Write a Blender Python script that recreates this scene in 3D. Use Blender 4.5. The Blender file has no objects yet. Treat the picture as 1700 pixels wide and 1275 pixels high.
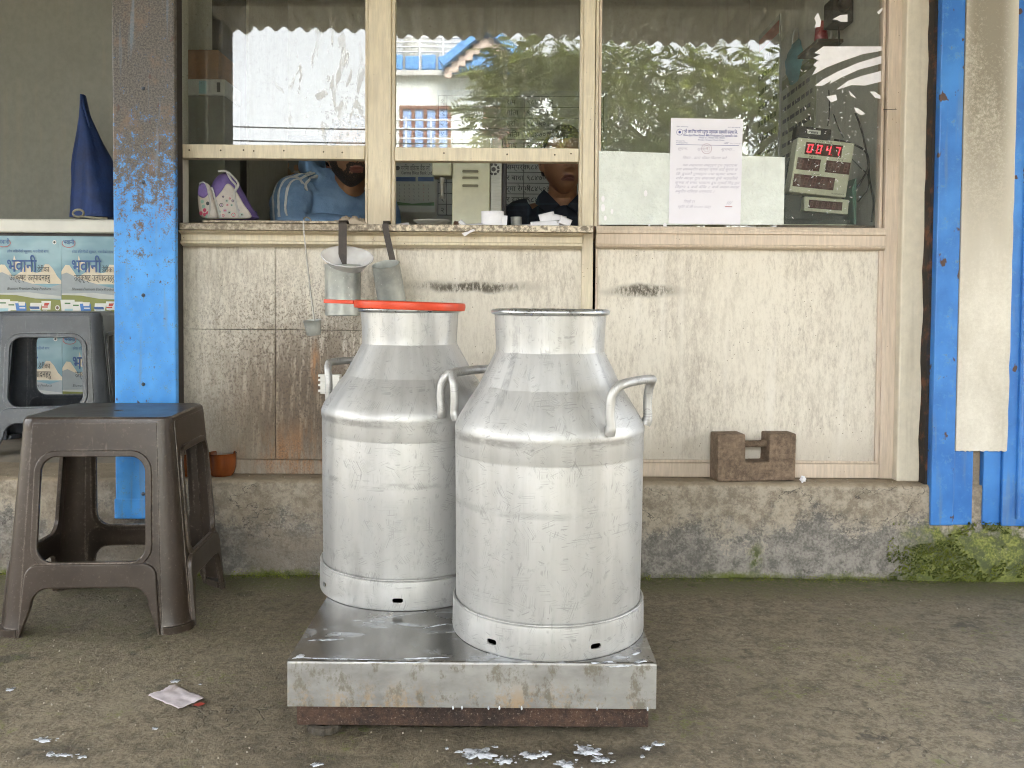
import bpy, bmesh, math, random
from mathutils import Vector, Matrix, noise as mn

R = math.radians
PI = math.pi
sc = bpy.context.scene
col = sc.collection
random.seed(7)

# ------------------------------------------------------------------ camera
F = 1450.0            # focal length in pixels of the 1700 wide photograph
CAMZ = 0.75
PITCH, ROLL, HOR = R(1.9), R(0.42), 500.0
YPP = HOR + F * math.tan(PITCH)
CM = Matrix.Rotation(R(90) - PITCH, 3, 'X') @ Matrix.Rotation(ROLL, 3, 'Z')
cam = bpy.data.cameras.new('camera')
cam.sensor_width = 36.0
cam.lens = 36.0 * F / 1700.0
cam.shift_y = (YPP - 637.5) / 1700.0
cam.clip_start = 0.02
cam.clip_end = 500.0
camo = bpy.data.objects.new('camera', cam)
col.objects.link(camo)
camo.matrix_world = Matrix.Translation((0, 0, CAMZ)) @ CM.to_4x4()
sc.camera = camo

# ------------------------------------------------------------------ sky, sun, exposure
SUN_EL, SUN_AZ = R(42), R(12)      # azimuth clockwise from +Y (the shop front faces -Y)
world = bpy.data.worlds.new('World')
sc.world = world
world.use_nodes = True
wt = world.node_tree
wt.nodes.clear()
sky = wt.nodes.new('ShaderNodeTexSky')
sky.sky_type = 'NISHITA'
sky.sun_disc = False
sky.sun_elevation = SUN_EL
sky.sun_rotation = SUN_AZ
sky.air_density = 1.0
sky.dust_density = 4.0
sky.ozone_density = 1.0
hs = wt.nodes.new('ShaderNodeHueSaturation')      # an even white cloud cover
hs.inputs['Saturation'].default_value = 0.12
bg = wt.nodes.new('ShaderNodeBackground')
bg.inputs['Strength'].default_value = 0.15
wo = wt.nodes.new('ShaderNodeOutputWorld')
wt.links.new(sky.outputs[0], hs.inputs['Color'])
wt.links.new(hs.outputs[0], bg.inputs[0])
wt.links.new(bg.outputs[0], wo.inputs[0])
sl = bpy.data.lights.new('sun', 'SUN')
sl.energy = 1.5
sl.angle = R(25)
sl.color = (1.0, 0.96, 0.9)
so = bpy.data.objects.new('sun', sl)
col.objects.link(so)
sd = Vector((math.sin(SUN_AZ) * math.cos(SUN_EL), math.cos(SUN_AZ) * math.cos(SUN_EL), math.sin(SUN_EL)))
so.rotation_euler = sd.to_track_quat('Z', 'Y').to_euler()
so.location = sd * 30

vs = sc.view_settings
vs.view_transform = 'Standard'
vs.look = 'None'
vs.gamma = 1.0
vs.use_curve_mapping = False
vs.exposure = 3.75
cy = sc.cycles
cy.max_bounces = 5
cy.diffuse_bounces = 3
cy.glossy_bounces = 3
cy.transmission_bounces = 4
cy.transparent_max_bounces = 12
cy.use_adaptive_sampling = True
cy.adaptive_threshold = 0.03
cy.filter_width = 1.05
cy.caustics_reflective = False
cy.caustics_refractive = False
cy.use_denoising = True
cy.sample_clamp_indirect = 8.0


def W(px, py, Y):
    """the point at depth Y that a pixel of the photograph looks at"""
    d = CM @ Vector(((px - 850.0) / F, -(py - YPP) / F, -1.0))
    t = Y / d.y
    return Vector((d.x * t, Y, CAMZ + d.z * t))


def WX(px, Y, py=500):
    return W(px, py, Y).x


def WZ(py, Y, px=850):
    return W(px, py, Y).z


# ------------------------------------------------------------------ node materials
class Mat:
    def __init__(s, name):
        s.m = bpy.data.materials.new(name)
        s.m.use_nodes = True
        s.t = s.m.node_tree
        s.n = s.t.nodes
        s.n.clear()
        s.tc = s.n.new('ShaderNodeTexCoord')
        s._sep = None

    def put(s, a, sock):
        if isinstance(a, bpy.types.NodeSocket):
            s.t.links.new(a, sock)
        elif isinstance(a, (tuple, list)):
            v = tuple(a)
            if len(v) == 3 and sock.type == 'RGBA':
                v = v + (1.0,)
            sock.default_value = v
        else:
            if sock.type == 'RGBA':
                sock.default_value = (a, a, a, 1)
            else:
                sock.default_value = a

    def vec(s, scale=(1, 1, 1), loc=(0, 0, 0), rot=(0, 0, 0)):
        m = s.n.new('ShaderNodeMapping')
        s.t.links.new(s.tc.outputs['Object'], m.inputs[0])
        m.inputs['Scale'].default_value = scale
        m.inputs['Location'].default_value = loc
        m.inputs['Rotation'].default_value = rot
        return m.outputs[0]

    def noise(s, scale=5, detail=4, rough=0.6, st=(1, 1, 1), loc=(0, 0, 0), dist=0.0, rot=(0, 0, 0)):
        n = s.n.new('ShaderNodeTexNoise')
        s.t.links.new(s.vec(st, loc, rot), n.inputs['Vector'])
        n.inputs['Scale'].default_value = scale
        n.inputs['Detail'].default_value = detail
        n.inputs['Roughness'].default_value = rough
        n.inputs['Distortion'].default_value = dist
        return n.outputs['Fac']

    def vor(s, scale=5, st=(1, 1, 1), feature='F1', rand=1.0, loc=(0, 0, 0)):
        n = s.n.new('ShaderNodeTexVoronoi')
        n.feature = feature
        s.t.links.new(s.vec(st, loc), n.inputs['Vector'])
        n.inputs['Scale'].default_value = scale
        n.inputs['Randomness'].default_value = rand
        return n.outputs['Distance']

    def rng(s, x, a, b, lo=0.0, hi=1.0):
        n = s.n.new('ShaderNodeMapRange')
        n.interpolation_type = 'SMOOTHSTEP'
        s.put(x, n.inputs[0])
        n.inputs[1].default_value = a
        n.inputs[2].default_value = b
        n.inputs[3].default_value = lo
        n.inputs[4].default_value = hi
        return n.outputs[0]

    def math(s, op, a, b=0.0, clamp=False):
        n = s.n.new('ShaderNodeMath')
        n.operation = op
        n.use_clamp = clamp
        s.put(a, n.inputs[0])
        s.put(b, n.inputs[1])
        return n.outputs[0]

    def mul(s, a, b):
        return s.math('MULTIPLY', a, b)

    def add(s, a, b, clamp=False):
        return s.math('ADD', a, b, clamp)

    def sub(s, a, b):
        return s.math('SUBTRACT', a, b)

    def mx(s, a, b):
        return s.math('MAXIMUM', a, b)

    def mix(s, f, a, b, mode='MIX'):
        n = s.n.new('ShaderNodeMix')
        n.data_type = 'RGBA'
        n.blend_type = mode
        n.clamp_factor = True
        s.put(f, n.inputs[0])
        s.put(a, n.inputs[6])
        s.put(b, n.inputs[7])
        return n.outputs[2]

    def xyz(s):
        if s._sep is None:
            n = s.n.new('ShaderNodeSeparateXYZ')
            s.t.links.new(s.tc.outputs['Object'], n.inputs[0])
            s._sep = n.outputs
        return s._sep

    def blob(s, cx, cz, rx, rz, soft=0.5, ax=(0, 2)):
        """1 inside an ellipse in object x,z fading to 0 outside"""
        o = s.xyz()
        u = s.math('DIVIDE', s.sub(o[ax[0]], cx), rx)
        v = s.math('DIVIDE', s.sub(o[ax[1]], cz), rz)
        d = s.math('SQRT', s.add(s.mul(u, u), s.mul(v, v)))
        return s.rng(d, 1.0 + soft, 1.0 - soft)

    def out(s, base, rough=0.6, metal=0.0, bump=None, bs=0.4, bd=0.004, **kw):
        p = s.n.new('ShaderNodeBsdfPrincipled')
        o = s.n.new('ShaderNodeOutputMaterial')
        s.put(base, p.inputs['Base Color'])
        s.put(rough, p.inputs['Roughness'])
        s.put(metal, p.inputs['Metallic'])
        for k, v in kw.items():
            s.put(v, p.inputs[k.replace('_', ' ')])
        if bump is not None:
            b = s.n.new('ShaderNodeBump')
            b.inputs['Strength'].default_value = bs
            b.inputs['Distance'].default_value = bd
            s.put(bump, b.inputs['Height'])
            s.t.links.new(b.outputs[0], p.inputs['Normal'])
        s.t.links.new(p.outputs[0], o.inputs[0])
        return s.m


def plain(name, c, rough=0.5, metal=0.0, var=0.12, scale=30, bs=0.15, bd=0.002, st=(1, 1, 1), dirt=None, **kw):
    """a coloured surface with blotches, fine relief and, if given, a dirt colour in patches"""
    m = Mat(name)
    n1 = m.noise(scale, 5, 0.65, st)
    n2 = m.noise(scale * 0.2, 3, 0.6, st, (3, 1, 7))
    dark = tuple(x * (1 - 2 * var) for x in c)
    lite = tuple(min(1, x * (1 + 1.2 * var)) for x in c)
    b = m.mix(m.rng(m.add(m.mul(n1, 0.6), m.mul(n2, 0.4)), 0.3, 0.7), dark, lite)
    if dirt:
        b = m.mix(m.mul(m.rng(n2, 0.5, 0.66), m.rng(n1, 0.4, 0.6)), b, dirt)
    rr = m.rng(n1, 0.25, 0.75, max(0.02, rough - 0.08), min(1, rough + 0.08))
    return m.out(b, rr, metal, n1, bs, bd, **kw)


# ------------------------------------------------------------------ mesh building
def crom(pts, k=6, closed=False):
    pts = [Vector(p) for p in pts]
    n = len(pts)
    out = []
    for i in range(n if closed else n - 1):
        if closed:
            a, b, c, d = pts[(i - 1) % n], pts[i], pts[(i + 1) % n], pts[(i + 2) % n]
        else:
            a, b, c, d = pts[max(i - 1, 0)], pts[i], pts[i + 1], pts[min(i + 2, n - 1)]
        for j in range(k):
            t = j / k
            out.append(0.5 * ((2 * b) + (c - a) * t + (2 * a - 5 * b + 4 * c - d) * t * t + (3 * b - a - 3 * c + d) * t ** 3))
    if not closed:
        out.append(pts[-1])
    return out


class B:
    def __init__(s):
        s.v, s.f, s.mi = [], [], []

    def add(s, vs_, fs, mi=0, M=None):
        o = len(s.v)
        for p in vs_:
            p = Vector(p)
            s.v.append(M @ p if M is not None else p)
        for f in fs:
            s.f.append([i + o for i in f])
            s.mi.append(mi)
        return s

    def poly(s, pts, mi=0):
        return s.add(pts, [list(range(len(pts)))], mi)

    def box(s, x0, x1, y0, y1, z0, z1, mi=0, M=None):
        v = [(x, y, z) for z in (z0, z1) for y in (y0, y1) for x in (x0, x1)]
        return s.add(v, [(0, 2, 3, 1), (4, 5, 7, 6), (0, 1, 5, 4), (2, 6, 7, 3), (0, 4, 6, 2), (1, 3, 7, 5)], mi, M)

    def lathe(s, prof, n=48, c=(0, 0, 0), mi=0, M=None, closed=False):
        """revolve (r, z) points round z; closed joins last point to first"""
        vs_, fs = [], []
        k = len(prof)
        for j in range(n):
            a = 2 * PI * j / n
            for r, z in prof:
                vs_.append((c[0] + r * math.cos(a), c[1] + r * math.sin(a), c[2] + z))
        for j in range(n):
            j2 = (j + 1) % n
            for i in range(k if closed else k - 1):
                i2 = (i + 1) % k
                fs.append((j * k + i, j2 * k + i, j2 * k + i2, j * k + i2))
        return s.add(vs_, fs, mi, M)

    def tube(s, path, r, n=10, mi=0, M=None, flat=None, cap=True):
        path = [Vector(p) for p in path]
        k = len(path)
        rr = r if isinstance(r, (list, tuple)) else [r] * k
        vs_, fs = [], []
        up = None
        for i, p in enumerate(path):
            d = (path[min(i + 1, k - 1)] - path[max(i - 1, 0)])
            if d.length < 1e-9:
                d = Vector((0, 0, 1))
            d.normalize()
            if up is None:
                up = Vector((0, 0, 1)) if abs(d.z) < 0.9 else Vector((0, 1, 0))
            e1 = d.cross(up)
            if e1.length < 1e-6:
                e1 = d.orthogonal()
            e1.normalize()
            e2 = e1.cross(d).normalized()
            up = e2
            for j in range(n):
                a = 2 * PI * j / n
                w1, w2 = (rr[i], rr[i]) if flat is None else (rr[i] * flat[0], rr[i] * flat[1])
                vs_.append(p + e1 * math.cos(a) * w1 + e2 * math.sin(a) * w2)
        for i in range(k - 1):
            for j in range(n):
                j2 = (j + 1) % n
                fs.append((i * n + j, i * n + j2, (i + 1) * n + j2, (i + 1) * n + j))
        if cap:
            fs.append(tuple(range(n - 1, -1, -1)))
            fs.append(tuple(range((k - 1) * n, k * n)))
        return s.add(vs_, fs, mi, M)

    def prism(s, pts, ext, mi=0, M=None):
        """closed outline pushed along a vector"""
        pts = [Vector(p) for p in pts]
        e = Vector(ext)
        n = len(pts)
        v = pts + [p + e for p in pts]
        fs = [tuple(range(n)), tuple(range(2 * n - 1, n - 1, -1))]
        fs += [(i, i + n, (i + 1) % n + n, (i + 1) % n) for i in range(n)]
        return s.add(v, fs, mi, M)

    def mesh(s, name):
        me = bpy.data.meshes.new(name)
        me.from_pydata([tuple(p) for p in s.v], [], s.f)
        me.polygons.foreach_set('material_index', s.mi)
        me.update()
        return me

    def build(s, name, mats, parent=None, smooth=None, bevel=0.0, fix=True, seg=2):
        me = s.mesh(name)
        if fix:
            bm = bmesh.new()
            bm.from_mesh(me)
            bmesh.ops.recalc_face_normals(bm, faces=bm.faces)
            bm.to_mesh(me)
            bm.free()
        return link(name, me, mats, parent, smooth, bevel, seg)


def link(name, me, mats, parent=None, smooth=None, bevel=0.0, seg=2):
    if not isinstance(mats, (list, tuple)):
        mats = [mats]
    for m in mats:
        me.materials.append(m)
    if smooth:
        me.polygons.foreach_set('use_smooth', [True] * len(me.polygons))
        me.set_sharp_from_angle(angle=R(smooth))
    o = bpy.data.objects.new(name, me)
    col.objects.link(o)
    if parent:
        o.parent = parent
    if bevel:
        b = o.modifiers.new('bevel', 'BEVEL')
        b.width = bevel
        b.segments = seg
        b.limit_method = 'ANGLE'
        b.angle_limit = R(40)
    return o


def tag(o, label, cat, group=None):
    o['label'] = label
    o['category'] = cat
    if group:
        o['group'] = group
    return o


def thing(name, label, cat, loc=(0, 0, 0), rotz=0.0, group=None):
    o = bpy.data.objects.new(name, None)
    col.objects.link(o)
    o.empty_display_size = 0.05
    o.location = loc
    o.rotation_euler = (0, 0, rotz)
    return tag(o, label, cat, group)


def struct(o):
    o['kind'] = 'structure'
    return o


def shape2d(loops, depth, bevel=0.0, res=2):
    """filled 2-D outline with holes, given thickness and rounded edges -> verts, faces in (u, v, w)"""
    cu = bpy.data.curves.new('outline', 'CURVE')
    cu.dimensions = '2D'
    cu.fill_mode = 'BOTH'
    cu.extrude = max(depth / 2 - bevel, 0.00001)
    cu.bevel_depth = bevel
    cu.bevel_resolution = res
    cu.offset = -bevel
    for lp in loops:
        sp = cu.splines.new('POLY')
        sp.points.add(len(lp) - 1)
        for p, q in zip(sp.points, lp):
            p.co = (q[0], q[1], 0, 1)
        sp.use_cyclic_u = True
    o = bpy.data.objects.new('outline', cu)
    col.objects.link(o)
    dg = bpy.context.evaluated_depsgraph_get()
    me = bpy.data.meshes.new_from_object(o.evaluated_get(dg))
    vs_ = [v.co.copy() for v in me.vertices]
    fs = [tuple(p.vertices) for p in me.polygons]
    bpy.data.objects.remove(o)
    bpy.data.curves.remove(cu)
    bpy.data.meshes.remove(me)
    return vs_, fs


def rrect(u0, u1, v0, v1, r, n=5, shear=0.0, top=None):
    """rounded rectangle; top = (u0, u1) at the upper edge for a tapered one"""
    def warp(u, v):
        if top is None:
            return (u, v)
        t = (v - v0) / (v1 - v0)
        c = (u - u0) / (u1 - u0)
        a = u0 + (top[0] - u0) * t
        b = u1 + (top[1] - u1) * t
        return (a + (b - a) * c, v)
    out = []
    for cx, cy_, a0 in ((u1 - r, v1 - r, 0), (u0 + r, v1 - r, 90), (u0 + r, v0 + r, 180), (u1 - r, v0 + r, 270)):
        for i in range(n + 1):
            a = R(a0 + 90 * i / n)
            out.append(warp(cx + r * math.cos(a), cy_ + r * math.sin(a)))
    return out


_tc = {}


def text_mesh(body, size, align='LEFT', shear=0.0, bold=0.0):
    key = (body, align, shear, bold)
    if key not in _tc:
        cu = bpy.data.curves.new('lettering', 'FONT')
        cu.body = body
        cu.size = 1.0
        cu.resolution_u = 2
        cu.align_x = align
        cu.shear = shear
        cu.offset = bold
        o = bpy.data.objects.new('lettering', cu)
        col.objects.link(o)
        dg = bpy.context.evaluated_depsgraph_get()
        me = bpy.data.meshes.new_from_object(o.evaluated_get(dg))
        _tc[key] = ([v.co.copy() for v in me.vertices], [tuple(p.vertices) for p in me.polygons])
        bpy.data.objects.remove(o)
        bpy.data.curves.remove(cu)
        bpy.data.meshes.remove(me)
    vs_, fs = _tc[key]
    return [v * size for v in vs_], fs


def frameM(o, u, v):
    """matrix from (u, v, w) to space: origin o, unit axes u and v, w = u x v"""
    u = Vector(u).normalized()
    v = Vector(v).normalized()
    w = u.cross(v)
    m = Matrix((u, v, w)).transposed().to_4x4()
    m.translation = Vector(o)
    return m


class Print(B):
    """flat print laid on a plane facing -Y: u = x, v = z; every layer 0.1 mm proud of the last"""
    def __init__(s, M):
        super().__init__()
        s.M = M

    def patch(s, pts, mi, layer):
        return s.add([(u, v, 0.0001 * layer) for u, v in pts], [list(range(len(pts)))], mi, s.M)

    def rect(s, u0, u1, v0, v1, mi, layer):
        return s.patch([(u0, v0), (u1, v0), (u1, v1), (u0, v1)], mi, layer)

    def disc(s, u, v, r, mi, layer, ry=None, n=16):
        ry = ry or r
        return s.patch([(u + r * math.cos(2 * PI * i / n), v + ry * math.sin(2 * PI * i / n)) for i in range(n)], mi, layer)

    def ring(s, u, v, r, t, mi, layer, ry=None, n=28, a0=0, a1=360):
        ry = ry or r
        for i in range(n):
            a, b = R(a0 + (a1 - a0) * i / n), R(a0 + (a1 - a0) * (i + 1) / n)
            s.patch([(u + (r) * math.cos(a), v + ry * math.sin(a)), (u + r * math.cos(b), v + ry * math.sin(b)),
                     (u + (r - t) * math.cos(b), v + (ry - t) * math.sin(b)), (u + (r - t) * math.cos(a), v + (ry - t) * math.sin(a))], mi, layer)
        return s

    def text(s, body, u, v, size, mi, layer, align='LEFT', shear=0.0, bold=0.0, width=None, rot=0.0):
        vs_, fs = text_mesh(body, size, align, shear, bold)
        k = 1.0
        if width:
            w = max(p.x for p in vs_) - min(p.x for p in vs_)
            k = width / w
        c_, s_ = math.cos(rot), math.sin(rot)
        return s.add([(u + p.x * k * c_ - p.y * s_, v + p.x * k * s_ + p.y * c_, 0.0001 * layer) for p in vs_], fs, mi, s.M)


def copy_tree(o, parent=None):
    c = o.copy()
    col.objects.link(c)
    c.parent = parent
    for ch in list(o.children):
        copy_tree(ch, c)
    return c

# ================================================================== materials of the setting
YP = 2.445      # front of the board panels
YF = 2.430      # front of the timber frame
YC = 2.375      # front of the counter ledge
YB = 2.355      # front of the concrete plinth
ZPL = WZ(800, YB)          # top of the plinth
ZPB = ZPL - 0.002


def mat_frame(name, c, dirt=0.5):
    m = Mat(name)
    g = m.noise(9, 6, 0.7, (14, 14, 1.2))
    b = m.noise(3.2, 4, 0.6)
    f = m.noise(160, 3, 0.6)
    base = m.mix(m.rng(g, 0.3, 0.7), tuple(x * 0.82 for x in c), tuple(min(1, x * 1.08) for x in c))
    base = m.mix(m.mul(m.rng(b, 0.45, 0.75), dirt), base, (0.30, 0.235, 0.15))
    sp = m.rng(m.vor(75, (1, 1, 1)), 0.12, 0.05)
    base = m.mix(m.mul(sp, m.rng(m.noise(7, 2), 0.5, 0.62)), base, (0.10, 0.07, 0.05))
    return m.out(base, m.rng(g, 0.3, 0.7, 0.42, 0.62), 0, m.add(m.mul(g, 0.6), m.mul(f, 0.3)), 0.35, 0.002)


def mat_panel():
    m = Mat('weathered_board')
    o = m.xyz()
    g = m.noise(30, 6, 0.75, (2.2, 1, 0.50))
    g2 = m.noise(120, 5, 0.8, (1.5, 1, 0.55), (4, 0, 2))
    b = m.noise(2.4, 5, 0.65, (1.4, 1, 0.7))
    fine = m.noise(240, 3, 0.6)
    k = m.add(m.mul(g, 0.38), m.add(m.mul(g2, 0.37), m.mul(b, 0.25)))
    base = m.mix(m.rng(k, 0.37, 0.57), (0.43, 0.385, 0.32), (0.69, 0.645, 0.555))
    base = m.mix(m.mul(m.rng(g2, 0.40, 0.30), 0.3), base, (0.30, 0.25, 0.20))
    # pale runs and rubbed patches
    base = m.mix(m.mul(m.rng(m.noise(13, 3, 0.5, (2.2, 1, 0.12)), 0.56, 0.70), 0.45), base, (0.74, 0.705, 0.635))
    base = m.mix(m.mul(m.rng(m.noise(3, 4, 0.6, (1, 1, 0.8), (7, 0, 5)), 0.52, 0.66), 0.45), base, (0.70, 0.655, 0.56))
    # brown grime splashed up behind the ladles: a wash, drips, then spatter
    wash = m.mul(m.blob(WX(500, YP), WZ(690, YP), 0.26, 0.20, 0.75), m.rng(b, 0.22, 0.46))
    base = m.mix(m.mul(wash, 0.92), base, (0.215, 0.160, 0.105))
    core = m.blob(WX(530, YP), WZ(665, YP), 0.21, 0.21, 0.8)
    drip = m.mul(core, m.rng(m.noise(40, 5, 0.7, (1.8, 1, 0.22), (3, 0, 1)), 0.36, 0.52))
    base = m.mix(m.mul(drip, 0.88), base, (0.105, 0.075, 0.048))
    spat = m.mul(m.mx(core, m.mul(m.blob(WX(500, YP), WZ(600, YP), 0.28, 0.22, 0.8), 0.9)), m.rng(m.noise(190, 4, 0.75, (1, 1, 0.75)), 0.51, 0.58))
    base = m.mix(m.mul(spat, 0.85), base, (0.075, 0.052, 0.035))
    # rust low down by the can
    rz = m.mul(m.blob(WX(505, YP), WZ(765, YP), 0.15, 0.075, 0.8), m.rng(m.noise(26, 5, 0.7, (1.5, 1, 0.3)), 0.40, 0.60))
    base = m.mix(m.mul(rz, 0.8), base, (0.34, 0.155, 0.05))
    base = m.mix(m.mul(m.mul(rz, m.rng(fine, 0.45, 0.6)), 0.7), base, (0.06, 0.04, 0.03))
    rz2 = m.mul(m.blob(WX(523, YP), WZ(610, YP), 0.010, 0.055, 0.8), m.rng(g, 0.35, 0.55))
    base = m.mix(m.mul(rz2, 0.7), base, (0.40, 0.19, 0.07))
    # two soot coloured rub marks left by other cans, ragged
    wob = m.mul(m.sub(m.noise(16, 4, 0.6), 0.5), 0.03)
    for px0, px1, py, hh in ((676, 880, 476, 0.014), (730, 850, 477, 0.011), (1008, 1128, 484, 0.016), (1030, 1100, 482, 0.016)):
        c = W((px0 + px1) / 2, py, YP)
        u = m.math('DIVIDE', m.sub(o[0], c.x), WX(px1, YP) - c.x)
        v = m.math('DIVIDE', m.sub(m.add(o[2], wob), c.z), hh)
        e = m.rng(m.math('SQRT', m.add(m.mul(u, u), m.mul(v, v))), 1.5, 0.35)
        e = m.mul(e, m.rng(m.add(m.mul(g2, 0.55), m.mul(g, 0.45)), 0.40, 0.56))
        base = m.mix(m.mul(e, 0.92), base, (0.085, 0.072, 0.05))
    # damp grey foot
    ft = m.mul(m.rng(o[2], ZPL + 0.16, ZPL, 0, 1), m.rng(k, 0.44, 0.56))
    base = m.mix(m.mul(ft, 0.6), base, (0.24, 0.20, 0.155))
    sp = m.mul(m.rng(m.vor(60), 0.12, 0.05), m.rng(m.noise(5, 2), 0.48, 0.58))
    base = m.mix(m.mul(sp, 0.8), base, (0.09, 0.065, 0.045))
    return m.out(base, 0.6, 0, m.add(k, m.mul(fine, 0.2)), 0.6, 0.004)


def mat_blue(name, rust_z=None):
    m = Mat(name)
    o = m.xyz()
    a = m.noise(42, 8, 0.75)
    b = m.noise(6, 4, 0.65, (1, 1, 0.7))
    c = m.noise(210, 4, 0.7)
    blue = m.mix(m.rng(b, 0.3, 0.7), (0.032, 0.215, 0.60), (0.075, 0.34, 0.78)) if rust_z is not None else m.mix(m.rng(b, 0.3, 0.7), (0.022, 0.135, 0.44), (0.05, 0.23, 0.62))
    blue = m.mix(m.mul(m.rng(a, 0.52, 0.66), 0.35), blue, (0.13, 0.36, 0.62))
    if rust_z is not None:
        lim = m.rng(m.add(o[2], m.mul(m.sub(b, 0.5), 0.55)), rust_z - 0.66, rust_z + 0.22, 0.0, 0.29)
        wear = m.rng(m.add(m.add(m.mul(a, 0.65), m.mul(c, 0.35)), lim), 0.61, 0.70)
        rust = m.mix(m.rng(c, 0.35, 0.65), (0.035, 0.031, 0.027), (0.13, 0.112, 0.092))
        rust = m.mix(m.rng(m.noise(9, 4), 0.52, 0.68), rust, (0.16, 0.10, 0.06))
        fleck = m.mul(m.rng(m.add(m.mul(a, 0.5), m.mul(c, 0.5)), 0.545, 0.60), m.rng(o[2], 0.2, 1.0, 0.45, 0.9))
        blue = m.mix(fleck, blue, (0.10, 0.16, 0.21))
        base = m.mix(wear, blue, rust)
    else:
        wear = m.mul(m.rng(a, 0.60, 0.70), 0.8)
        base = m.mix(wear, blue, (0.13, 0.17, 0.22))
    chip = m.mul(m.rng(m.noise(34, 3, 0.5, (1, 1, 0.6), (7, 2, 1)), 0.66, 0.70), 1.0)
    base = m.mix(chip, base, (0.07, 0.035, 0.025))
    st = m.mul(m.rng(m.noise(15, 3, 0.5, (3, 1, 0.2), (1, 5, 1)), 0.58, 0.7), 0.4)
    base = m.mix(st, base, (0.15, 0.22, 0.30))
    return m.out(base, m.rng(a, 0.35, 0.7, 0.32, 0.6), 0, m.add(a, m.mul(c, 0.4)), 0.3, 0.002)


def mat_plinth():
    m = Mat('stained_concrete')
    o = m.xyz()
    a = m.noise(5.5, 8, 0.68)
    b = m.noise(30, 7, 0.7)
    c = m.noise(150, 4, 0.65)
    tan = m.mix(m.rng(m.add(m.mul(b, 0.7), m.mul(c, 0.3)), 0.40, 0.60), (0.21, 0.178, 0.135), (0.385, 0.335, 0.262))
    grey = m.mix(m.rng(m.add(m.mul(a, 0.3), m.add(m.mul(b, 0.4), m.mul(c, 0.3))), 0.42, 0.58), (0.125, 0.116, 0.102), (0.29, 0.268, 0.235))
    # plaster skin gone in the lower part, ragged edge
    lim = m.add(o[2], m.add(m.mul(m.sub(a, 0.5), 0.42), m.mul(m.sub(b, 0.5), 0.16)))
    base = m.mix(m.rng(lim, 0.125, 0.180), grey, tan)
    edge = m.rng(m.math('ABSOLUTE', m.sub(lim, 0.137)), 0.014, 0.002)
    base = m.mix(m.mul(m.mul(edge, m.rng(c, 0.4, 0.6)), 0.4), base, (0.48, 0.41, 0.31))
    # brown wash under the left bay
    br = m.mul(m.rng(o[0], -0.15, -0.6), m.rng(a, 0.38, 0.6))
    base = m.mix(m.mul(br, 0.6), base, (0.17, 0.135, 0.095))
    # cracks
    cr = m.rng(m.math('ABSOLUTE', m.sub(m.noise(3.5, 6, 0.6, (1, 1, 1.8), (3, 3, 3)), 0.5)), 0.006, 0.001)
    base = m.mix(m.mul(m.mul(cr, m.rng(m.noise(4, 2), 0.48, 0.6)), 0.8), base, (0.07, 0.06, 0.05))
    # moss: at the right end, one tuft mid-way, and along the foot
    mr = m.rng(m.add(o[0], m.mul(m.sub(a, 0.5), 0.25)), WX(1490, YB), WX(1535, YB))
    mr = m.mul(mr, m.rng(m.add(o[2], m.mul(m.sub(b, 0.5), 0.2)), 0.165, 0.125))
    mc = m.mul(m.blob(WX(1262, YB), WZ(925, YB), 0.018, 0.04, 0.6), m.rng(b, 0.42, 0.55))
    mf = m.rng(m.add(o[2], m.mul(m.sub(b, 0.5), 0.06)), 0.022, 0.004)
    moss_c = m.mix(m.rng(c, 0.3, 0.7), (0.07, 0.095, 0.012), (0.27, 0.29, 0.06))
    moss_d = m.mix(m.rng(b, 0.42, 0.58), moss_c, (0.05, 0.07, 0.012))
    base = m.mix(m.mul(m.mx(m.mul(mr, m.rng(a, 0.30, 0.5)), mc), 0.9), base, moss_d)
    base = m.mix(m.mul(mf, m.rng(a, 0.4, 0.6)), base, (0.13, 0.15, 0.03))
    sp = m.rng(m.vor(95), 0.10, 0.04)
    base = m.mix(m.mul(sp, m.rng(m.noise(6, 2, 0.5, (1, 1, 1), (2, 8, 1)), 0.5, 0.62)), base, (0.5, 0.47, 0.40))
    # dust on the top
    top = m.rng(o[2], ZPL - 0.012, ZPL - 0.002)
    base = m.mix(m.mul(top, 0.7), base, m.mix(b, (0.21, 0.16, 0.10), (0.33, 0.265, 0.18)))
    h = m.add(m.mul(a, 0.5), m.add(m.mul(b, 0.5), m.mul(c, 0.12)))
    return m.out(base, 0.85, 0, h, 0.75, 0.012)


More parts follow.
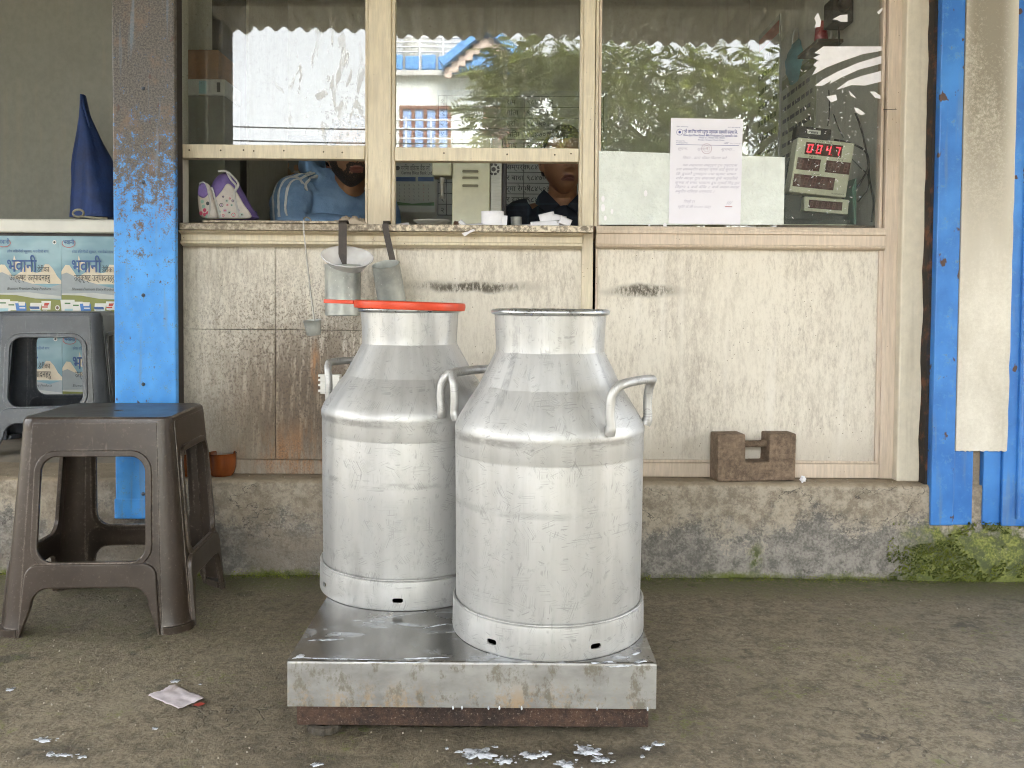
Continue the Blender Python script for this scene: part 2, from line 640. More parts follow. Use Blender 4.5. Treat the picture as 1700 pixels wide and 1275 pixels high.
def mat_ground():
    m = Mat('damp_mossy_concrete_floor')
    o = m.xyz()
    a = m.noise(2.3, 5, 0.65)
    b = m.noise(17, 6, 0.72, dist=0.4)
    c = m.noise(62, 5, 0.72, dist=0.6)
    d = m.noise(190, 4, 0.7)
    k = m.add(m.mul(a, 0.22), m.add(m.mul(b, 0.33), m.mul(c, 0.45)))
    base = m.mix(m.rng(k, 0.41, 0.585), (0.128, 0.104, 0.068), (0.300, 0.252, 0.172))
    base = m.mix(m.mul(m.rng(d, 0.54, 0.66), 0.6), base, (0.37, 0.325, 0.235))
    base = m.mix(m.mul(m.rng(d, 0.44, 0.33), 0.5), base, (0.050, 0.042, 0.030))
    # pale trodden film and dark damp stains with their own outline
    base = m.mix(m.mul(m.rng(m.noise(3.4, 6, 0.7, (1, 1, 1), (5, 1, 0)), 0.52, 0.66), 0.35), base, (0.30, 0.265, 0.19))
    base = m.mix(m.mul(m.rng(m.noise(7, 5, 0.65, (1, 1, 1), (1, 9, 0)), 0.60, 0.66), 0.6), base, (0.045, 0.038, 0.027))
    # moss specks, and a green seam at the foot of the plinth
    ms = m.mul(m.rng(c, 0.52, 0.60), m.rng(m.noise(6.5, 3, 0.6, (1, 1, 1), (9, 3, 0)), 0.55, 0.64))
    base = m.mix(m.mul(ms, 0.6), base, m.mix(d, (0.06, 0.085, 0.010), (0.21, 0.25, 0.03)))
    seam = m.mul(m.rng(m.add(o[1], m.mul(m.sub(b, 0.5), 0.30)), YB - 0.20, YB - 0.01), m.rng(c, 0.36, 0.55))
    base = m.mix(m.mul(seam, 0.85), base, m.mix(d, (0.030, 0.045, 0.008), (0.13, 0.155, 0.022)))
    lft = m.mul(m.blob(-0.95, 2.05, 0.42, 0.30, 0.7, (0, 1)), m.rng(b, 0.44, 0.58))
    base = m.mix(m.mul(lft, 0.35), base, (0.060, 0.075, 0.016))
    # wet round the scale where milk was slopped
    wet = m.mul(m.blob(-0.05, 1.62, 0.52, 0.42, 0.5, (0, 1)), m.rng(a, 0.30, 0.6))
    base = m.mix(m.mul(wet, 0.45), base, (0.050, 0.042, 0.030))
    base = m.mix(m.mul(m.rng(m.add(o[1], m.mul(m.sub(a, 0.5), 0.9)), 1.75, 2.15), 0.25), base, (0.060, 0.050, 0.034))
    for px_, py_, rx_, ry_ in ((835, 1258, 0.085, 0.030), (985, 1254, 0.07, 0.028), (1075, 1246, 0.045, 0.02), (90, 1248, 0.07, 0.03), (530, 1262, 0.05, 0.025)):
        dd = CM @ Vector(((px_ - 850.0) / F, -(py_ - YPP) / F, -1.0))
        dd = dd * (-CAMZ / dd.z)
        wz = m.mul(m.blob(dd.x, dd.y, rx_, ry_, 0.55, (0, 1)), m.rng(b, 0.36, 0.50))
        base = m.mix(m.mul(wz, 0.6), base, (0.042, 0.036, 0.027))
    # hairline cracks
    cr = m.rng(m.math('ABSOLUTE', m.sub(m.noise(1.7, 6, 0.6, (1, 1, 1), (2, 4, 1)), 0.5)), 0.0035, 0.0008)
    cr = m.mul(cr, m.rng(m.noise(2.2, 2, 0.5, (1, 1, 1), (6, 6, 2)), 0.54, 0.62))
    base = m.mix(m.mul(cr, 0.45), base, (0.03, 0.026, 0.02))
    rr = m.sub(m.rng(a, 0.35, 0.65, 0.6, 0.85), m.mul(wet, 0.25))
    h = m.add(m.mul(b, 0.45), m.add(m.mul(c, 0.4), m.mul(d, 0.2)))
    return m.out(base, rr, 0, m.sub(h, m.mul(cr, 0.3)), 0.9, 0.012)


def mat_wallpaint(name, c, streak=0.35):
    m = Mat(name)
    a = m.noise(3, 5, 0.6)
    b = m.noise(40, 6, 0.7, (1, 1, 0.8))
    s_ = m.noise(14, 4, 0.6, (3, 3, 0.18))
    base = m.mix(m.rng(b, 0.3, 0.7), tuple(x * 0.88 for x in c), c)
    base = m.mix(m.mul(m.rng(s_, 0.5, 0.72), streak), base, (0.34, 0.29, 0.21))
    base = m.mix(m.mul(m.rng(a, 0.5, 0.75), 0.3), base, tuple(x * 0.7 for x in c))
    return m.out(base, 0.75, 0, b, 0.25, 0.003)


def mat_pillar():
    m = Mat('mildewed_white_plaster')
    o = m.xyz()
    b = m.noise(130, 7, 0.8)
    a = m.noise(7, 4, 0.6, (1.5, 1, 0.5))
    base = m.mix(m.rng(m.add(m.mul(a, 0.6), m.mul(b, 0.4)), 0.3, 0.7), (0.50, 0.465, 0.39), (0.72, 0.69, 0.61))
    mid = (WX(1590, YB - 0.024, 200) + WX(1690, YB - 0.024, 200)) / 2
    hz = m.rng(o[2], 0.70, 1.35)
    off = m.rng(m.math('ABSOLUTE', m.sub(o[0], mid)), 0.10, 0.03)
    mould = m.mul(m.mul(hz, off), m.rng(m.add(m.mul(b, 0.6), m.mul(a, 0.4)), 0.30, 0.52))
    base = m.mix(m.mul(mould, 0.85), base, (0.165, 0.145, 0.105))
    return m.out(base, 0.85, 0, b, 0.06, 0.001)


M_frame = mat_frame('yellowed_cream_paint', (0.63, 0.56, 0.42))
M_frame2 = mat_frame('pinkish_bare_timber_paint', (0.60, 0.50, 0.40), 0.4)
M_ledge = None
M_panel = mat_panel()
M_bluepost = mat_blue('worn_blue_paint_on_rust', 1.22)
M_blue = mat_blue('chipped_blue_paint')
M_plinth = mat_plinth()
M_ground = mat_ground()
M_creamwall = mat_wallpaint('cream_wall_paint', (0.68, 0.62, 0.50), 0.3)
M_pillar = mat_pillar()
M_olive = mat_wallpaint('grey_green_wall_paint', (0.235, 0.24, 0.215), 0.15)
M_sidewall = mat_wallpaint('lit_side_wall_paint', (0.78, 0.77, 0.70), 0.2)  # interior paint made lighter for the window light on this wall
M_inwall = mat_wallpaint('pale_interior_paint', (0.50, 0.49, 0.43), 0.2)
M_dark = plain('gap_shade_and_seam_dark', (0.022, 0.016, 0.013), 0.7, 0, 0.3, 60)
M_ceil = plain('grey_ceiling_plaster', (0.42, 0.41, 0.37), 0.9, 0, 0.1, 12)
M_tile = plain('dull_floor_screed', (0.22, 0.19, 0.15), 0.7, 0, 0.2, 14)


def mat_ledge():
    m = Mat('grimy_worn_ledge_paint')
    o = m.xyz()
    b = m.noise(90, 5, 0.7)
    a = m.noise(9, 5, 0.65)
    base = m.mix(m.rng(m.add(m.mul(b, 0.75), m.mul(a, 0.25)), 0.40, 0.60), (0.22, 0.18, 0.13), (0.66, 0.58, 0.45))
    spk = m.rng(m.add(b, m.rng(o[0], -0.55, -0.2, -0.12, 0.06)), 0.52, 0.60)
    base = m.mix(m.mul(m.sub(1.0, spk), 0.35), base, (0.10, 0.08, 0.055))
    return m.out(base, 0.6, 0, b, 0.5, 0.004)


M_ledge = mat_ledge()

# ================================================================== ground, floors, walls
# ground: one sheet, finely uneven where it is near
b = B()
NX, NY = 150, 90
gx0, gx1, gy0, gy1 = -2.2, 2.2, 0.7, 2.5
vs_ = []
for j in range(NY + 1):
    for i in range(NX + 1):
        x = gx0 + (gx1 - gx0) * i / NX
        y = gy0 + (gy1 - gy0) * j / NY
        e = min(1, min(i, NX - i, j, NY - j) / 6)
        z = (mn.fractal(Vector((x * 6, y * 6, 1.3)), 0.8, 2.2, 5)) * 0.0022 * e - 0.001 * e
        vs_.append((x, y, z))
b.add(vs_, [(j * (NX + 1) + i, j * (NX + 1) + i + 1, (j + 1) * (NX + 1) + i + 1, (j + 1) * (NX + 1) + i) for j in range(NY) for i in range(NX)])
G = 160.0
for q in ([(-G, -G), (G, -G), (G, gy0), (-G, gy0)], [(-G, gy1), (G, gy1), (G, G), (-G, G)],
          [(-G, gy0), (gx0, gy0), (gx0, gy1), (-G, gy1)], [(gx1, gy0), (G, gy0), (G, gy1), (gx1, gy1)]):
    b.poly([(x, y, 0) for x, y in q])
struct(b.build('ground', M_ground, smooth=60))

XL = WX(296, YF, 400)          # left end of the timber front
XR = WX(1490, YF, 400)         # right end of it
XP0 = WX(188, YB - 0.03, 400)  # blue post
XP1 = WX(291, YB - 0.03, 400)
ZH = 2.02                      # head of the window
YBACK = 4.2
XIL, XIR = XL - 0.15, 1.12     # inner faces of the room

# plinth: rough concrete kerb the whole front stands on
px0, px1 = -2.6, 2.4
b = B()
NX, NZ = 420, 26
dx = (px1 - px0) / NX
def plinth_pt(i, k):
    x = px0 + dx * i
    if k <= NZ:
        z = ZPL * k / NZ
        e = 1.0 if k < NZ else 0.4
        n = mn.fractal(Vector((x * 5, z * 7, 2.0)), 0.75, 2.1, 5)
        n2 = mn.noise(Vector((x * 2.1, z * 3, 9.0)))
        y = YB + 0.004 * n * e + 0.005 * n2
        if x > 1.05:                                   # broken, bulging mossy end
            y -= 0.018 * (0.5 + 0.5 * mn.noise(Vector((x * 7, z * 9, 4)))) * max(0, 1 - z / 0.17)
        if k == NZ:
            y += 0.004 + 0.006 * abs(mn.noise(Vector((x * 11, 0, 3))))
        return (x, y, z if k < NZ else z - 0.001 - 0.004 * abs(mn.noise(Vector((x * 9, 2, 3)))))
    t = (k - NZ) / 6
    return (x, YB + 0.012 + t * 0.22, ZPL - 0.0005 + 0.0015 * mn.noise(Vector((x * 14, t * 4, 7))))
rows = NZ + 7
b.add([plinth_pt(i, k) for i in range(NX + 1) for k in range(rows)],
      [(i * rows + k, (i + 1) * rows + k, (i + 1) * rows + k + 1, i * rows + k + 1) for i in range(NX) for k in range(rows - 1)])
tag(b.build('concrete_plinth', M_plinth, smooth=70), 'low stained concrete plinth with mossy right end under the shopfront', 'plinth')

# raised floor of the shop behind the plinth
b = B()
b.box(-3.4, 2.6, YB + 0.22, YBACK + 0.1, 0.0, ZPL - 0.003)
struct(b.build('interior_floor', M_tile))
b = B()
b.box(-3.4, 2.6, YF + 0.12, YBACK + 0.3, 2.75, 2.9)
struct(b.build('ceiling', M_ceil))

b = B()
b.box(XIL, 2.6, YBACK, YBACK + 0.12, ZPL, 2.75)
tag(b.build('back_wall', M_inwall), 'pale grey back wall of the milk booth behind the window', 'wall')
b = B()
b.box(XIR, XIR + 0.12, 2.50, YBACK, ZPL, 2.75)
tag(b.build('side_wall', M_sidewall), 'pale side wall of the booth beside the digital meter', 'wall')
b = B()
b.box(-3.4, XIL - 0.041, 3.78, 3.9, ZPL, 2.75)
tag(b.build('bay_wall', M_olive), 'plain grey green wall behind the chest freezer', 'wall')
b = B()
b.box(-3.4, -3.28, YB + 0.2, 3.78, ZPL, 2.75)
tag(b.build('bay_side_wall', M_olive), 'grey green end wall of the freezer bay', 'wall')

# partition between bay and booth, with a dark panel in its doorway
pt = thing('partition_wall', 'pale partition at the left of the booth with a dark doorway', 'wall')
b = B()
b.box(XIL - 0.04, XIL, 2.50, 3.15, ZPL, 2.75)
b.box(XIL - 0.04, XIL, 3.58, YBACK, ZPL, 2.75)
b.box(XIL - 0.04, XIL, 3.15, 3.58, 2.25, 2.75)
b.box(XIL - 0.010, XL + 0.004, 2.445, 2.4995, ZPL, 2.75)
b.build('wall', M_inwall, pt)
b = B()
b.box(XIL - 0.035, XIL - 0.008, 3.153, 3.577, ZPL + 0.002, 2.247)
b.build('doorway_shade_panel', plain('doorway_shade_brown', (0.035, 0.028, 0.022), 0.5, 0, 0.2, 12), pt)  # dark colour stands in for the shade in the open doorway

# wall above the window head and the return to the right of the timber front
b = B()
b.box(XL - 0.12, 2.4, YF + 0.03, YF + 0.12, ZH + 0.062, 2.95)
tag(b.build('lintel_wall', M_creamwall), 'cream painted wall over the shop window', 'wall')
X_ST1 = WX(1546, YF, 400)
b = B()
b.box(XR, X_ST1 - 0.006, YF - 0.028, YF + 0.14, ZPL - 0.001, ZH + 0.06)
tag(b.build('cream_wall_strip', M_creamwall, bevel=0.004), 'narrow cream plaster strip between timber window and blue steel post', 'wall')

# ---------------------------------------------------------------- blue post at the left
bp = thing('blue_post', 'tall blue steel post worn to rusty brown at the top, left of the window', 'post', ((XP0 + XP1) / 2, YB - 0.03, 0))
hw = (XP1 - XP0) / 2
zb = WZ(862, YB - 0.03, 240)
b = B()
b.box(-hw, hw, 0, 0.022, zb, 2.3)
b.build('post_face', M_bluepost, bp, bevel=0.004)
M_bolt = plain('dark_bolt_steel', (0.09, 0.10, 0.12), 0.45, 0.6, 0.2, 90)
for py in (147, 302, 490, 638, 820):
    p = W(238, py, YB - 0.03)
    b = B()
    b.lathe([(0.0, 0.0045), (0.0025, 0.0042), (0.0046, 0.0022), (0.005, 0.0), (0.0, 0.0)], 12, M=Matrix.Translation((p.x - bp.location.x, 0.0, p.z)) @ Matrix.Rotation(R(90), 4, 'X'))
    b.build('bolt', M_bolt, bp, smooth=50)
b = B()
b.box(-hw - 0.002, hw + 0.002, -0.003, 0.022, zb + 0.001, zb + 0.055)
b.build('base_sleeve', M_bluepost, bp, bevel=0.003)
b = B()
b.box(XP0 + 0.02, XL + 0.0135, YB + 0.02, YF - 0.001, ZPL + 0.001, 2.3)  # black box carries the shade of the gap beside the post
tag(b.build('gap_shade_strip', M_dark), 'black strip standing for the shaded gap between the blue post and the timber front', 'filler strip')

# ---------------------------------------------------------------- steel posts and plaster pillar at the right
zr = WZ(871, YB, 1580)
sp1 = thing('blue_steel_post', 'chipped blue steel door post right of the cream wall strip', 'post')
xa0, xa1 = WX(1545, YB, 700), WX(1614, YB, 800)
b = B()
b.box(xa0, xa0 + 0.062, YB - 0.012, YB + 0.10, zr, 2.4)
b.build('post_face', M_blue, sp1, bevel=0.003)
b = B()
b.box(xa0 + 0.0625, xa1, YB - 0.004, YB + 0.10, zr, WZ(742, YB, 1600))
b.build('return_plate', M_blue, sp1, bevel=0.003)
sp2 = thing('blue_steel_post', 'blue steel door post with streaks at the right edge of the picture', 'post')
xb0, xb1 = WX(1631, YB, 800), WX(1760, YB, 800)
xm = WX(1668, YB, 500)
b = B()
b.box(xm, xm + 0.16, YB - 0.012, YB + 0.10, zr, 2.4)
b.build('post_face', M_blue, sp2, bevel=0.003)
b = B()
b.box(xb0, xm - 0.0005, YB - 0.004, YB + 0.10, zr, WZ(742, YB, 1650))
b.build('return_plate', M_blue, sp2, bevel=0.003)
b = B()
b.tube([(WX(1694, YB), YB - 0.014, zr + 0.02), (WX(1694, YB), YB - 0.014, 2.38)], 0.006, 8)
b.build('edge_ridge', M_blue, sp2, smooth=50)
# reveal beside the first post: the gap's shade painted black, with rust
b = B()
n = 60
L_, R_ = [], []
x_l, x_r = WX(1539, YB + 0.012, 600), xa0 + 0.004
for i in range(n + 1):
    z = zr + 0.01 + (2.3 - zr) * i / n
    L_.append((x_l + 0.004 * mn.noise(Vector((z * 9, 1, 2))) + 0.0025 * mn.noise(Vector((z * 40, 1, 2))), YB + 0.012, z))
    R_.append((x_r, YB + 0.012, z))
for i in range(n):
    b.poly([L_[i], R_[i], R_[i + 1], L_[i + 1]])
    b.poly([L_[i], L_[i + 1], (L_[i + 1][0], YF + 0.02, L_[i + 1][2]), (L_[i][0], YF + 0.02, L_[i][2])])
M_rust_gapshade = Mat('rust_and_gap_shade')
_a = M_rust_gapshade.noise(25, 5, 0.7)
M_rust_gapshade = M_rust_gapshade.out(M_rust_gapshade.mix(M_rust_gapshade.rng(_a, 0.5, 0.68), (0.014, 0.010, 0.008), (0.12, 0.045, 0.02)), 0.7, 0, _a, 0.5, 0.004)
tag(b.build('rust_and_gap_shade_strip', M_rust_gapshade), 'strip of rust and black-painted gap shade beside the blue steel post', 'filler strip')
# plaster pillar between the posts, ragged lower end
b = B()
xq0, xq1 = xa0 + 0.0632, WX(1682, YB - 0.015, 400)
zq = WZ(748, YB, 1640)
n = 26
low = [(xq0 + (xq1 - xq0) * i / n, zq + 0.0035 * mn.noise(Vector((i * 0.9, 3, 1)))) for i in range(n + 1)]
nz = 50
b.prism([(x, YB - 0.013, z) for x, z in low] + [(xq1 + 0.0025 * mn.noise(Vector((i_ * 0.7, 2, 5))), YB - 0.015, zq + 0.03 + (2.36 - zq) * i_ / nz) for i_ in range(1, nz + 1)] + [(xq0, YB - 0.015, 2.39)], (0, 0.08, 0))
tag(b.build('plaster_pillar', M_pillar, bevel=0.0015), 'white plaster pillar with dark mildew between two blue posts', 'pillar')
b = B()
b.box(xa1 + 0.0005, xb0 - 0.0005, YB + 0.012, YB + 0.1, ZPL - 0.12, zq + 0.005)
tag(b.build('cement_strip', M_plinth, bevel=0.003), 'rough cement strip under the plaster pillar', 'cement strip')
b = B()
b.box(xm + 0.161, 2.6, YB, YB + 0.1, ZPL - 0.1, 2.4)
tag(b.build('blue_shutter', M_blue), 'blue steel shutter beyond the right hand post', 'shutter')

# ================================================================== timber shopfront
sf = thing('timber_shopfront', 'weathered cream timber shopfront with three glass panes over board panels', 'shopfront')


def xbox(name, pxa, pxb, z0, z1, y0, y1, mat, py=400, bev=0.002):
    bb = B()
    bb.box(WX(pxa, y0, py), WX(pxb, y0, py), y0, y1, z0, z1)
    return bb.build(name, mat, sf, bevel=bev)


def mould(name, x0, x1, prof, mat):
    """strip along x with a stepped (y, z) section"""
    bb = B()
    bb.prism([(x0, y, z) for y, z in prof], (x1 - x0, 0, 0))
    return bb.build(name, mat, sf, bevel=0.001)


Z_ledge_t, Z_ledge_b = WZ(372, YC, 640), WZ(383, YC, 640)
Z_m1, Z_m2 = WZ(411, YF, 640), WZ(411, YF, 640)
Z_rail_t, Z_rail_b = WZ(377, YF, 1230), WZ(414, YF, 1230)
Z_bot = WZ(769, YF, 1200)

# uprights
xbox('stile', 611, 649, Z_ledge_t, ZH, YF, YF + 0.05, M_frame, 200)
xbox('stile', 967, 986, ZPL + 0.001, ZH, YF - 0.002, YF + 0.05, M_frame, 300)
xbox('stile', 1466, 1489, ZPL + 0.001, ZH, YF, YF + 0.05, M_frame2, 500)
xbox('stile', 622, 658, Z_bot - 0.002, WZ(411, YF, 640), YF + 0.008, YF + 0.05, M_panel, 500)
xbox('head_rail', 296, 1489, ZH, ZH + 0.06, YF, YF + 0.05, M_frame)
for pa, pb in ((606, 610.6), (649.4, 655), (961.5, 966.6), (987, 992)):
    xbox('bead', pa, pb, Z_ledge_t if pa < 980 else Z_rail_t, ZH - 0.001, YF + 0.008, YF + 0.042, M_frame, 300, 0.0015)
for pa, pb in ((992.5, 997), (1461, 1465.6)):
    xbox('bead', pa, pb, Z_rail_t, ZH - 0.001, YF + 0.012, YF + 0.042, M_frame2, 300, 0.0015)
xbox('bead', 1456, 1465.5, Z_bot, Z_rail_b, YF + 0.006, YF + 0.016, M_frame2, 600, 0.0015)
xbox('bead', 987, 991, Z_bot, Z_rail_b, YF + 0.006, YF + 0.016, M_frame2, 600, 0.0015)
# saw cut across the right stile and the thin seam lines
xbox('splice', 1466.5, 1488.5, WZ(182.5, YF, 1470), WZ(181.5, YF, 1470), YF - 0.0006, YF + 0.001, M_dark, 180, 0)

# sash rails that close the sliding panes
xsash = ((297.5, 605, 240, 263), (655.5, 961, 245, 267.5))
for pa, pb, ya, yb in xsash:
    cx = (pa + pb) / 2
    ob = xbox('sash_rail', pa, pb, WZ(yb, YF, cx), WZ(ya, YF, cx), YF + 0.003, YF + 0.04, M_frame, 250)
M_nail = plain('rusty_nail', (0.06, 0.035, 0.02), 0.6, 0.4, 0.2, 90)
for px, py in ((314, 249), (366, 249.5), (404, 249), (421, 250.5), (471, 250), (537, 252), (568, 253), (737, 254), (842, 256), (921, 257), (948, 255)):
    p = W(px, py, YF + 0.002)
    b = B()
    b.lathe([(0, 0.0008), (0.0018, 0.0006), (0.0024, -0.001), (0, -0.001)], 8, M=Matrix.Translation(p) @ Matrix.Rotation(R(90), 4, 'X'))
    b.build('nail', M_nail, sf)

# the counter ledge with its nosing
x0, x1 = WX(298, YC, 375), WX(985, YC, 375)
b = B()
n = 160
for i in range(n):
    xa, xb = x0 + (x1 - x0) * i / n, x0 + (x1 - x0) * (i + 1) / n
    fa = 0.003 * mn.noise(Vector((xa * 30, 0, 0))); fb = 0.003 * mn.noise(Vector((xb * 30, 0, 0)))
    za = Z_ledge_t + 0.0016 * mn.noise(Vector((xa * 25, 4, 0))); zb_ = Z_ledge_t + 0.0016 * mn.noise(Vector((xb * 25, 4, 0)))
    b.poly([(xa, YC + fa, Z_ledge_b), (xb, YC + fb, Z_ledge_b), (xb, YC + fb, zb_ - 0.002), (xa, YC + fa, za - 0.002)])
    b.poly([(xa, YC + fa, za - 0.002), (xb, YC + fb, zb_ - 0.002), (xb, YC + fb + 0.004, zb_), (xa, YC + fa + 0.004, za)])
    b.poly([(xa, YC + fa + 0.004, za), (xb, YC + fb + 0.004, zb_), (xb, 2.74, Z_ledge_t), (xa, 2.74, Z_ledge_t)])
    b.poly([(xa, YC + fa, Z_ledge_b), (xa, 2.74, Z_ledge_b), (xb, 2.74, Z_ledge_b), (xb, YC + fb, Z_ledge_b)])
b.poly([(x1, YC, Z_ledge_b), (x1, 2.74, Z_ledge_b), (x1, 2.74, Z_ledge_t), (x1, YC, Z_ledge_t)])
b.build('counter_ledge', M_ledge, sf, smooth=30)
xbox('ledge_strip', 336, 575, Z_ledge_t + 0.002, WZ(366.5, YC + 0.02, 450), YC + 0.012, YC + 0.05, M_ledge, 370, 0.001)
zt, zl = Z_ledge_b - 0.0005, WZ(411, YF, 640)
h = zt - zl
prof = [(YP, zt), (YC + 0.022, zt), (YC + 0.022, zt - 0.004), (YF - 0.014, zt - 0.010), (YF - 0.014, zt - h * 0.62), (YF - 0.020, zt - h * 0.68), (YF - 0.020, zt - h * 0.84), (YF - 0.008, zt - h * 0.95), (YF - 0.004, zl), (YP, zl)]
mould('ledge_moulding', WX(298, YF, 400), WX(621, YF, 400) - 0.0006, prof, M_frame)
mould('ledge_moulding', WX(621, YF, 400), WX(966, YF, 400), prof, M_frame)
# right hand rail under the fixed pane
zt, zl = Z_rail_t, Z_rail_b
h = zt - zl
prof = [(YP + 0.02, zt), (YF - 0.004, zt), (YF - 0.010, zt - h * 0.12), (YF - 0.010, zt - h * 0.19), (YF - 0.014, zt - h * 0.20), (YF - 0.014, zt - h * 0.33), (YF - 0.008, zt - h * 0.35), (YF - 0.008, zt - h * 0.80), (YF - 0.013, zt - h * 0.84), (YF - 0.010, zt - h * 0.93), (YF + 0.002, zl), (YP + 0.02, zl)]
mould('pane_rail', WX(989, YF, 400), WX(1468, YF, 400), prof, M_frame2)

# board panels and bottom rails
def panel(pa, pb, z0, z1, y=YP):
    bb = B()
    bb.box(WX(pa, y, 600), WX(pb, y, 600), y, y + 0.012, z0, z1)
    return bb.build('panel', M_panel, sf, bevel=0.0008)


zt = WZ(409, YP, 640)
zc = WZ(547, YP, 450)
panel(297, 456.6, Z_bot, zc - 0.0012)
panel(297, 456.6, zc, zt)
panel(457.4, 622, Z_bot, zc - 0.0012, YP + 0.0006)
panel(457.4, 622, zc, zt, YP + 0.0006)
panel(658.4, 967, Z_bot, zt)
panel(991, 1457, Z_bot, WZ(412, YP, 1230))
xbox('bottom_rail', 298, 622, ZPL + 0.0005, Z_bot - 0.0005, YF + 0.004, YF + 0.04, M_panel, 780, 0.003)
xbox('bottom_rail', 622.5, 966, ZPL + 0.0005, Z_bot - 0.0005, YF + 0.006, YF + 0.04, M_panel, 780, 0.003)
xbox('bottom_rail', 988, 1465, ZPL + 0.0005, Z_bot - 0.0005, YF + 0.004, YF + 0.04, M_frame2, 780, 0.003)
xbox('bead', 991, 1456, Z_bot, Z_bot + 0.007, YF + 0.007, YF + 0.016, M_frame2, 780, 0.0015)


def mat_glass():
    m = Mat('dusty_window_glass')
    lw = m.n.new('ShaderNodeLayerWeight')
    lw.inputs['Blend'].default_value = 0.5
    f = m.math('POWER', lw.outputs['Facing'], 5.0)
    fres = m.add(0.075, m.mul(f, 0.92), True)
    a = m.noise(2.2, 3, 0.5)
    run = m.noise(11, 5, 0.65, (2.2, 1, 0.22))
    fine = m.noise(90, 4, 0.7)
    spat = m.mul(m.rng(m.vor(38), 0.14, 0.05), m.rng(m.noise(4, 2), 0.52, 0.64))
    dust = m.add(m.mul(m.rng(run, 0.48, 0.8), 0.10), m.mul(m.mul(m.rng(fine, 0.5, 0.75), m.rng(a, 0.4, 0.7)), 0.10))
    hs1 = m.mul(m.blob(WX(545, YF), WZ(140, YF, 540), 0.13, 0.15, 0.5), m.rng(m.noise(16, 3, 0.5, (1.4, 1, 0.5), (2, 0, 1), 2.2, (0, 0.6, 0)), 0.56, 0.63))
    hs2 = m.mul(m.blob(WX(575, YF), WZ(195, YF, 540), 0.09, 0.10, 0.6), m.rng(m.noise(85, 3, 0.6, (1, 1, 1), (5, 0, 1)), 0.58, 0.64))
    dust = m.add(dust, m.mul(m.mx(hs1, hs2), 0.42), True)
    edge = m.rng(m.noise(5, 3, 0.6, (1, 1, 0.5), (8, 0, 0)), 0.55, 0.75)
    dust = m.add(dust, m.mul(edge, 0.05), True)
    dust = m.add(dust, m.add(m.mul(spat, 0.18), 0.022), True)
    gl = m.n.new('ShaderNodeBsdfGlossy')
    gl.inputs['Roughness'].default_value = 0.004
    bp_ = m.n.new('ShaderNodeBump')
    bp_.inputs['Strength'].default_value = 0.02
    bp_.inputs['Distance'].default_value = 0.0015
    m.put(m.noise(3.0, 2, 0.5), bp_.inputs['Height'])
    m.t.links.new(bp_.outputs[0], gl.inputs['Normal'])
    tr = m.n.new('ShaderNodeBsdfTransparent')
    tr.inputs[0].default_value = (0.95, 0.965, 0.95, 1)
    m1 = m.n.new('ShaderNodeMixShader')
    m.put(fres, m1.inputs[0])
    m.t.links.new(tr.outputs[0], m1.inputs[1])
    m.t.links.new(gl.outputs[0], m1.inputs[2])
    df = m.n.new('ShaderNodeBsdfDiffuse')
    df.inputs[0].default_value = (0.55, 0.54, 0.50, 1)
    m2 = m.n.new('ShaderNodeMixShader')
    m.put(dust, m2.inputs[0])
    m.t.links.new(m1.outputs[0], m2.inputs[1])
    m.t.links.new(df.outputs[0], m2.inputs[2])
    o = m.n.new('ShaderNodeOutputMaterial')
    m.t.links.new(m2.outputs[0], o.inputs[0])
    return m.m


M_glass = mat_glass()
YG = YF + 0.022
for pa, pb, pyb, cx in ((297.5, 608, 241, 450), (653, 964, 246, 810), (995, 1463, 377, 1230)):
    b = B()
    b.box(WX(pa, YG, 200), WX(pb, YG, 200), YG, YG + 0.004, WZ(pyb, YG, cx), ZH)
    b.build('glass_pane', M_glass, sf)

# moss growing on the broken plinth end and along its foot
def mat_moss():
    m = Mat('moss_tufts')
    n_ = m.noise(30, 4, 0.7)
    f = m.noise(300, 2, 0.6)
    return m.out(m.mix(m.rng(m.add(m.mul(n_, 0.7), m.mul(f, 0.3)), 0.42, 0.58), (0.06, 0.085, 0.012), (0.25, 0.28, 0.035)), 0.9)


rnd = random.Random(77)
b = B()


def tuft(x, y, z, nrm, r_):
    nrm = Vector(nrm)
    for _ in range(3):
        d = (nrm + Vector((rnd.uniform(-.8, .8), rnd.uniform(-.3, .3), rnd.uniform(-.8, .8)))).normalized()
        s_ = d.orthogonal().normalized() * r_ * 0.6
        p = Vector((x, y, z))
        b.add([p - s_, p + s_, p + d * r_ * rnd.uniform(0.8, 1.6)], [(0, 1, 2)])


for _ in range(9000):
    x, z = rnd.uniform(1.02, 1.9), rnd.uniform(0.0, 0.16)
    dn = mn.fractal(Vector((x * 9, z * 12, 4.4)), 0.8, 2.1, 4)
    if dn + 0.35 * mn.noise(Vector((x * 3, 0, 1))) < (0.22 if x < 1.08 else 0.02) + (0.25 if z > 0.10 else 0.0):
        continue
    y = YB - 0.004 - 0.018 * (0.5 + 0.5 * mn.noise(Vector((x * 7, z * 9, 4)))) * max(0, 1 - z / 0.17)
    tuft(x, y, z, (0, -1, 0.4), rnd.uniform(0.002, 0.0055))
for _ in range(9000):
    x = rnd.uniform(-1.9, 1.7)
    dn = mn.fractal(Vector((x * 6, 3.3, 1.1)), 0.8, 2.1, 4)
    if dn < -0.05 + (0.2 if -0.45 < x < 0.2 else 0):
        continue
    t = abs(rnd.gauss(0, 1))
    if rnd.random() < 0.5:
        tuft(x, YB - 0.004, 0.001 + t * 0.006, (0, -1, 0.5), rnd.uniform(0.001, 0.003))
    else:
        tuft(x, YB - 0.004 - t * 0.014, 0.0005, (0, -0.2, 1), rnd.uniform(0.001, 0.0026))
o = b.build('moss', mat_moss(), fix=False)
o['kind'] = 'stuff'
o['label'] = 'green moss on the plinth end and along its foot'

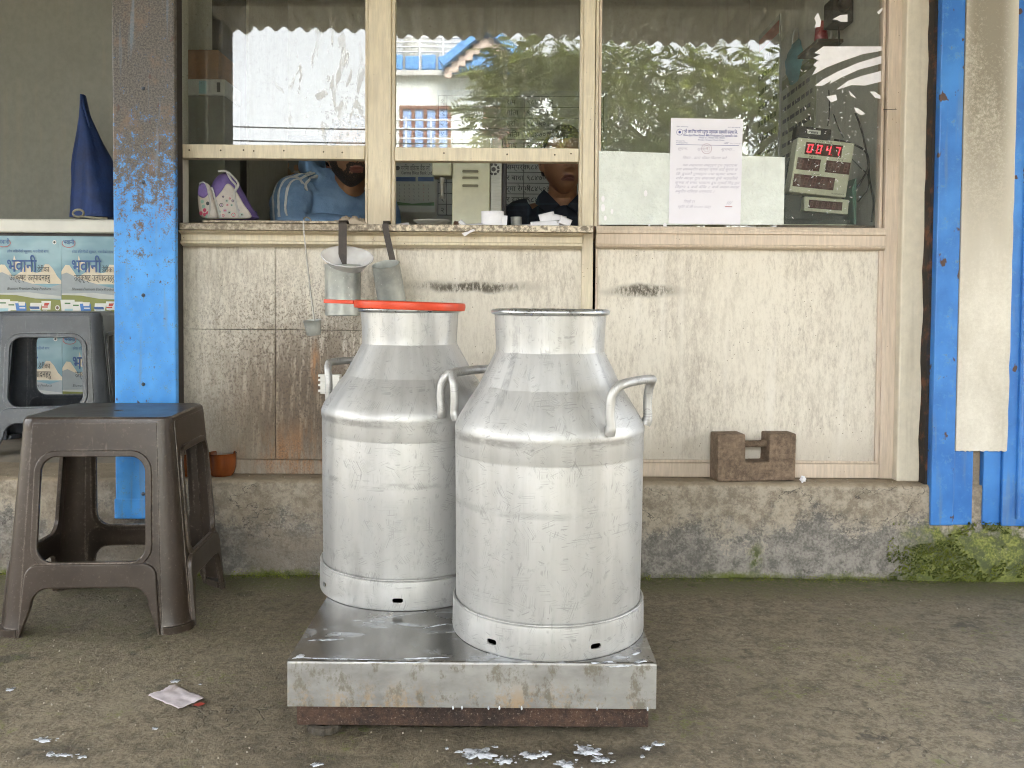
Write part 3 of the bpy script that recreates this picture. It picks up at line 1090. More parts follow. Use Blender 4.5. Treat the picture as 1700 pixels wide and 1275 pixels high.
# ================================================================== the street behind the camera (seen only mirrored in the panes)
YS = YG
def Wr(px, py, L):
    """point mirrored in the panes: path length L from the camera along y"""
    p = W(px, py, L)
    return Vector((p.x, 2 * YS - L, p.z))


# corrugated awning
aw = thing('corrugated_awning', 'rusty corrugated sheet awning over the shop forecourt', 'awning')
ye = 2 * YS - 6.15
ze = Wr(700, 66, 6.15).z
zw = 2.92
M_sheet = plain('dull_galvanised_sheet', (0.34, 0.335, 0.31), 0.6, 0.2, 0.2, 3)
b = B()
n = 560
xs = [-5.6 + 11.2 * i / n for i in range(n + 1)]
rows_ = 5
vs_ = []
for i, x in enumerate(xs):
    for k in range(rows_):
        t = k / (rows_ - 1)
        y = (YF + 0.02) + (ye + 0.03 * (1 if int((x + 9) / 0.8) % 2 else 0) - YF) * t
        z = zw + (ze - zw) * t + 0.018 * math.sin(2 * PI * x / 0.108) + (0.02 if int((x + 9) / 0.8) % 2 else 0) * t - 0.02 * x * t
        vs_.append((x, y, z))
b.add(vs_, [(i * rows_ + k, (i + 1) * rows_ + k, (i + 1) * rows_ + k + 1, i * rows_ + k + 1) for i in range(n) for k in range(rows_ - 1)])
o = b.build('corrugated_sheet', M_sheet, aw, smooth=60)
sol = o.modifiers.new('thick', 'SOLIDIFY'); sol.thickness = 0.003; sol.offset = 1
M_timber = plain('dark_roof_timber', (0.10, 0.07, 0.045), 0.8, 0, 0.25, 10)
for t in (0.12, 0.42, 0.74):
    b = B()
    y = YF + (ye - YF) * t
    z = zw + (ze - zw) * t - 0.055
    b.box(-5.5, 5.5, y - 0.03, y + 0.03, z - 0.12, z - 0.06)
    b.build('purlin', M_timber, aw)
for x in (-5.2, 5.2):
    b = B()
    b.box(x - 0.05, x + 0.05, ye + 0.2, ye + 0.3, 0, ze - 0.02)
    b.build('awning_post', M_timber, aw)

# dark wall added at the left to keep sky out of the pane reflection
xw = Wr(377, 150, 6.0).x
b = B()
b.box(xw - 1.3, xw, 2 * YS - 6.12, 2 * YS - 5.9, 0, 2.62)
tag(b.build('left_sky_blocker', plain('dark_blocker_brown', (0.06, 0.055, 0.048), 0.8, 0, 0.3, 8)), 'dark wall added left of the forecourt to block sky from the pane reflection', 'wall')

xw2 = Wr(1302, 150, 6.0).x  # second dark wall, added at the right so the pane mirrors no sky
b = B()
b.box(xw2, xw2 + 1.9, 2 * YS - 6.12, 2 * YS - 5.9, 0, 2.62)
tag(b.build('right_sky_blocker', plain('dark_blocker_green', (0.05, 0.055, 0.045), 0.8, 0, 0.3, 8)), 'dark wall added right of the forecourt to block sky from the pane reflection', 'wall')

# house across the street
LH = 19.5
YH = 2 * YS - LH
M_house = mat_wallpaint('pale_house_plaster', (0.76, 0.80, 0.77), 0.2)
M_hblue = plain('bright_blue_parapet', (0.08, 0.28, 0.62), 0.5, 0, 0.15, 4)
M_peach = plain('peach_gable_trim', (0.60, 0.47, 0.40), 0.6, 0, 0.1, 5)
M_brown = plain('red_brown_window_wood', (0.18, 0.065, 0.035), 0.5, 0, 0.15, 10)
M_curt = plain('blue_curtain_glass', (0.22, 0.34, 0.60), 0.25, 0, 0.1, 4)
M_steel_rail = plain('white_rail_paint', (0.65, 0.66, 0.66), 0.35, 0.3, 0.05, 10)
hs_ = thing('town_house', 'pale two storey house with blue parapet and gable across the street', 'house')


def hx(px):
    return W(px, 150, LH).x


def hz(py, px=760):
    return W(px, py, LH).z


b = B()
b.box(hx(618), 5.2, YH - 7, YH, 0, hz(129))
b.build('wall', M_house, hs_)
b = B()
b.box(hx(616), 5.4, YH - 7.2, YH + 0.22, hz(129) + 0.002, hz(121))
b.build('roof_slab', plain('grey_slab', (0.55, 0.55, 0.53), 0.8, 0, 0.1, 4), hs_)
npan = 9
for i in range(npan):
    xa = hx(620) + i * 0.36
    b = B()
    b.box(xa, xa + 0.31, YH + 0.08, YH + 0.20, hz(120), hz(97) + 0.03 * (i % 2))
    b.build('parapet_panel', M_hblue, hs_, bevel=0.03)
for py in (66, 74, 82, 90):
    b = B()
    b.tube([(hx(616), YH + 0.15, hz(py)), (hx(800), YH + 0.15, hz(py))], 0.022, 8)
    b.build('roof_rail', M_steel_rail, hs_, smooth=60)
for px in (657, 697, 736, 776):
    b = B()
    b.tube([(hx(px), YH + 0.15, hz(121)), (hx(px), YH + 0.15, hz(58))], 0.03, 8)
    b.build('rail_post', M_steel_rail, hs_, smooth=60)
# gable
ga, gb, gt = (hx(742), hz(127)), (hx(876), hz(127)), (hx(809), hz(70))
b = B()
b.prism([(ga[0], YH + 0.6, ga[1]), (gb[0], YH + 0.6, gb[1]), (gt[0], YH + 0.6, gt[1])], (0, -1.2, 0))
b.build('gable', M_hblue, hs_)
for (p, q) in ((ga, gt), (gt, gb)):
    d = Vector((q[0] - p[0], 0, q[1] - p[1])).normalized()
    nrm = Vector((-d.z, 0, d.x))
    b = B()
    P, Q = Vector((p[0], 0, p[1])), Vector((q[0], 0, q[1]))
    b.prism([P + Vector((0, YH + 0.9, 0)), Q + Vector((0, YH + 0.9, 0)), Q + Vector((0, YH + 0.9, 0)) + nrm * 0.16, P + Vector((0, YH + 0.9, 0)) + nrm * 0.16], (0, -1.5, 0))
    b.build('roof_slope', M_hblue, hs_)
    steps = 6
    for i in range(steps):
        s0 = P + (Q - P) * (i / steps)
        s1 = P + (Q - P) * ((i + 1) / steps)
        lo = min(s0.z, s1.z)
        b = B()
        b.box(min(s0.x, s1.x), max(s0.x, s1.x), YH + 0.602, YH + 0.7, lo - 0.20, lo + 0.02)
        b.build('gable_step', M_peach, hs_)


def hwindow(pa, pb, pyt, zbot, nb, pane):
    w_ = B()
    xa, xb, zt_ = hx(pa), hx(pb), hz(pyt)
    fr = 0.07
    w_.box(xa, xb, YH + 0.001, YH + 0.09, zt_ - fr, zt_)
    w_.box(xa, xb, YH + 0.001, YH + 0.09, zbot, zbot + fr)
    zm = zbot + (zt_ - zbot) * 0.38
    w_.box(xa, xb, YH + 0.002, YH + 0.08, zm - 0.03, zm + 0.03)
    for i in range(nb + 1):
        x = xa + (xb - xa - fr) * i / nb
        w_.box(x, x + fr, YH + 0.0015, YH + 0.085, zbot, zt_)
    win = w_.build('window', M_brown, hs_)
    for i in range(nb):
        x = xa + (xb - xa - fr) * i / nb
        bb = B()
        bb.box(x + fr + 0.005, xa + (xb - xa - fr) * (i + 1) / nb - 0.005, YH + 0.0005, YH + 0.03, zbot + fr, zt_ - fr)
        bb.build('pane', pane, win)


hwindow(664, 749, 177, 3.3, 4, M_curt)
hwindow(803, 872, 178, 3.3, 5, plain('dark_shutter_slats', (0.10, 0.055, 0.04), 0.5, 0, 0.2, 6))
hwindow(664, 749, 300, 0.9, 4, M_curt)
b = B()
b.box(hx(616), 4.2, YH + 0.001, YH + 1.3, 2.95, 3.1)
b.build('balcony_slab', M_house, hs_)
for z in (3.9, 4.12, 4.32, 4.5):
    b = B()
    b.tube([(hx(640), YH + 1.2, z), (hx(830), YH + 1.2, z)], 0.018, 8)
    b.build('balcony_rail', M_steel_rail, hs_, smooth=60)
for px in (640, 685, 724, 775, 818):
    b = B()
    b.tube([(hx(px), YH + 1.2, 3.1), (hx(px), YH + 1.2, 4.56)], 0.022, 8)
    b.build('baluster_post', M_steel_rail, hs_, smooth=60)
tk = thing('water_tank', 'white round water tank on the house roof', 'tank', (hx(690), YH - 1.0, hz(121)))
b = B()
b.lathe([(0, 0), (0.42, 0), (0.42, 0.9), (0.38, 1.0), (0.15, 1.1), (0.15, 1.15), (0, 1.15)], 24)
b.build('tank_shell', plain('tank_plastic', (0.5, 0.5, 0.46), 0.5, 0, 0.1, 3), tk, smooth=40)

# cables across the street
M_cable = plain('black_cable_sheath', (0.02, 0.02, 0.02), 0.6, 0, 0.1, 20)
for py, lab in ((208, 'upper overhead cable crossing in front of the house'), (231, 'lower overhead cable crossing in front of the house')):
    p, q = Wr(200, py - 4, 13.0), Wr(1000, py + 6, 13.0)
    pts = [p + (q - p) * (i / 24) + Vector((0, 0, -0.05 * math.sin(PI * i / 24))) for i in range(25)]
    b = B()
    b.tube(pts, 0.011, 6)
    tag(b.build('overhead_cable', M_cable, smooth=60), lab, 'cable', 'cables over the street')

# feathery tree at the roadside
def leaf_mat():
    m = Mat('feathery_leaf')
    n1 = m.noise(0.9, 2, 0.5)
    n2 = m.noise(14, 2, 0.5)
    c = m.mix(m.rng(n1, 0.35, 0.65), (0.065, 0.10, 0.018), (0.155, 0.18, 0.038))
    c = m.mix(m.mul(n2, 0.5), c, (0.20, 0.21, 0.06))
    p = m.n.new('ShaderNodeBsdfDiffuse')
    t = m.n.new('ShaderNodeBsdfTranslucent')
    mx_ = m.n.new('ShaderNodeMixShader')
    mx_.inputs[0].default_value = 0.35
    m.put(c, p.inputs[0]); m.put(c, t.inputs[0])
    m.t.links.new(p.outputs[0], mx_.inputs[1]); m.t.links.new(t.outputs[0], mx_.inputs[2])
    o = m.n.new('ShaderNodeOutputMaterial')
    m.t.links.new(mx_.outputs[0], o.inputs[0])
    return m.m


M_leaf = leaf_mat()
M_bark = plain('grey_brown_bark', (0.13, 0.10, 0.075), 0.9, 0, 0.3, 12, 0.6, 0.02)


def tree(label, base, clumps, nleaf, seed):
    rnd = random.Random(seed)
    tr_ = thing('feathery_tree', label, 'tree', base, 0, 'trees across the forecourt')
    top = Vector((0.1, 0, 2.4))
    b = B()
    b.tube(crom([(0, 0, -0.05), (0.05, 0.05, 1.0), top], 6), [0.17 - 0.06 * i / 12 for i in range(13)], 12)
    b.build('trunk', M_bark, tr_, smooth=60)
    limbs = B()
    lb = B()
    for (cx, cy_, cz, rx, rz) in clumps:
        c = Vector((cx, cy_, cz))
        mid = top.lerp(c, 0.5) + Vector((0, 0, 0.15))
        limbs.tube(crom([top * 0.9, mid, c], 5), [0.045 - 0.037 * i / 10 for i in range(11)], 7)
        for _ in range(int(nleaf * rx * rx)):
            while True:
                d = Vector((rnd.uniform(-1, 1), rnd.uniform(-1, 1), rnd.uniform(-1, 1)))
                if 0.15 < d.length < 1:
                    break
            p = c + Vector((d.x * rx, d.y * rx, d.z * rz))
            # a pinnate leaf that arches out and droops
            out_ = Vector((d.x + rnd.uniform(-.5, .5), d.y + rnd.uniform(-.5, .5), rnd.uniform(-.35, .25)))
            out_ = out_.normalized() if out_.length > 1e-3 else Vector((1, 0, 0))
            side = out_.cross(Vector((0, 0, 1)))
            side = side.normalized() if side.length > 1e-3 else Vector((0, 1, 0))
            side = (Matrix.Rotation(rnd.uniform(-1.25, 1.25), 3, out_) @ side).normalized()
            ln = rnd.uniform(0.22, 0.38)
            m_ = 6
            for k in range(m_):
                t = (k + 0.6) / m_
                q = p + out_ * ln * t + Vector((0, 0, -0.35 * ln * t * t))
                w = 0.095 * math.sin(PI * (0.2 + 0.7 * t)) + 0.02
                for sgn in (-1, 1):
                    e = q + side * sgn * w + out_ * 0.045 - Vector((0, 0, 0.25 * w))
                    n_ = out_ * 0.021
                    lb.add([q - n_ * 0.3, (q + e) / 2 + n_, e, (q + e) / 2 - n_], [(0, 1, 2, 3)])
    limbs.build('limb', M_bark, tr_, smooth=60)
    cr = lb.build('crown', M_leaf, tr_, fix=False)
    cr['kind'] = 'stuff'
    return tr_


def clump_at(base, px, py, L, rx, rz):
    p = Wr(px, py, L)
    return (p.x - base[0], p.y - base[1], p.z - base[2], rx, rz)


tb = (3.0, 2 * YS - 13.2, 0.0)
cl = []
rnd = random.Random(3)
for px, py, L, rx, rz in ((905, 160, 12.6, .75, .6), (870, 115, 12.9, .7, .5), (950, 110, 12.4, .7, .55), (930, 225, 12.4, .65, .6), (860, 235, 12.7, .5, .45),
                          (1010, 130, 12.8, .7, .6), (1040, 200, 12.4, .8, .7), (1035, 285, 12.6, .7, .55), (1100, 120, 12.9, .62, .5), (1120, 235, 12.9, .7, .6),
                          (1170, 165, 12.5, .55, .42), (1195, 110, 12.9, .5, .4), (1240, 180, 13.0, .55, .5), (1290, 135, 13.2, .55, .45), (1330, 210, 13.2, .6, .6),
                          (1400, 130, 13.6, .7, .4), (1380, 250, 13.4, .7, .6), (1450, 190, 13.6, .6, .5), (1200, 300, 12.7, .8, .5), (1300, 330, 13.0, .7, .5), (1100, 340, 12.8, .7, .4), (960, 300, 12.8, .5, .5), (820, 180, 12.6, .4, .28)):
    cl.append(clump_at(tb, px, py, L, rx, rz))
tree('feathery green roadside tree in front of the house', tb, cl, 350, 5)
tb2 = (7.5, 2 * YS - 17, 0.0)
cl2 = [(0, 0, 4.6, 1.5, 1.1), (-1.4, .4, 3.6, 1.2, 1.0), (1.3, .2, 3.8, 1.3, 1.0), (0, .5, 2.9, 1.4, .8)]
tree('second feathery tree farther along the road', tb2, cl2, 110, 8)

# ================================================================== milk cans on the platform scale
def mat_alu(seed=0.0, belly=0.0):
    m = Mat('scuffed_aluminium')
    o = m.xyz()
    # coordinates rolled out round the can
    ang = m.mul(m.math('ARCTAN2', o[1], o[0]), 0.178)
    cb_ = m.n.new('ShaderNodeCombineXYZ')
    m.put(ang, cb_.inputs[0]); m.put(o[2], cb_.inputs[1]); cb_.inputs[2].default_value = seed

    def cn(scale, st=(1, 1, 1), rot=0.0, loc=(0, 0, 0), det=3, rough=0.6, dist=0.0):
        r_ = m.n.new('ShaderNodeMapping'); r_.vector_type = 'POINT'
        m.t.links.new(cb_.outputs[0], r_.inputs[0])
        r_.inputs['Rotation'].default_value = (0, 0, rot)
        k = m.n.new('ShaderNodeMapping')
        m.t.links.new(r_.outputs[0], k.inputs[0])
        k.inputs['Scale'].default_value = st
        k.inputs['Location'].default_value = loc
        n = m.n.new('ShaderNodeTexNoise')
        m.t.links.new(k.outputs[0], n.inputs['Vector'])
        n.inputs['Scale'].default_value = scale
        n.inputs['Detail'].default_value = det
        n.inputs['Roughness'].default_value = rough
        n.inputs['Distortion'].default_value = dist
        return n.outputs['Fac']

    a = cn(5, (1, 0.8, 1), 0, (0, 0, 3), 5)
    st = cn(14, (3.0, 0.25, 1), 0, (2, 0, 0), 5, 0.65)
    base = m.mix(m.rng(m.add(m.mul(st, 0.5), m.mul(a, 0.5)), 0.33, 0.67), (0.415, 0.413, 0.398), (0.525, 0.522, 0.506))
    scr = None
    for k, (rot, sx_, sy_, lo) in enumerate(((0.35, 240, 11, 0.57), (-0.55, 220, 9, 0.58), (1.15, 260, 10, 0.58), (0.05, 260, 7, 0.58), (1.52, 200, 4, 0.56), (-1.2, 240, 12, 0.59))):
        ln = m.rng(m.math('ABSOLUTE', m.sub(cn(1.0, (sx_, sy_, 1), rot, (k * 7, k * 3, 0), 1, 0.4), 0.5)), 0.026, 0.008)
        ln = m.mul(ln, m.rng(cn(26, (1, 1, 1), 0, (k * 5 + 1, k, 4), 2), lo, lo + 0.05))
        scr = ln if scr is None else m.mx(scr, ln)
    base = m.mix(m.mul(scr, 0.34), base, (0.16, 0.16, 0.155))
    # thumb sized dull smears and pits
    smg = m.mul(m.rng(cn(9, (1, 0.7, 1), 0, (6, 1, 2), 6, 0.7), 0.53, 0.70), 0.40)
    base = m.mix(smg, base, (0.30, 0.30, 0.29))
    hat = m.mul(m.rng(cn(60, (1, 0.5, 1), 0.3, (1, 1, 1), 4, 0.7), 0.56, 0.66), m.rng(cn(7, (1, 1, 1), 0, (8, 2, 2), 2), 0.48, 0.6))
    base = m.mix(m.mul(hat, 0.45), base, (0.27, 0.27, 0.26))
    pit = m.mul(m.rng(m.vor(60, (1, 1, 0.8)), 0.10, 0.05), m.rng(a, 0.5, 0.62))
    base = m.mix(m.mul(pit, 0.6), base, (0.14, 0.13, 0.12))
    for z0, w_, k in ((0.371, 0.010, 0.6), (0.336, 0.0014, 0.35), (0.060, 0.004, 0.55), (0.249, 0.009, 0.30 + belly)):
        e = m.mul(m.rng(m.math('ABSOLUTE', m.sub(m.add(o[2], m.mul(m.sub(a, 0.5), 0.012)), z0)), w_, w_ * 0.25), m.rng(cn(11, (0.7, 1.5, 1), 0, (2, z0 * 40, 2), 5, 0.7), 0.44, 0.60))
        base = m.mix(m.mul(e, k), base, (0.20, 0.195, 0.185))
    low_ = m.mul(m.mul(m.rng(o[2], 0.25, 0.20), m.rng(o[2], 0.07, 0.12)), m.rng(m.add(m.mul(st, 0.6), m.mul(a, 0.4)), 0.44, 0.6))
    base = m.mix(m.mul(low_, 0.10 + belly), base, (0.30, 0.30, 0.295))
    # spills that ran down from the neck
    rn = m.mul(m.mul(m.rng(cn(9, (1.6, 0.10, 1), 0, (4, 1, 1), 3), 0.58, 0.66), m.rng(o[2], 0.39, 0.46)), m.rng(m.noise(60, 3), 0.3, 0.6))
    base = m.mix(m.mul(rn, 0.5), base, (0.24, 0.24, 0.24))
    ru = m.mul(m.rng(cn(12, (2.2, 0.08, 1), 0, (9, 1, 1), 3), 0.60, 0.68), m.rng(o[2], 0.34, 0.25))
    base = m.mix(m.mul(ru, 0.30), base, (0.40, 0.41, 0.385))
    rough = m.add(m.rng(st, 0.3, 0.7, 0.40, 0.50), m.mul(scr, 0.15))
    return m.out(base, rough, 0.52, m.sub(m.add(m.mul(a, 0.8), m.mul(hat, 0.3)), m.mul(scr, 0.5)), 0.15, 0.002)


M_alu = mat_alu()
M_alu2 = mat_alu(5.0, 0.30)
M_rim = plain('polished_rim_metal', (0.50, 0.52, 0.53), 0.3, 0.85, 0.12, 40)
M_orange = plain('orange_red_plastic', (0.64, 0.060, 0.018), 0.38, 0, 0.1, 30, 0.15, 0.002)
_m = Mat('spilt_milk')
_mn = _m.noise(55, 4, 0.65)
M_milk = _m.out(_m.mix(_m.rng(_mn, 0.4, 0.6), (0.40, 0.43, 0.46), (0.72, 0.75, 0.80)), 0.10, 0, Alpha=_m.rng(_mn, 0.36, 0.52, 0.45, 1.0))


def milk_can(label, loc, hang, slot0, lid, M_alu, fat=1.0):
    t = thing('milk_can', label, 'milk can', loc, 0, 'aluminium milk cans on the scale')
    b = B()
    b.lathe([(0, 0.03), (0.168, 0.03), (0.1745, 0.045), (0.1755, 0.06), (0.1770, 0.20), (0.1776, 0.332), (0.1774, 0.3345), (0.1780, 0.337), (0.1782, 0.366),
             (0.1793, 0.374), (0.1795, 0.380), (0.1782, 0.387), (0.1740, 0.397), (0.150, 0.436), (0.118, 0.484), (0.1085, 0.499), (0.1050, 0.511), (0.1030, 0.522), (0.1028, 0.540), (0.1060, 0.596),
             (0.1030, 0.596), (0.0995, 0.53), (0.148, 0.432), (0.172, 0.38), (0.170, 0.10), (0, 0.09)], 96)
    for p in b.v:                                          # knocks and slight dents
        rr_ = math.hypot(p.x, p.y)
        if rr_ > 0.108:
            q_ = 1 + (fat - 1) * min(1.0, (rr_ - 0.108) / 0.06)
            p.x *= q_
            p.y *= q_
            d_ = 0.0011 * mn.noise(Vector((p.x * 9, p.y * 9, p.z * 7 + lid * 9))) + 0.0005 * mn.noise(Vector((p.x * 30, p.y * 30, p.z * 24)))
            p.x *= 1 + d_ / rr_
            p.y *= 1 + d_ / rr_
    b.build('body', M_alu, t, smooth=25)
    b = B()
    b.lathe([(0.1060 + 0.0068 * math.cos(2 * PI * i / 12), 0.597 + 0.0058 * math.sin(2 * PI * i / 12)) for i in range(12)], 80, closed=True)
    b.build('rolled_rim', M_rim, t, smooth=60)
    # skirt ring with oblong drain slots
    b = B()
    b.lathe([(0.1750, 0.060), (0.1785, 0.0595), (0.1808, 0.057), (0.1815, 0.052), (0.1822, 0.006), (0.1815, 0.0015), (0.1800, 0.0), (0.1785, 0.0015), (0.1785, 0.048), (0.1750, 0.054)], 96, closed=True)
    ring = b.build('base_ring', M_alu, t)
    c = B()
    for k in range(6):
        a = slot0 + k * PI / 3
        pts = [((0.0055 if abs(R(90) - 0) and math.cos(R(x)) > 0 else -0.0055) + 0.0048 * math.cos(R(x)), 0.0215 + 0.0048 * math.sin(R(x))) for x in (-90, -60, -30, 0, 30, 60, 89, 91, 120, 150, 180, 210, 240, 269)]
        Mx = Matrix.Rotation(a, 4, 'Z')
        c.prism([(u, -0.215, v) for u, v in pts], (0, 0.06, 0), 0, Mx)
    cut = c.build('cutter', M_dark, t)
    mod = ring.modifiers.new('slots', 'BOOLEAN')
    mod.object = cut
    mod.operation = 'DIFFERENCE'
    mod.solver = 'EXACT'
    dg = bpy.context.evaluated_depsgraph_get()
    me = bpy.data.meshes.new_from_object(ring.evaluated_get(dg))
    ring.modifiers.clear()
    ring.data = me
    me.materials.clear(); me.materials.append(M_alu)
    me.polygons.foreach_set('use_smooth', [True] * len(me.polygons))
    me.set_sharp_from_angle(angle=R(28))
    bpy.data.objects.remove(cut)
    for v in me.vertices:
        v.co.x *= fat
        v.co.y *= fat
    b = B()
    b.lathe([(0.1788 + 0.0026 * math.cos(2 * PI * i / 8), 0.0605 + 0.0022 * math.sin(2 * PI * i / 8)) for i in range(8)], 96, closed=True)
    for p in b.v:
        p.x *= fat
        p.y *= fat
    b.build('weld_bead', M_alu, t, smooth=60)
    # two bent tube handles welded to the shoulder
    for s in (0, PI):
        def P(da, r, z):
            a = hang + s + R(da)
            r *= fat
            return Vector((r * math.cos(a), r * math.sin(a), z))
        pts = [P(-24, 0.180, 0.388), P(-24.5, 0.185, 0.402), P(-25, 0.184, 0.425), P(-24.5, 0.186, 0.452), P(-22, 0.191, 0.469), P(-17, 0.192, 0.4755),
               P(0, 0.190, 0.4765), P(17, 0.192, 0.4755), P(22, 0.191, 0.469), P(24.5, 0.186, 0.452), P(25, 0.184, 0.425), P(24.5, 0.185, 0.402), P(24, 0.180, 0.388)]
        # straighten the bar
        q0, q1 = pts[5].copy(), pts[7].copy()
        pts[6] = (q0 + q1) / 2 + Vector((0, 0, 0.0015))
        b = B()
        path = crom(pts, 5)
        n = len(path)
        b.tube(path, [0.0084 if 4 < i < n - 5 else 0.0098 for i in range(n)], 12)
        b.build('handle', M_alu, t, smooth=50)
    if lid:
        tilt = Matrix.Translation((0, 0, 0.6085)) @ Matrix.Rotation(R(1.6), 4, 'Y')
        b = B()
        b.lathe([(0, 0.003), (0.088, 0.003), (0.094, 0.0055), (0.118, 0.006), (0.1205, 0.004), (0.121, -0.003), (0.1195, -0.0105), (0.1165, -0.011), (0.1165, 0.0), (0, 0.0)], 80, M=tilt)
        # pull tab
        tab = [(-0.118, -0.030), (-0.165, -0.026), (-0.186, -0.012), (-0.189, 0.010), (-0.178, 0.026), (-0.118, 0.034)]
        b.prism([(x, y, -0.0035) for x, y in tab], (0, 0, 0.008), 0, tilt)
        b.build('lid', M_orange, t, smooth=40, bevel=0.001)
    return t


ZS = 0.133     # top of the scale
c1 = W(909, 1050, 1.657)
c2 = W(679, 1000, 1.905)
milk_can('front aluminium milk can with open neck and bare metal rim', (c1.x, 1.657, ZS), R(-33), R(25), False, M_alu)
milk_can('rear aluminium milk can with an orange plastic rim lid', (c2.x, 1.905, ZS), R(-40), R(0), True, M_alu2, 1.055)


# ---------------------------------------------------------------- scale
def mat_steel_tray():
    m = Mat('milky_stainless_steel')
    o = m.xyz()
    br = m.noise(30, 4, 0.6, (0.5, 0.12, 1))
    a = m.noise(6, 5, 0.65)
    f = m.noise(120, 4, 0.7)
    base = m.mix(m.rng(br, 0.3, 0.7), (0.22, 0.215, 0.205), (0.33, 0.325, 0.31))
    top = m.rng(o[2], ZS - 0.004, ZS - 0.001)
    # milk film smeared over the top
    film = m.noise(9, 5, 0.6, (0.55, 1.3, 1), (1, 3, 0), 1.6)
    fm = m.mul(m.mul(m.rng(film, 0.50, 0.60), m.rng(a, 0.36, 0.54)), top)
    base = m.mix(m.mul(fm, 0.7), base, (0.50, 0.53, 0.56))
    # rust stains and drip runs on the skirt
    side = m.sub(1.0, top)
    lowz = m.rng(o[2], ZS - 0.02, ZS - 0.078)
    rs = m.mul(m.mul(side, lowz), m.rng(m.add(m.mul(f, 0.5), m.mul(m.noise(13, 4, 0.6, (1.6, 1, 0.3)), 0.5)), 0.48, 0.60))
    base = m.mix(m.mul(rs, 0.85), base, (0.30, 0.20, 0.10))
    dr = m.mul(side, m.rng(m.noise(22, 3, 0.5, (2.0, 1, 0.10), (3, 0, 0)), 0.60, 0.68))
    base = m.mix(m.mul(dr, 0.35), base, (0.25, 0.235, 0.20))
    base = m.mix(m.mul(m.mul(side, m.rng(a, 0.4, 0.62)), 0.35), base, (0.36, 0.35, 0.32))
    grm = m.mul(side, m.rng(m.noise(26, 6, 0.75, (1, 1, 0.6), (3, 3, 3)), 0.50, 0.60))
    base = m.mix(m.mul(grm, 0.75), base, (0.15, 0.13, 0.095))
    rough = m.add(m.rng(a, 0.3, 0.7, 0.20, 0.30), m.add(m.mul(rs, 0.25), m.mul(side, 0.18)))
    metal = m.sub(0.88, m.add(m.mul(rs, 0.6), m.add(m.mul(fm, 0.35), m.mul(side, 0.35))))
    return m.out(base, rough, metal, m.add(m.mul(br, 0.3), m.mul(rs, 0.8)), 0.12, 0.001)


def mat_rust(name, c1_=(0.030, 0.021, 0.017), c2_=(0.105, 0.058, 0.038), sc=60):
    m = Mat(name)
    a = m.noise(sc * 0.15, 5, 0.7)
    b_ = m.noise(sc, 6, 0.75)
    c = m.noise(sc * 4, 4, 0.7)
    base = m.mix(m.rng(m.add(m.mul(a, 0.5), m.mul(b_, 0.5)), 0.38, 0.64), c1_, c2_)
    base = m.mix(m.mul(m.rng(c, 0.58, 0.7), 0.5), base, (0.42, 0.35, 0.29))
    return m.out(base, 0.85, 0.15, m.add(b_, m.mul(c, 0.5)), 0.8, 0.006)


M_tray = mat_steel_tray()
M_rust = mat_rust('crusted_rust')
xs0, xs1 = W(477, 1106, 1.475).x, W(1090, 1112, 1.475).x
sx = (xs0 + xs1) / 2
hw = (xs1 - xs0) / 2
y0, y1 = 1.475, 2.11
ps = thing('platform_scale', 'low stainless steel platform scale on a rusty base under the two cans', 'scale', (sx, y0, 0))
b = B()
d_ = y1 - y0
b.box(-hw, hw, 0, d_, ZS - 0.002, ZS)
th = 0.0018
b.box(-hw, hw, 0, th, ZS - 0.080, ZS - 0.0021)
b.box(-hw, hw, d_ - th, d_, ZS - 0.080, ZS - 0.0021)
b.box(-hw, -hw + th, th, d_ - th, ZS - 0.080, ZS - 0.0021)
b.box(hw - th, hw, th, d_ - th, ZS - 0.080, ZS - 0.0021)
# rolled front edge, welded into one outline
b2 = B()
n = 6
sec = [(0, ZS - 0.080)] + [(0.006 - 0.006 * math.cos(R(90 * i / n)), ZS - 0.006 + 0.006 * math.sin(R(90 * i / n))) for i in range(n + 1)] + [(d_ - 0.006 + 0.006 * math.sin(R(90 * i / n)), ZS - 0.006 + 0.006 * math.cos(R(90 * i / n))) for i in range(n + 1)] + [(d_, ZS - 0.080)]
vs_ = []
for y, z in sec:
    vs_ += [(-hw, y, z), (hw, y, z)]
b2.add(vs_, [(2 * i, 2 * i + 1, 2 * i + 3, 2 * i + 2) for i in range(len(sec) - 1)])
for s in (-hw, hw):
    b2.poly([(s, y, z) for y, z in sec])
b2.build('tray', M_tray, ps, smooth=50, bevel=0.0025)
b = B()
ft = 0.0125
for (xa, xb, ya, yb) in ((-hw + 0.012, hw - 0.010, 0.016, 0.056), (-hw + 0.012, hw - 0.010, d_ - 0.056, d_ - 0.016), (-hw + 0.012, -hw + 0.052, 0.0562, d_ - 0.0562), (hw - 0.05, hw - 0.010, 0.0562, d_ - 0.0562)):
    b.box(xa, xb, ya, yb, ft, ZS - 0.074)
b.build('base_frame', M_rust, ps, bevel=0.002)
b = B()
b.box(-hw + 0.03, hw - 0.03, 0.05, d_ - 0.05, 0.045, 0.049)
b.build('base_plate', M_rust, ps)
M_rubber = plain('muddy_rubber', (0.060, 0.050, 0.036), 0.9, 0, 0.3, 60, 0.5, 0.003)
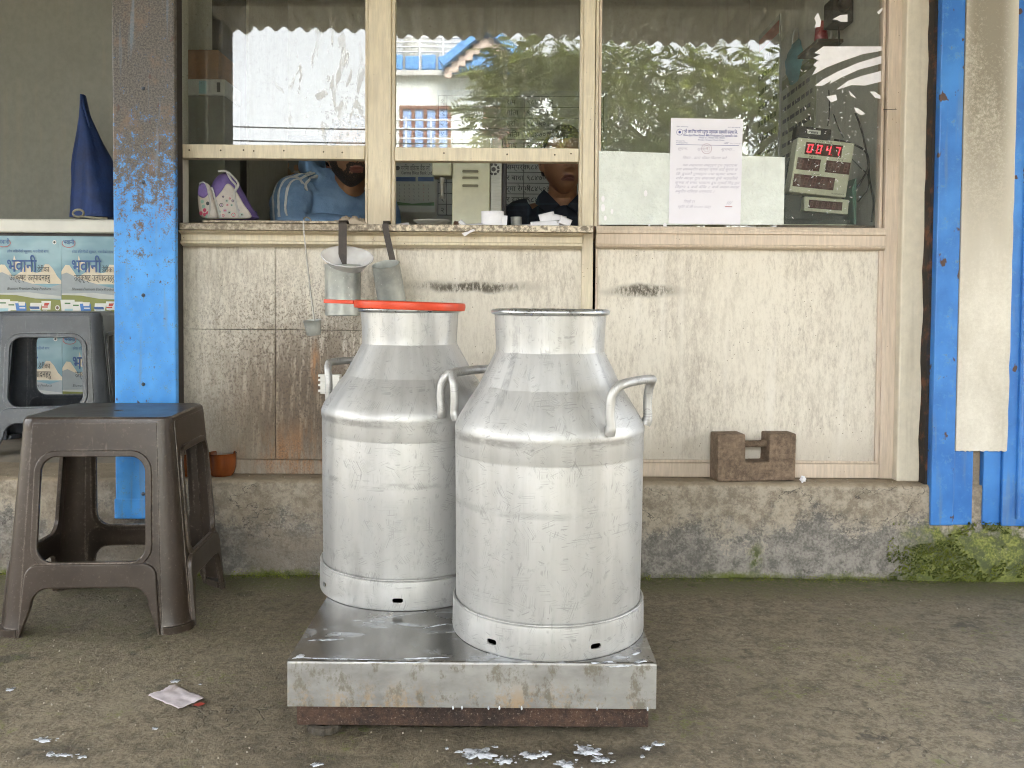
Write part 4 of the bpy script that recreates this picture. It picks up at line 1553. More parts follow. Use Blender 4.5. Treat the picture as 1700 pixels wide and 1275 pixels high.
for fx in (-hw + 0.058, hw - 0.06):
    for fy in ((0.030 if fx < 0 else 0.2), d_ - 0.06):
        b = B()
        nn = 48
        vs_ = []
        for z, rr_ in ((0.0, 0.028), (0.0015, 0.030), (0.009, 0.030), (0.012, 0.028), (0.0135, 0.02)):
            for j in range(nn):
                r_ = rr_ * (1.0 if j % 4 < 2 else 0.93)
                vs_.append((fx + r_ * math.cos(2 * PI * j / nn), fy + r_ * math.sin(2 * PI * j / nn), z))
        b.add(vs_, [(k * nn + j, k * nn + (j + 1) % nn, (k + 1) * nn + (j + 1) % nn, (k + 1) * nn + j) for k in range(4) for j in range(nn)])
        b.build('foot', M_rubber, ps)
# milk hanging in drops on the skirt edge
for px in (752, 767, 811, 829, 866, 991, 1075):
    p = W(px, 1187, 1.475)
    b = B()
    b.lathe([(0, -0.004), (0.0014, -0.003), (0.0018, -0.001), (0.0012, 0.0015), (0, 0.0035)], 8, M=Matrix.Translation((p.x - sx, -0.0005, ZS - 0.0795)))
    b.build('milk_drop', M_milk, ps, smooth=80)


def puddle(c, rx, ry, seed, z, h=0.0012, n=72, rot=0.0, drops=0):
    """flat irregular pool with lobes, plus a few droplets thrown off it"""
    rnd = random.Random(seed)
    b = B()
    blobs = [(c[0], c[1], rx, ry)]
    for _ in range(drops):
        a = rnd.uniform(0, 6.28)
        q = rnd.uniform(1.15, 2.0)
        k = rnd.uniform(0.06, 0.22)
        blobs.append((c[0] + rx * q * math.cos(a), c[1] + ry * q * math.sin(a), rx * k, max(ry * k, rx * k * 0.5)))
    for bi, (cx, cy_, ax, ay) in enumerate(blobs):
        m_ = n if bi == 0 else 14
        out_ = []
        for i in range(m_):
            a = 2 * PI * i / m_
            d = Vector((math.cos(a), math.sin(a), seed * 3.1 + bi))
            k = 1 + 0.75 * mn.noise(d * 1.3) + 0.45 * mn.noise(d * 3.1) + (0.14 * mn.noise(d * 6.0) if bi == 0 else 0)
            k = max(k, 0.15)
            u, v = ax * k * math.cos(a), ay * k * math.sin(a)
            out_.append((cx + u * math.cos(rot) - v * math.sin(rot), cy_ + u * math.sin(rot) + v * math.cos(rot)))
        vs_ = [(x, y, z) for x, y in out_] + [(cx + (x - cx) * 0.93, cy_ + (y - cy_) * 0.93, z + h) for x, y in out_] + [(cx, cy_, z + h)]
        b.add(vs_, [(i, (i + 1) % m_, m_ + (i + 1) % m_, m_ + i) for i in range(m_)] + [(m_ + i, m_ + (i + 1) % m_, 2 * m_) for i in range(m_)])
    return b


# milk round the front can's foot, on the tray
for k, (px, py, rx, ry, rot) in enumerate(((1000, 1100, .022, .004, .15), (1040, 1105, .018, .0035, .1), (1062, 1098, .014, .006, .5), (1058, 1084, .012, .0025, .9), (1020, 1107, .02, .002, .05),
                                       (640, 1100, .05, .0022, .0), (560, 1094, .06, .002, -.05), (497, 1090, .012, .005, .9), (700, 1093, .03, .003, .1), (545, 1062, .03, .004, .1), (720, 1040, .022, .003, .5))):
    # where that pixel meets the tray top
    d = CM @ Vector(((px - 850.0) / F, -(py - YPP) / F, -1.0))
    t = (ZS - CAMZ) / d.z
    p = d * t
    b = puddle((p.x - sx, p.y - y0), rx, ry, 40 + k, ZS + 0.0002, 0.0004, 48, rot)
    b.build('milk_smear', M_milk, ps, smooth=60)


def floor_pt(px, py, z=0.0):
    d = CM @ Vector(((px - 850.0) / F, -(py - YPP) / F, -1.0))
    return d * ((z - CAMZ) / d.z)


SPOTS = [(795, 1252, .028, .011, 'wide milk puddle on the floor below the front of the scale'), (838, 1263, .013, .006, 'small milk puddle beside the wide one'),
         (880, 1255, .016, .006, 'milk puddle just left of the middle gap on the floor'), (905, 1252, .008, .005, 'tiny round milk drop between two floor puddles'),
         (975, 1248, .021, .008, 'milk puddle below the right half of the scale'), (1000, 1262, .014, .005, 'milk puddle at the bottom edge right of centre'),
         (1073, 1242, .008, .004, 'oval milk drop right of the floor puddles'), (1090, 1236, .011, .003, 'thin milk streak below the right corner of the scale'),
         (940, 1270, .014, .006, 'dull milk splash at the bottom edge of the picture'), (1067, 1257, .004, .003, 'round milk dot under the oval drop'), (742, 1243, .003, .002, 'lone milk dot below the scale middle'),
         (292, 1131, .009, .005, 'pale milk spot behind the paper scrap'), (18, 1145, .007, .005, 'milk spot near the left edge of the floor'), (105, 1254, .013, .003, 'thin milk streak at the lower left'),
         (72, 1229, .013, .004, 'dull milk streak at the lower left'), (82, 1253, .006, .004, 'small milk drop left of the thin streak'), (527, 1270, .009, .004, 'milk drop below the scale foot'), (138, 1257, .008, .003, 'faint milk streak right of the thin one'),
         (257, 1210, .006, .002, 'tiny milk fleck in front of the paper scrap'), (332, 1137, .003, .002, 'milk dot right of the pale spot')]
for k, (px, py, rx, ry, lab) in enumerate(SPOTS):
    p = floor_pt(px, py)
    b = puddle((0, 0), rx, ry * 1.7, 100 + k, 0.0002, 0.0006, drops=5 if rx > 0.01 else 0)
    o = b.build('milk_puddle', M_milk, smooth=60)
    o.location = (p.x, p.y, 0.0006)
    tag(o, lab, 'puddle', 'spilt milk on the floor')


# ================================================================== plastic stools
def mat_plastic(name, c, scuff):
    m = Mat(name)
    a = m.noise(9, 5, 0.65)
    b_ = m.noise(120, 4, 0.7)
    s1 = m.rng(m.noise(50, 3, 0.6, (1, 1, 0.12), (0, 0, 0), 0, (0.3, 0.6, 0.2)), 0.66, 0.74)
    s2 = m.rng(m.vor(70, (1, 1, 0.7)), 0.10, 0.03)
    base = m.mix(m.rng(a, 0.35, 0.65), tuple(x * 0.85 for x in c), tuple(x * 1.25 for x in c))
    mk = m.mx(m.mul(s1, 0.5), m.mul(s2, m.rng(a, 0.45, 0.6)))
    base = m.mix(m.mul(mk, 0.55), base, scuff)
    base = m.mix(m.mul(m.rng(b_, 0.55, 0.75), 0.2), base, scuff)
    bv = m.n.new('ShaderNodeBevel'); bv.samples = 4; bv.inputs[0].default_value = 0.006      # edges rubbed pale by use
    ge = m.n.new('ShaderNodeNewGeometry')
    dt = m.n.new('ShaderNodeVectorMath'); dt.operation = 'DOT_PRODUCT'
    m.t.links.new(bv.outputs[0], dt.inputs[0]); m.t.links.new(ge.outputs['Normal'], dt.inputs[1])
    ed = m.mul(m.rng(dt.outputs['Value'], 0.985, 0.86), m.rng(m.add(m.mul(a, 0.5), m.mul(b_, 0.5)), 0.42, 0.58))
    base = m.mix(m.mul(ed, 0.55), base, scuff)
    return m.out(base, m.rng(a, 0.3, 0.7, 0.28, 0.38), 0, m.add(m.mul(b_, 0.3), mk), 0.12, 0.002)


def stool(label, loc, rot, H, wt, wb, mat):
    """moulded square stool: tapering body with chamfered corners, an opening and an arch on every side"""
    t = thing('plastic_stool', label, 'stool', loc, rot, 'plastic stools')
    ct, cb = 0.030, 0.050             # corner chamfer at top and foot
    zt = H - 0.012
    lean = math.atan((wb - wt) / 2 / zt)
    hgt = zt / math.cos(lean)
    def half(v):                      # half width of a side's flat at height v along the slope
        k = v / hgt
        return (wb / 2 - cb) + ((wt / 2 - ct) - (wb / 2 - cb)) * k
    b = B()
    v0, v1 = 0.345 * hgt, 0.840 * hgt
    va = 0.225 * hgt
    def op(grow=0.0):
        return rrect(-half(v0) + 0.030 - grow, half(v0) - 0.030 + grow, v0 - grow, v1 + grow, 0.034 + grow, 7, top=(-half(v1) + 0.026 - grow, half(v1) - 0.026 + grow))
    def arch(grow=0.0):
        r_ = 0.038
        w0, w1 = half(0) - 0.006 + grow * 0.5, half(va) - 0.024 + grow
        out_ = [(w0, 0.0)]
        for i in range(8):
            a = R(90 * i / 7)
            out_.append((w1 - r_ + r_ * math.cos(a), va + grow - r_ + r_ * math.sin(a)))
        return out_ + [(-u, v) for u, v in reversed(out_)]
    ar = arch()
    outer = [(-half(0) - 0.0, 0.0)] + [(u, v) for u, v in reversed(ar)] + [(half(0), 0.0), (half(hgt), hgt), (-half(hgt), hgt)]
    pan = shape2d([outer, op()], 0.004, 0.0012, 1)
    lip_in = op()
    lip = shape2d([op(0.014), op(0.0)], 0.010, 0.0022, 2)
    # the foot rail: a step standing out over the arch
    vb = v0 - 0.004
    ao = arch(0.0)
    rail_out = [(u, v) for u, v in reversed(arch(0.004))]
    wv = half(vb) - 0.022
    bar = [(-half(va) + 0.012, 0.02)] + [(u, v) for u, v in reversed(ar) if v > 0.001] + [(half(va) - 0.012, 0.02)]
    r_ = 0.03
    topc = []
    for i in range(7):
        a = R(90 - 90 * i / 6)
        topc.append((half(va) - 0.008 - r_ + r_ * math.cos(a), vb - r_ + r_ * math.sin(a)))
    railshape = [(-u, v) for u, v in reversed(topc)][::-1]
    rail = shape2d([[(half(0) - 0.002, 0.0)] + list(reversed(topc)) + [(-u, v) for u, v in topc] + [(-half(0) + 0.002, 0.0)] + [(u, v) for u, v in reversed(ar)]], 0.014, 0.003, 2)
    for k in range(4):
        Rz = Matrix.Rotation(k * PI / 2, 4, 'Z')
        Ms = Rz @ frameM((0, -wb / 2, 0), (1, 0, 0), (0, math.sin(lean), math.cos(lean)))
        b.add(pan[0], pan[1], 0, Ms)
        b.add([p + Vector((0, 0, 0.003)) for p in lip[0]], lip[1], 0, Ms)
        b.add([p + Vector((0, 0, 0.005)) for p in rail[0]], rail[1], 0, Ms)
        # chamfered corner strip with a groove, flared at the foot
        rows_ = 14
        prof_n = 7
        vs_ = []
        for i in range(rows_ + 1):
            kz = i / rows_
            z = zt * kz
            w = wb / 2 + (wt / 2 - wb / 2) * kz
            c = cb + (ct - cb) * kz
            fl = 0.006 * max(0, 1 - kz * 14)
            for j in range(prof_n + 1):
                s = j / prof_n
                a = R(90 * s)
                # rounded corner between the two flats
                x = (w - c) + c * math.sin(a) * (0.985 if 0 < j < prof_n else 1) + fl * math.sin(a)
                y = -((w - c) + c * math.cos(a)) - fl * math.cos(a)
                vs_.append((x, y, z))
        b.add(vs_, [(i * (prof_n + 1) + j, i * (prof_n + 1) + j + 1, (i + 1) * (prof_n + 1) + j + 1, (i + 1) * (prof_n + 1) + j) for i in range(rows_) for j in range(prof_n)], 0, Rz)
        # foot pad
        pad = []
        w = wb / 2 + 0.004
        for j in range(8):
            a = R(90 * j / 7)
            pad.append((w - cb + (cb + 0.005) * math.sin(a), -(w - cb + (cb + 0.005) * math.cos(a)), 0))
        pad += [(w - 0.016, -(w - cb), 0), (w - cb, -(w - 0.016), 0)]
        b.prism(pad, (0, 0, 0.016), 0, Rz)
    b.build('leg_frame', mat, t, smooth=35)
    # seat
    def ring(w, c, z, m_=6):
        out_ = []
        for k in range(4):
            Rz = Matrix.Rotation(k * PI / 2, 4, 'Z')
            for j in range(m_ + 1):
                a = R(90 * j / m_)
                out_.append(Rz @ Vector((w - c + c * math.sin(a), -(w - c + c * math.cos(a)), z)))
        return out_
    b = B()
    L0 = [ring(wt / 2 + 0.001, ct, zt - 0.02), ring(wt / 2 + 0.0012, ct, zt - 0.004), ring(wt / 2 - 0.0015, ct, H - 0.004), ring(wt / 2 - 0.006, ct - 0.002, H), ring(wt / 2 - 0.03, ct - 0.01, H - 0.001), ring(0.012, 0.0119, H - 0.0015), ring(0.0118, 0.0117, H - 0.02)]
    n = len(L0[0])
    vs_ = [p for r in L0 for p in r]
    fs = [(i * n + j, i * n + (j + 1) % n, (i + 1) * n + (j + 1) % n, (i + 1) * n + j) for i in range(len(L0) - 1) for j in range(n)]
    b.add(vs_, fs)
    b.build('seat', mat, t, smooth=35)
    return t


M_brownpl = mat_plastic('worn_brown_plastic', (0.042, 0.030, 0.022), (0.28, 0.235, 0.19))
M_greypl = mat_plastic('slate_grey_plastic', (0.060, 0.068, 0.082), (0.25, 0.27, 0.29))
stool('dark brown plastic stool standing on the ground at the left', (-0.945, 2.095, 0.0), R(4), 0.482, 0.33, 0.41, M_brownpl).scale = (1, 0.86, 1)
stool('slate grey plastic stool up on the shop floor before the freezer', (WX(96, 2.93), 2.93, ZPL - 0.003), R(16), 0.448, 0.31, 0.39, M_greypl)

# ================================================================== iron weight on the plinth
def mat_iron():
    m = Mat('rusted_cast_iron')
    a = m.noise(14, 6, 0.7)
    b_ = m.noise(75, 6, 0.75)
    base = m.mix(m.rng(m.add(m.mul(a, 0.5), m.mul(b_, 0.5)), 0.36, 0.64), (0.10, 0.070, 0.048), (0.29, 0.21, 0.145))
    base = m.mix(m.mul(m.rng(b_, 0.55, 0.72), 0.5), base, (0.30, 0.25, 0.17))
    return m.out(base, 0.8, 0.2, m.add(a, b_), 0.6, 0.006)


M_iron = mat_iron()
p = W(1253, 803, YB + 0.025)
wgt = thing('iron_weight', 'rusty cast iron block weight with a bar handle on the plinth', 'weight', (p.x + 0.006, YB + 0.028, ZPL + 0.001), R(7))
ww, hh = 0.112, WZ(718, YB + 0.03) - ZPL
prof = [(-ww, 0), (ww, 0), (ww, hh), (0.036, hh), (0.034, hh * 0.40), (-0.032, hh * 0.40), (-0.034, hh), (-ww, hh)]
b = B()
b.prism([(u, 0, v) for u, v in prof], (0, 0.062, 0))
b.build('block', M_iron, wgt, bevel=0.004, seg=3)
b = B()
b.tube([(-0.036, 0.031, hh * 0.76), (-0.02, 0.031, hh * 0.755), (0.02, 0.031, hh * 0.755), (0.038, 0.031, hh * 0.77)], [0.0105, 0.0095, 0.0095, 0.012], 14)
b.build('handle', M_iron, wgt, smooth=50)

# ================================================================== brown glazed bowls
M_glaze = plain('amber_brown_glaze', (0.17, 0.045, 0.010), 0.12, 0, 0.35, 24, 0.1, 0.002, (1, 1, 0.2))
for px, py, lab in ((368, 797, 'amber brown glazed bowl on the plinth right of the brown stool'), (311, 797, 'amber brown glazed bowl half hidden behind the stool leg')):
    p = W(px, py, YB + 0.06)
    b = B()
    b.lathe([(0, 0.003), (0.024, 0.003), (0.024, 0), (0.029, 0), (0.035, 0.008), (0.0385, 0.022), (0.0395, 0.040), (0.0390, 0.058), (0.0400, 0.061), (0.0385, 0.0625), (0.0365, 0.060), (0.036, 0.03), (0.028, 0.01), (0, 0.008)], 40)
    o = b.build('brown_bowl', M_glaze, smooth=40)
    o.location = (p.x, YB + 0.062, ZPL + 0.0008)
    tag(o, lab, 'bowl', 'brown bowls on the plinth')

# ================================================================== things hung on the counter edge
_z = Mat('speckled_zinc')
_za, _zb = _z.noise(18, 4, 0.6), _z.rng(_z.vor(140, (1, 1, 0.5)), 0.16, 0.06)
M_zinc = _z.out(_z.mix(_z.mul(_zb, _z.rng(_z.noise(30, 2, 0.5, (1, 1, 1), (4, 4, 4)), 0.48, 0.56)), _z.mix(_z.rng(_za, 0.3, 0.7), (0.27, 0.285, 0.27), (0.43, 0.445, 0.42)), (0.62, 0.63, 0.62)), 0.45, 0.4, _za, 0.15, 0.002)
M_strap = plain('black_iron_strap', (0.045, 0.036, 0.030), 0.5, 0.5, 0.3, 40)
M_wire = plain('dull_steel_wire', (0.36, 0.35, 0.32), 0.4, 0.7, 0.2, 60)


def cup(r0, r1, h, nm, mat, par, M=None):
    b = B()
    b.lathe([(0, 0.0), (r0 - 0.002, 0.0), (r0, 0.002), ((r0 + r1) / 2 + 0.0004, h * 0.5), (r1, h - 0.002), (r1 + 0.0012, h), (r1 - 0.001, h), (r1 - 0.002, h - 0.003), (r0 - 0.002, 0.004), (0, 0.004)], 40, M=M)
    return b.build(nm, mat, par, smooth=40)


def strap_path(x, ztop, zlow, dx, y):
    return crom([(x + 0.002, y + 0.030, ztop - 0.012), (x + 0.001, y + 0.028, ztop + 0.003), (x, y + 0.012, ztop + 0.008), (x, y, ztop + 0.002), (x, y - 0.001, ztop - 0.02), (x + dx, y - 0.002, zlow)], 5)


def flat_strip(path, w, th, mat, name, par):
    """flat metal strip whose width lies along x"""
    b = B()
    vs_ = []
    for i, p in enumerate(path):
        d = (path[min(i + 1, len(path) - 1)] - path[max(i - 1, 0)]).normalized()
        nrm = d.cross(Vector((1, 0, 0))).normalized()
        for sx_, sn in ((-1, -1), (1, -1), (1, 1), (-1, 1)):
            vs_.append(p + Vector((1, 0, 0)) * sx_ * w / 2 + nrm * sn * th / 2)
    n = len(path)
    fs = [(i * 4 + j, i * 4 + (j + 1) % 4, (i + 1) * 4 + (j + 1) % 4, (i + 1) * 4 + j) for i in range(n - 1) for j in range(4)] + [(3, 2, 1, 0), tuple((n - 1) * 4 + j for j in range(4))]
    b.add(vs_, fs)
    return b.build(name, mat, par, smooth=40)


yh = YC - 0.012
# big measure with a funnel stuck in it
s_ = F / 2.33
q = W(569, 524, 2.325)
lad = thing('milk_measure', 'tall zinc milk measure on a black strap with a funnel in it', 'milk measure', (q.x, 2.325, q.z))
hz_ = 84 / s_
cup(0.046, 0.0475, hz_, 'cup', M_zinc, lad)
loc = lad.location
pth = [p - loc for p in strap_path(W(569, 370, yh).x, Z_ledge_t, W(569, 460, yh).z, 0, yh)]
flat_strip(pth, 0.022, 0.0022, M_strap, 'strap', lad)


def mat_clear():
    m = Mat('cloudy_clear_plastic')
    p = m.n.new('ShaderNodeBsdfPrincipled')
    p.inputs['Base Color'].default_value = (0.80, 0.80, 0.82, 1)
    p.inputs['Roughness'].default_value = 0.2
    tr = m.n.new('ShaderNodeBsdfTransparent')
    mxs = m.n.new('ShaderNodeMixShader')
    m.put(m.rng(m.noise(14, 3), 0.3, 0.7, 0.36, 0.50), mxs.inputs[0])
    m.t.links.new(tr.outputs[0], mxs.inputs[1])
    m.t.links.new(p.outputs[0], mxs.inputs[2])
    o = m.n.new('ShaderNodeOutputMaterial')
    m.t.links.new(mxs.outputs[0], o.inputs[0])
    return m.m


M_clear = mat_clear()
fc = Vector((q.x + 0.004, 2.325 + 0.020, q.z + hz_ - 0.040))
fu = thing('plastic_funnel', 'cloudy clear plastic funnel resting tilted in the zinc measure', 'funnel', fc)
Mf = Matrix.Rotation(R(9), 4, 'Y') @ Matrix.Rotation(R(25), 4, 'X')
b = B()
prf = [(0.008, -0.030), (0.011, 0.0), (0.030, 0.020), (0.050, 0.045), (0.0655, 0.068), (0.0675, 0.069)]
b.lathe(prf + [(r - 0.0016, z + 0.0008) for r, z in reversed(prf)], 56, M=Mf, closed=True)
b.build('cone', M_clear, fu, smooth=40)
b = B()
b.lathe([(0.0675 + 0.0018 * math.cos(2 * PI * i / 8), 0.069 + 0.0018 * math.sin(2 * PI * i / 8)) for i in range(8)], 56, M=Mf, closed=True)
b.build('rim', M_clear, fu, smooth=60)

# smaller measure, hung askew
q = W(652, 507, 2.325)
lad = thing('milk_measure', 'smaller zinc milk measure hung askew on a black strap', 'milk measure', (q.x, 2.325, q.z))
hz_ = 68 / s_
Mc = Matrix.Rotation(R(-7), 4, 'Y') @ Matrix.Rotation(R(20), 4, 'X')
cup(0.037, 0.036, hz_ + 0.006, 'cup', M_zinc, lad, Mc)
loc = lad.location
top = W(641, 370, yh)
pth = [p - loc for p in strap_path(top.x, Z_ledge_t, W(655, 446, yh).z, W(655, 446, yh).x - top.x, yh)]
flat_strip(pth, 0.017, 0.0022, M_strap, 'strap', lad)
b = B()
b.lathe([(0, 0.003), (0.003, 0.002), (0.004, 0), (0, 0)], 10, M=Matrix.Translation(W(654, 446, yh - 0.006) - loc) @ Matrix.Rotation(R(90), 4, 'X'))
b.build('rivet', M_strap, lad)

# long wire dipper
q = W(521, 556, 2.335)
lad = thing('wire_dipper', 'small zinc dipper on a long thin wire handle', 'dipper', (q.x, 2.335, q.z))
loc = lad.location
cup(0.0185, 0.0235, 0.040, 'cup', M_zinc, lad, Matrix.Rotation(R(-5), 4, 'Y') @ Matrix.Rotation(R(6), 4, 'X'))
t0 = W(504, 372, yh)
pth = [Vector((t0.x + 0.016, YC + 0.022, Z_ledge_t - 0.004)), Vector((t0.x + 0.012, YC + 0.014, Z_ledge_t + 0.012)), Vector((t0.x + 0.005, YC + 0.002, Z_ledge_t + 0.017)), Vector((t0.x, yh, Z_ledge_t + 0.006)), W(506, 400, yh), W(514, 470, yh), W(521, 526, 2.352), W(523, 540, 2.352)]
b = B()
b.tube([p - loc for p in crom(pth, 6)], 0.0022, 8)
b.build('handle', M_wire, lad, smooth=60)

# white ribbed plastic block on the boards behind the rear can
p = W(546, 638, YP - 0.03)
rb = thing('ribbed_plastic_clip', 'white ribbed plastic clip on the boards behind the rear can', 'clip', (p.x, YP, p.z))
b = B()
b.box(-0.022, 0.030, -0.04, -0.0008, -0.026, 0.026)
b.build('body', plain('white_plastic', (0.70, 0.69, 0.64), 0.4, 0, 0.06, 30), rb, bevel=0.002)
for z in (-0.020, -0.004, 0.010, 0.022):
    b = B()
    b.box(-0.027, 0.032, -0.044, -0.036, z, z + 0.006)
    b.build('rib', rb.children[0].data.materials[0], rb, bevel=0.001)

# ================================================================== paper and litter
M_paper = plain('white_paper', (0.78, 0.77, 0.80), 0.75, 0, 0.04, 40, 0.1, 0.002)
M_dirtypaper = plain('dirty_pinkish_paper', (0.62, 0.56, 0.58), 0.8, 0, 0.12, 35, 0.3, 0.004, dirt=(0.26, 0.20, 0.15))


def sheet(outline, amp, seed, n=14):
    """crinkled sheet over a quadrilateral outline (4 corners)"""
    a, b_, c, d = [Vector(p) for p in outline]
    bb = B()
    vs_ = []
    for j in range(n + 1):
        for i in range(n + 1):
            u, v = i / n, j / n
            p = a.lerp(b_, u).lerp(d.lerp(c, u), v)
            p.z += amp * (0.5 + 0.5 * mn.noise(Vector((u * 3 + seed, v * 3, seed)))) + amp * 0.4 * abs(mn.noise(Vector((u * 7, v * 7, seed))))
            vs_.append(p)
    bb.add(vs_, [(j * (n + 1) + i, j * (n + 1) + i + 1, (j + 1) * (n + 1) + i + 1, (j + 1) * (n + 1) + i) for j in range(n) for i in range(n)])
    return bb


c0 = floor_pt(293, 1160)
qs = [floor_pt(*q_) - c0 for q_ in ((246, 1158), (290, 1140), (340, 1163), (296, 1180))]
o = sheet(qs, 0.007, 3).build('paper_scrap', M_dirtypaper, smooth=40)
o.location = (c0.x, c0.y, 0.001)
o.modifiers.new('thick', 'SOLIDIFY').thickness = 0.0006
tag(o, 'crumpled dirty white paper scrap lying on the floor before the stool', 'paper scrap')
c0 = floor_pt(330, 1172)
qs = [floor_pt(*q_) - c0 for q_ in ((318, 1172), (332, 1167), (342, 1170), (330, 1174))]
o = sheet(qs, 0.002, 5, 6).build('red_wrapper_scrap', plain('red_wrapper', (0.45, 0.07, 0.05), 0.5, 0, 0.1, 30), smooth=40)
o.location = (c0.x, c0.y, 0.0006)
tag(o, 'tiny red wrapper scrap under the edge of the paper', 'wrapper')


def wad(c, r, seed):
    b = B()
    n, k = 12, 8
    vs_ = []
    for j in range(k + 1):
        th = PI * j / k
        for i in range(n):
            ph = 2 * PI * i / n
            d = Vector((math.sin(th) * math.cos(ph), math.sin(th) * math.sin(ph), math.cos(th)))
            rr_ = r * (0.75 + 0.6 * mn.noise(d * 2.3 + Vector((seed, 0, 0))))
            vs_.append(Vector(c) + d * rr_)
    b.add(vs_, [(j * n + i, j * n + (i + 1) % n, (j + 1) * n + (i + 1) % n, (j + 1) * n + i) for j in range(k) for i in range(n)])
    return b


p = W(1334, 790, YB + 0.02)
o = wad((0, 0, 0.008), 0.0105, 3).build('paper_wad', M_paper)
o.location = (p.x, YB + 0.024, ZPL)
tag(o, 'crumpled white paper wad on the plinth right of the iron weight', 'paper wad')
p = W(1250, 762, YB + 0.07)
b = B()
b.box(-0.026, 0.026, 0, 0.010, 0, 0.005)
o = b.build('folded_slip', M_paper)
o.location = (p.x, YB + 0.072, WZ(766, YB + 0.07))
# it stands on the bottom rail behind the weight
o.location = (W(1250, 764, YF).x, YF - 0.010, Z_bot + 0.0005 if False else WZ(766, YF))
o.location.y = YF - 0.002
o.location.z = Z_bot + 0.0002
tag(o, 'folded white slip on the bottom rail behind the weight', 'paper slip')
# grit and chips
M_grit = plain('pale_grit', (0.42, 0.38, 0.31), 0.9, 0, 0.2, 50)
rnd = random.Random(11)
b = B()
for _ in range(260):
    px, py = rnd.uniform(-60, 1760), rnd.uniform(985, 1275)
    p = floor_pt(px, py)
    r_ = rnd.uniform(0.0008, 0.0022)
    w_ = wad((p.x, p.y, r_ * 0.4), r_, rnd.uniform(0, 50))
    b.add(w_.v, w_.f)
for _ in range(90):
    x = rnd.uniform(-1.9, 1.25)
    y = rnd.uniform(YB + 0.015, YF - 0.006)
    r_ = rnd.uniform(0.0008, 0.0026)
    w_ = wad((x, y, ZPL + r_ * 0.4), r_, rnd.uniform(0, 50))
    b.add(w_.v, w_.f)
for px, py, r_ in ((1655, 999, .006), (1635, 997, .004), (1628, 996, .003), (1622, 1001, .003), (1668, 990, .003), (1482, 798, .005), (1513, 806, .003)):
    p = floor_pt(px, py, ZPL if py < 850 else 0)
    w_ = wad((p.x, p.y, p.z + r_ * 0.5), r_, r_ * 999)
    b.add(w_.v, w_.f)
o = b.build('grit', M_grit, smooth=40)
o['kind'] = 'stuff'
o['label'] = 'pale grit and chips scattered over floor and plinth'

# ================================================================== freezer bay
M_enamel = plain('cream_white_enamel', (0.62, 0.62, 0.57), 0.35, 0, 0.06, 8)
M_blk = plain('black_rubber_seal', (0.02, 0.016, 0.016), 0.6, 0, 0.1, 30)
YZ = 3.2
zf0 = ZPL + 0.0
zlid0, zlid1 = WZ(387, YZ, 90), WZ(364, YZ, 90)
fx0, fx1 = WX(-140, YZ), WX(262, YZ)
fz = thing('chest_freezer', 'cream chest freezer with dairy posters on its front behind the grey stool', 'freezer', (0, 0, 0))
b = B()
b.box(fx0, fx1, YZ, 3.72, zf0 + 0.06, zlid0 - 0.012)
b.build('cabinet', M_enamel, fz, bevel=0.006)
b = B()
b.box(fx0 - 0.004, fx1 + 0.004, YZ - 0.012, 3.725, zlid0, zlid1)
b.build('lid', M_enamel, fz, bevel=0.008, seg=3)
b = B()
b.box(fx0 + 0.004, fx1 - 0.004, YZ + 0.006, 3.71, zlid0 - 0.0118, zlid0 - 0.0002)
b.build('seal', M_blk, fz)
b = B()
b.box(fx0 + 0.02, fx1 - 0.02, YZ + 0.02, 3.70, zf0 + 0.002, zf0 + 0.0598)
b.build('plinth_grille', M_blk, fz)


def flatmat(name, c, rough=0.45):
    return plain(name, c, rough, 0, 0.05, 25, 0.03, 0.001)


def mat_skyprint():
    m = Mat('printed_blue_sky')
    n_ = m.noise(5, 3, 0.5, (1, 1, 2))
    return m.out(m.mix(m.rng(n_, 0.35, 0.65), (0.13, 0.27, 0.34), (0.24, 0.40, 0.46)), 0.3)


PM = [mat_skyprint(), flatmat('print_cloud_cream', (0.62, 0.55, 0.42)), flatmat('print_hill_grey', (0.30, 0.34, 0.36)), flatmat('print_mist', (0.46, 0.48, 0.46)), flatmat('print_meadow', (0.20, 0.22, 0.045)),
      flatmat('print_dark_blue', (0.025, 0.085, 0.26)), flatmat('print_ink', (0.03, 0.035, 0.04)), flatmat('print_red', (0.45, 0.05, 0.03)), flatmat('print_white', (0.66, 0.66, 0.62)), flatmat('print_blue', (0.05, 0.18, 0.50)),
      flatmat('print_orange', (0.50, 0.17, 0.04)), flatmat('print_green', (0.06, 0.16, 0.05)), flatmat('print_lilac', (0.38, 0.28, 0.42)), flatmat('print_pale_blue', (0.30, 0.50, 0.58)), flatmat('print_brown', (0.16, 0.10, 0.06)), flatmat('print_yellow', (0.58, 0.42, 0.10))]
pw, ph = 107 / F * YZ, 158 / F * YZ


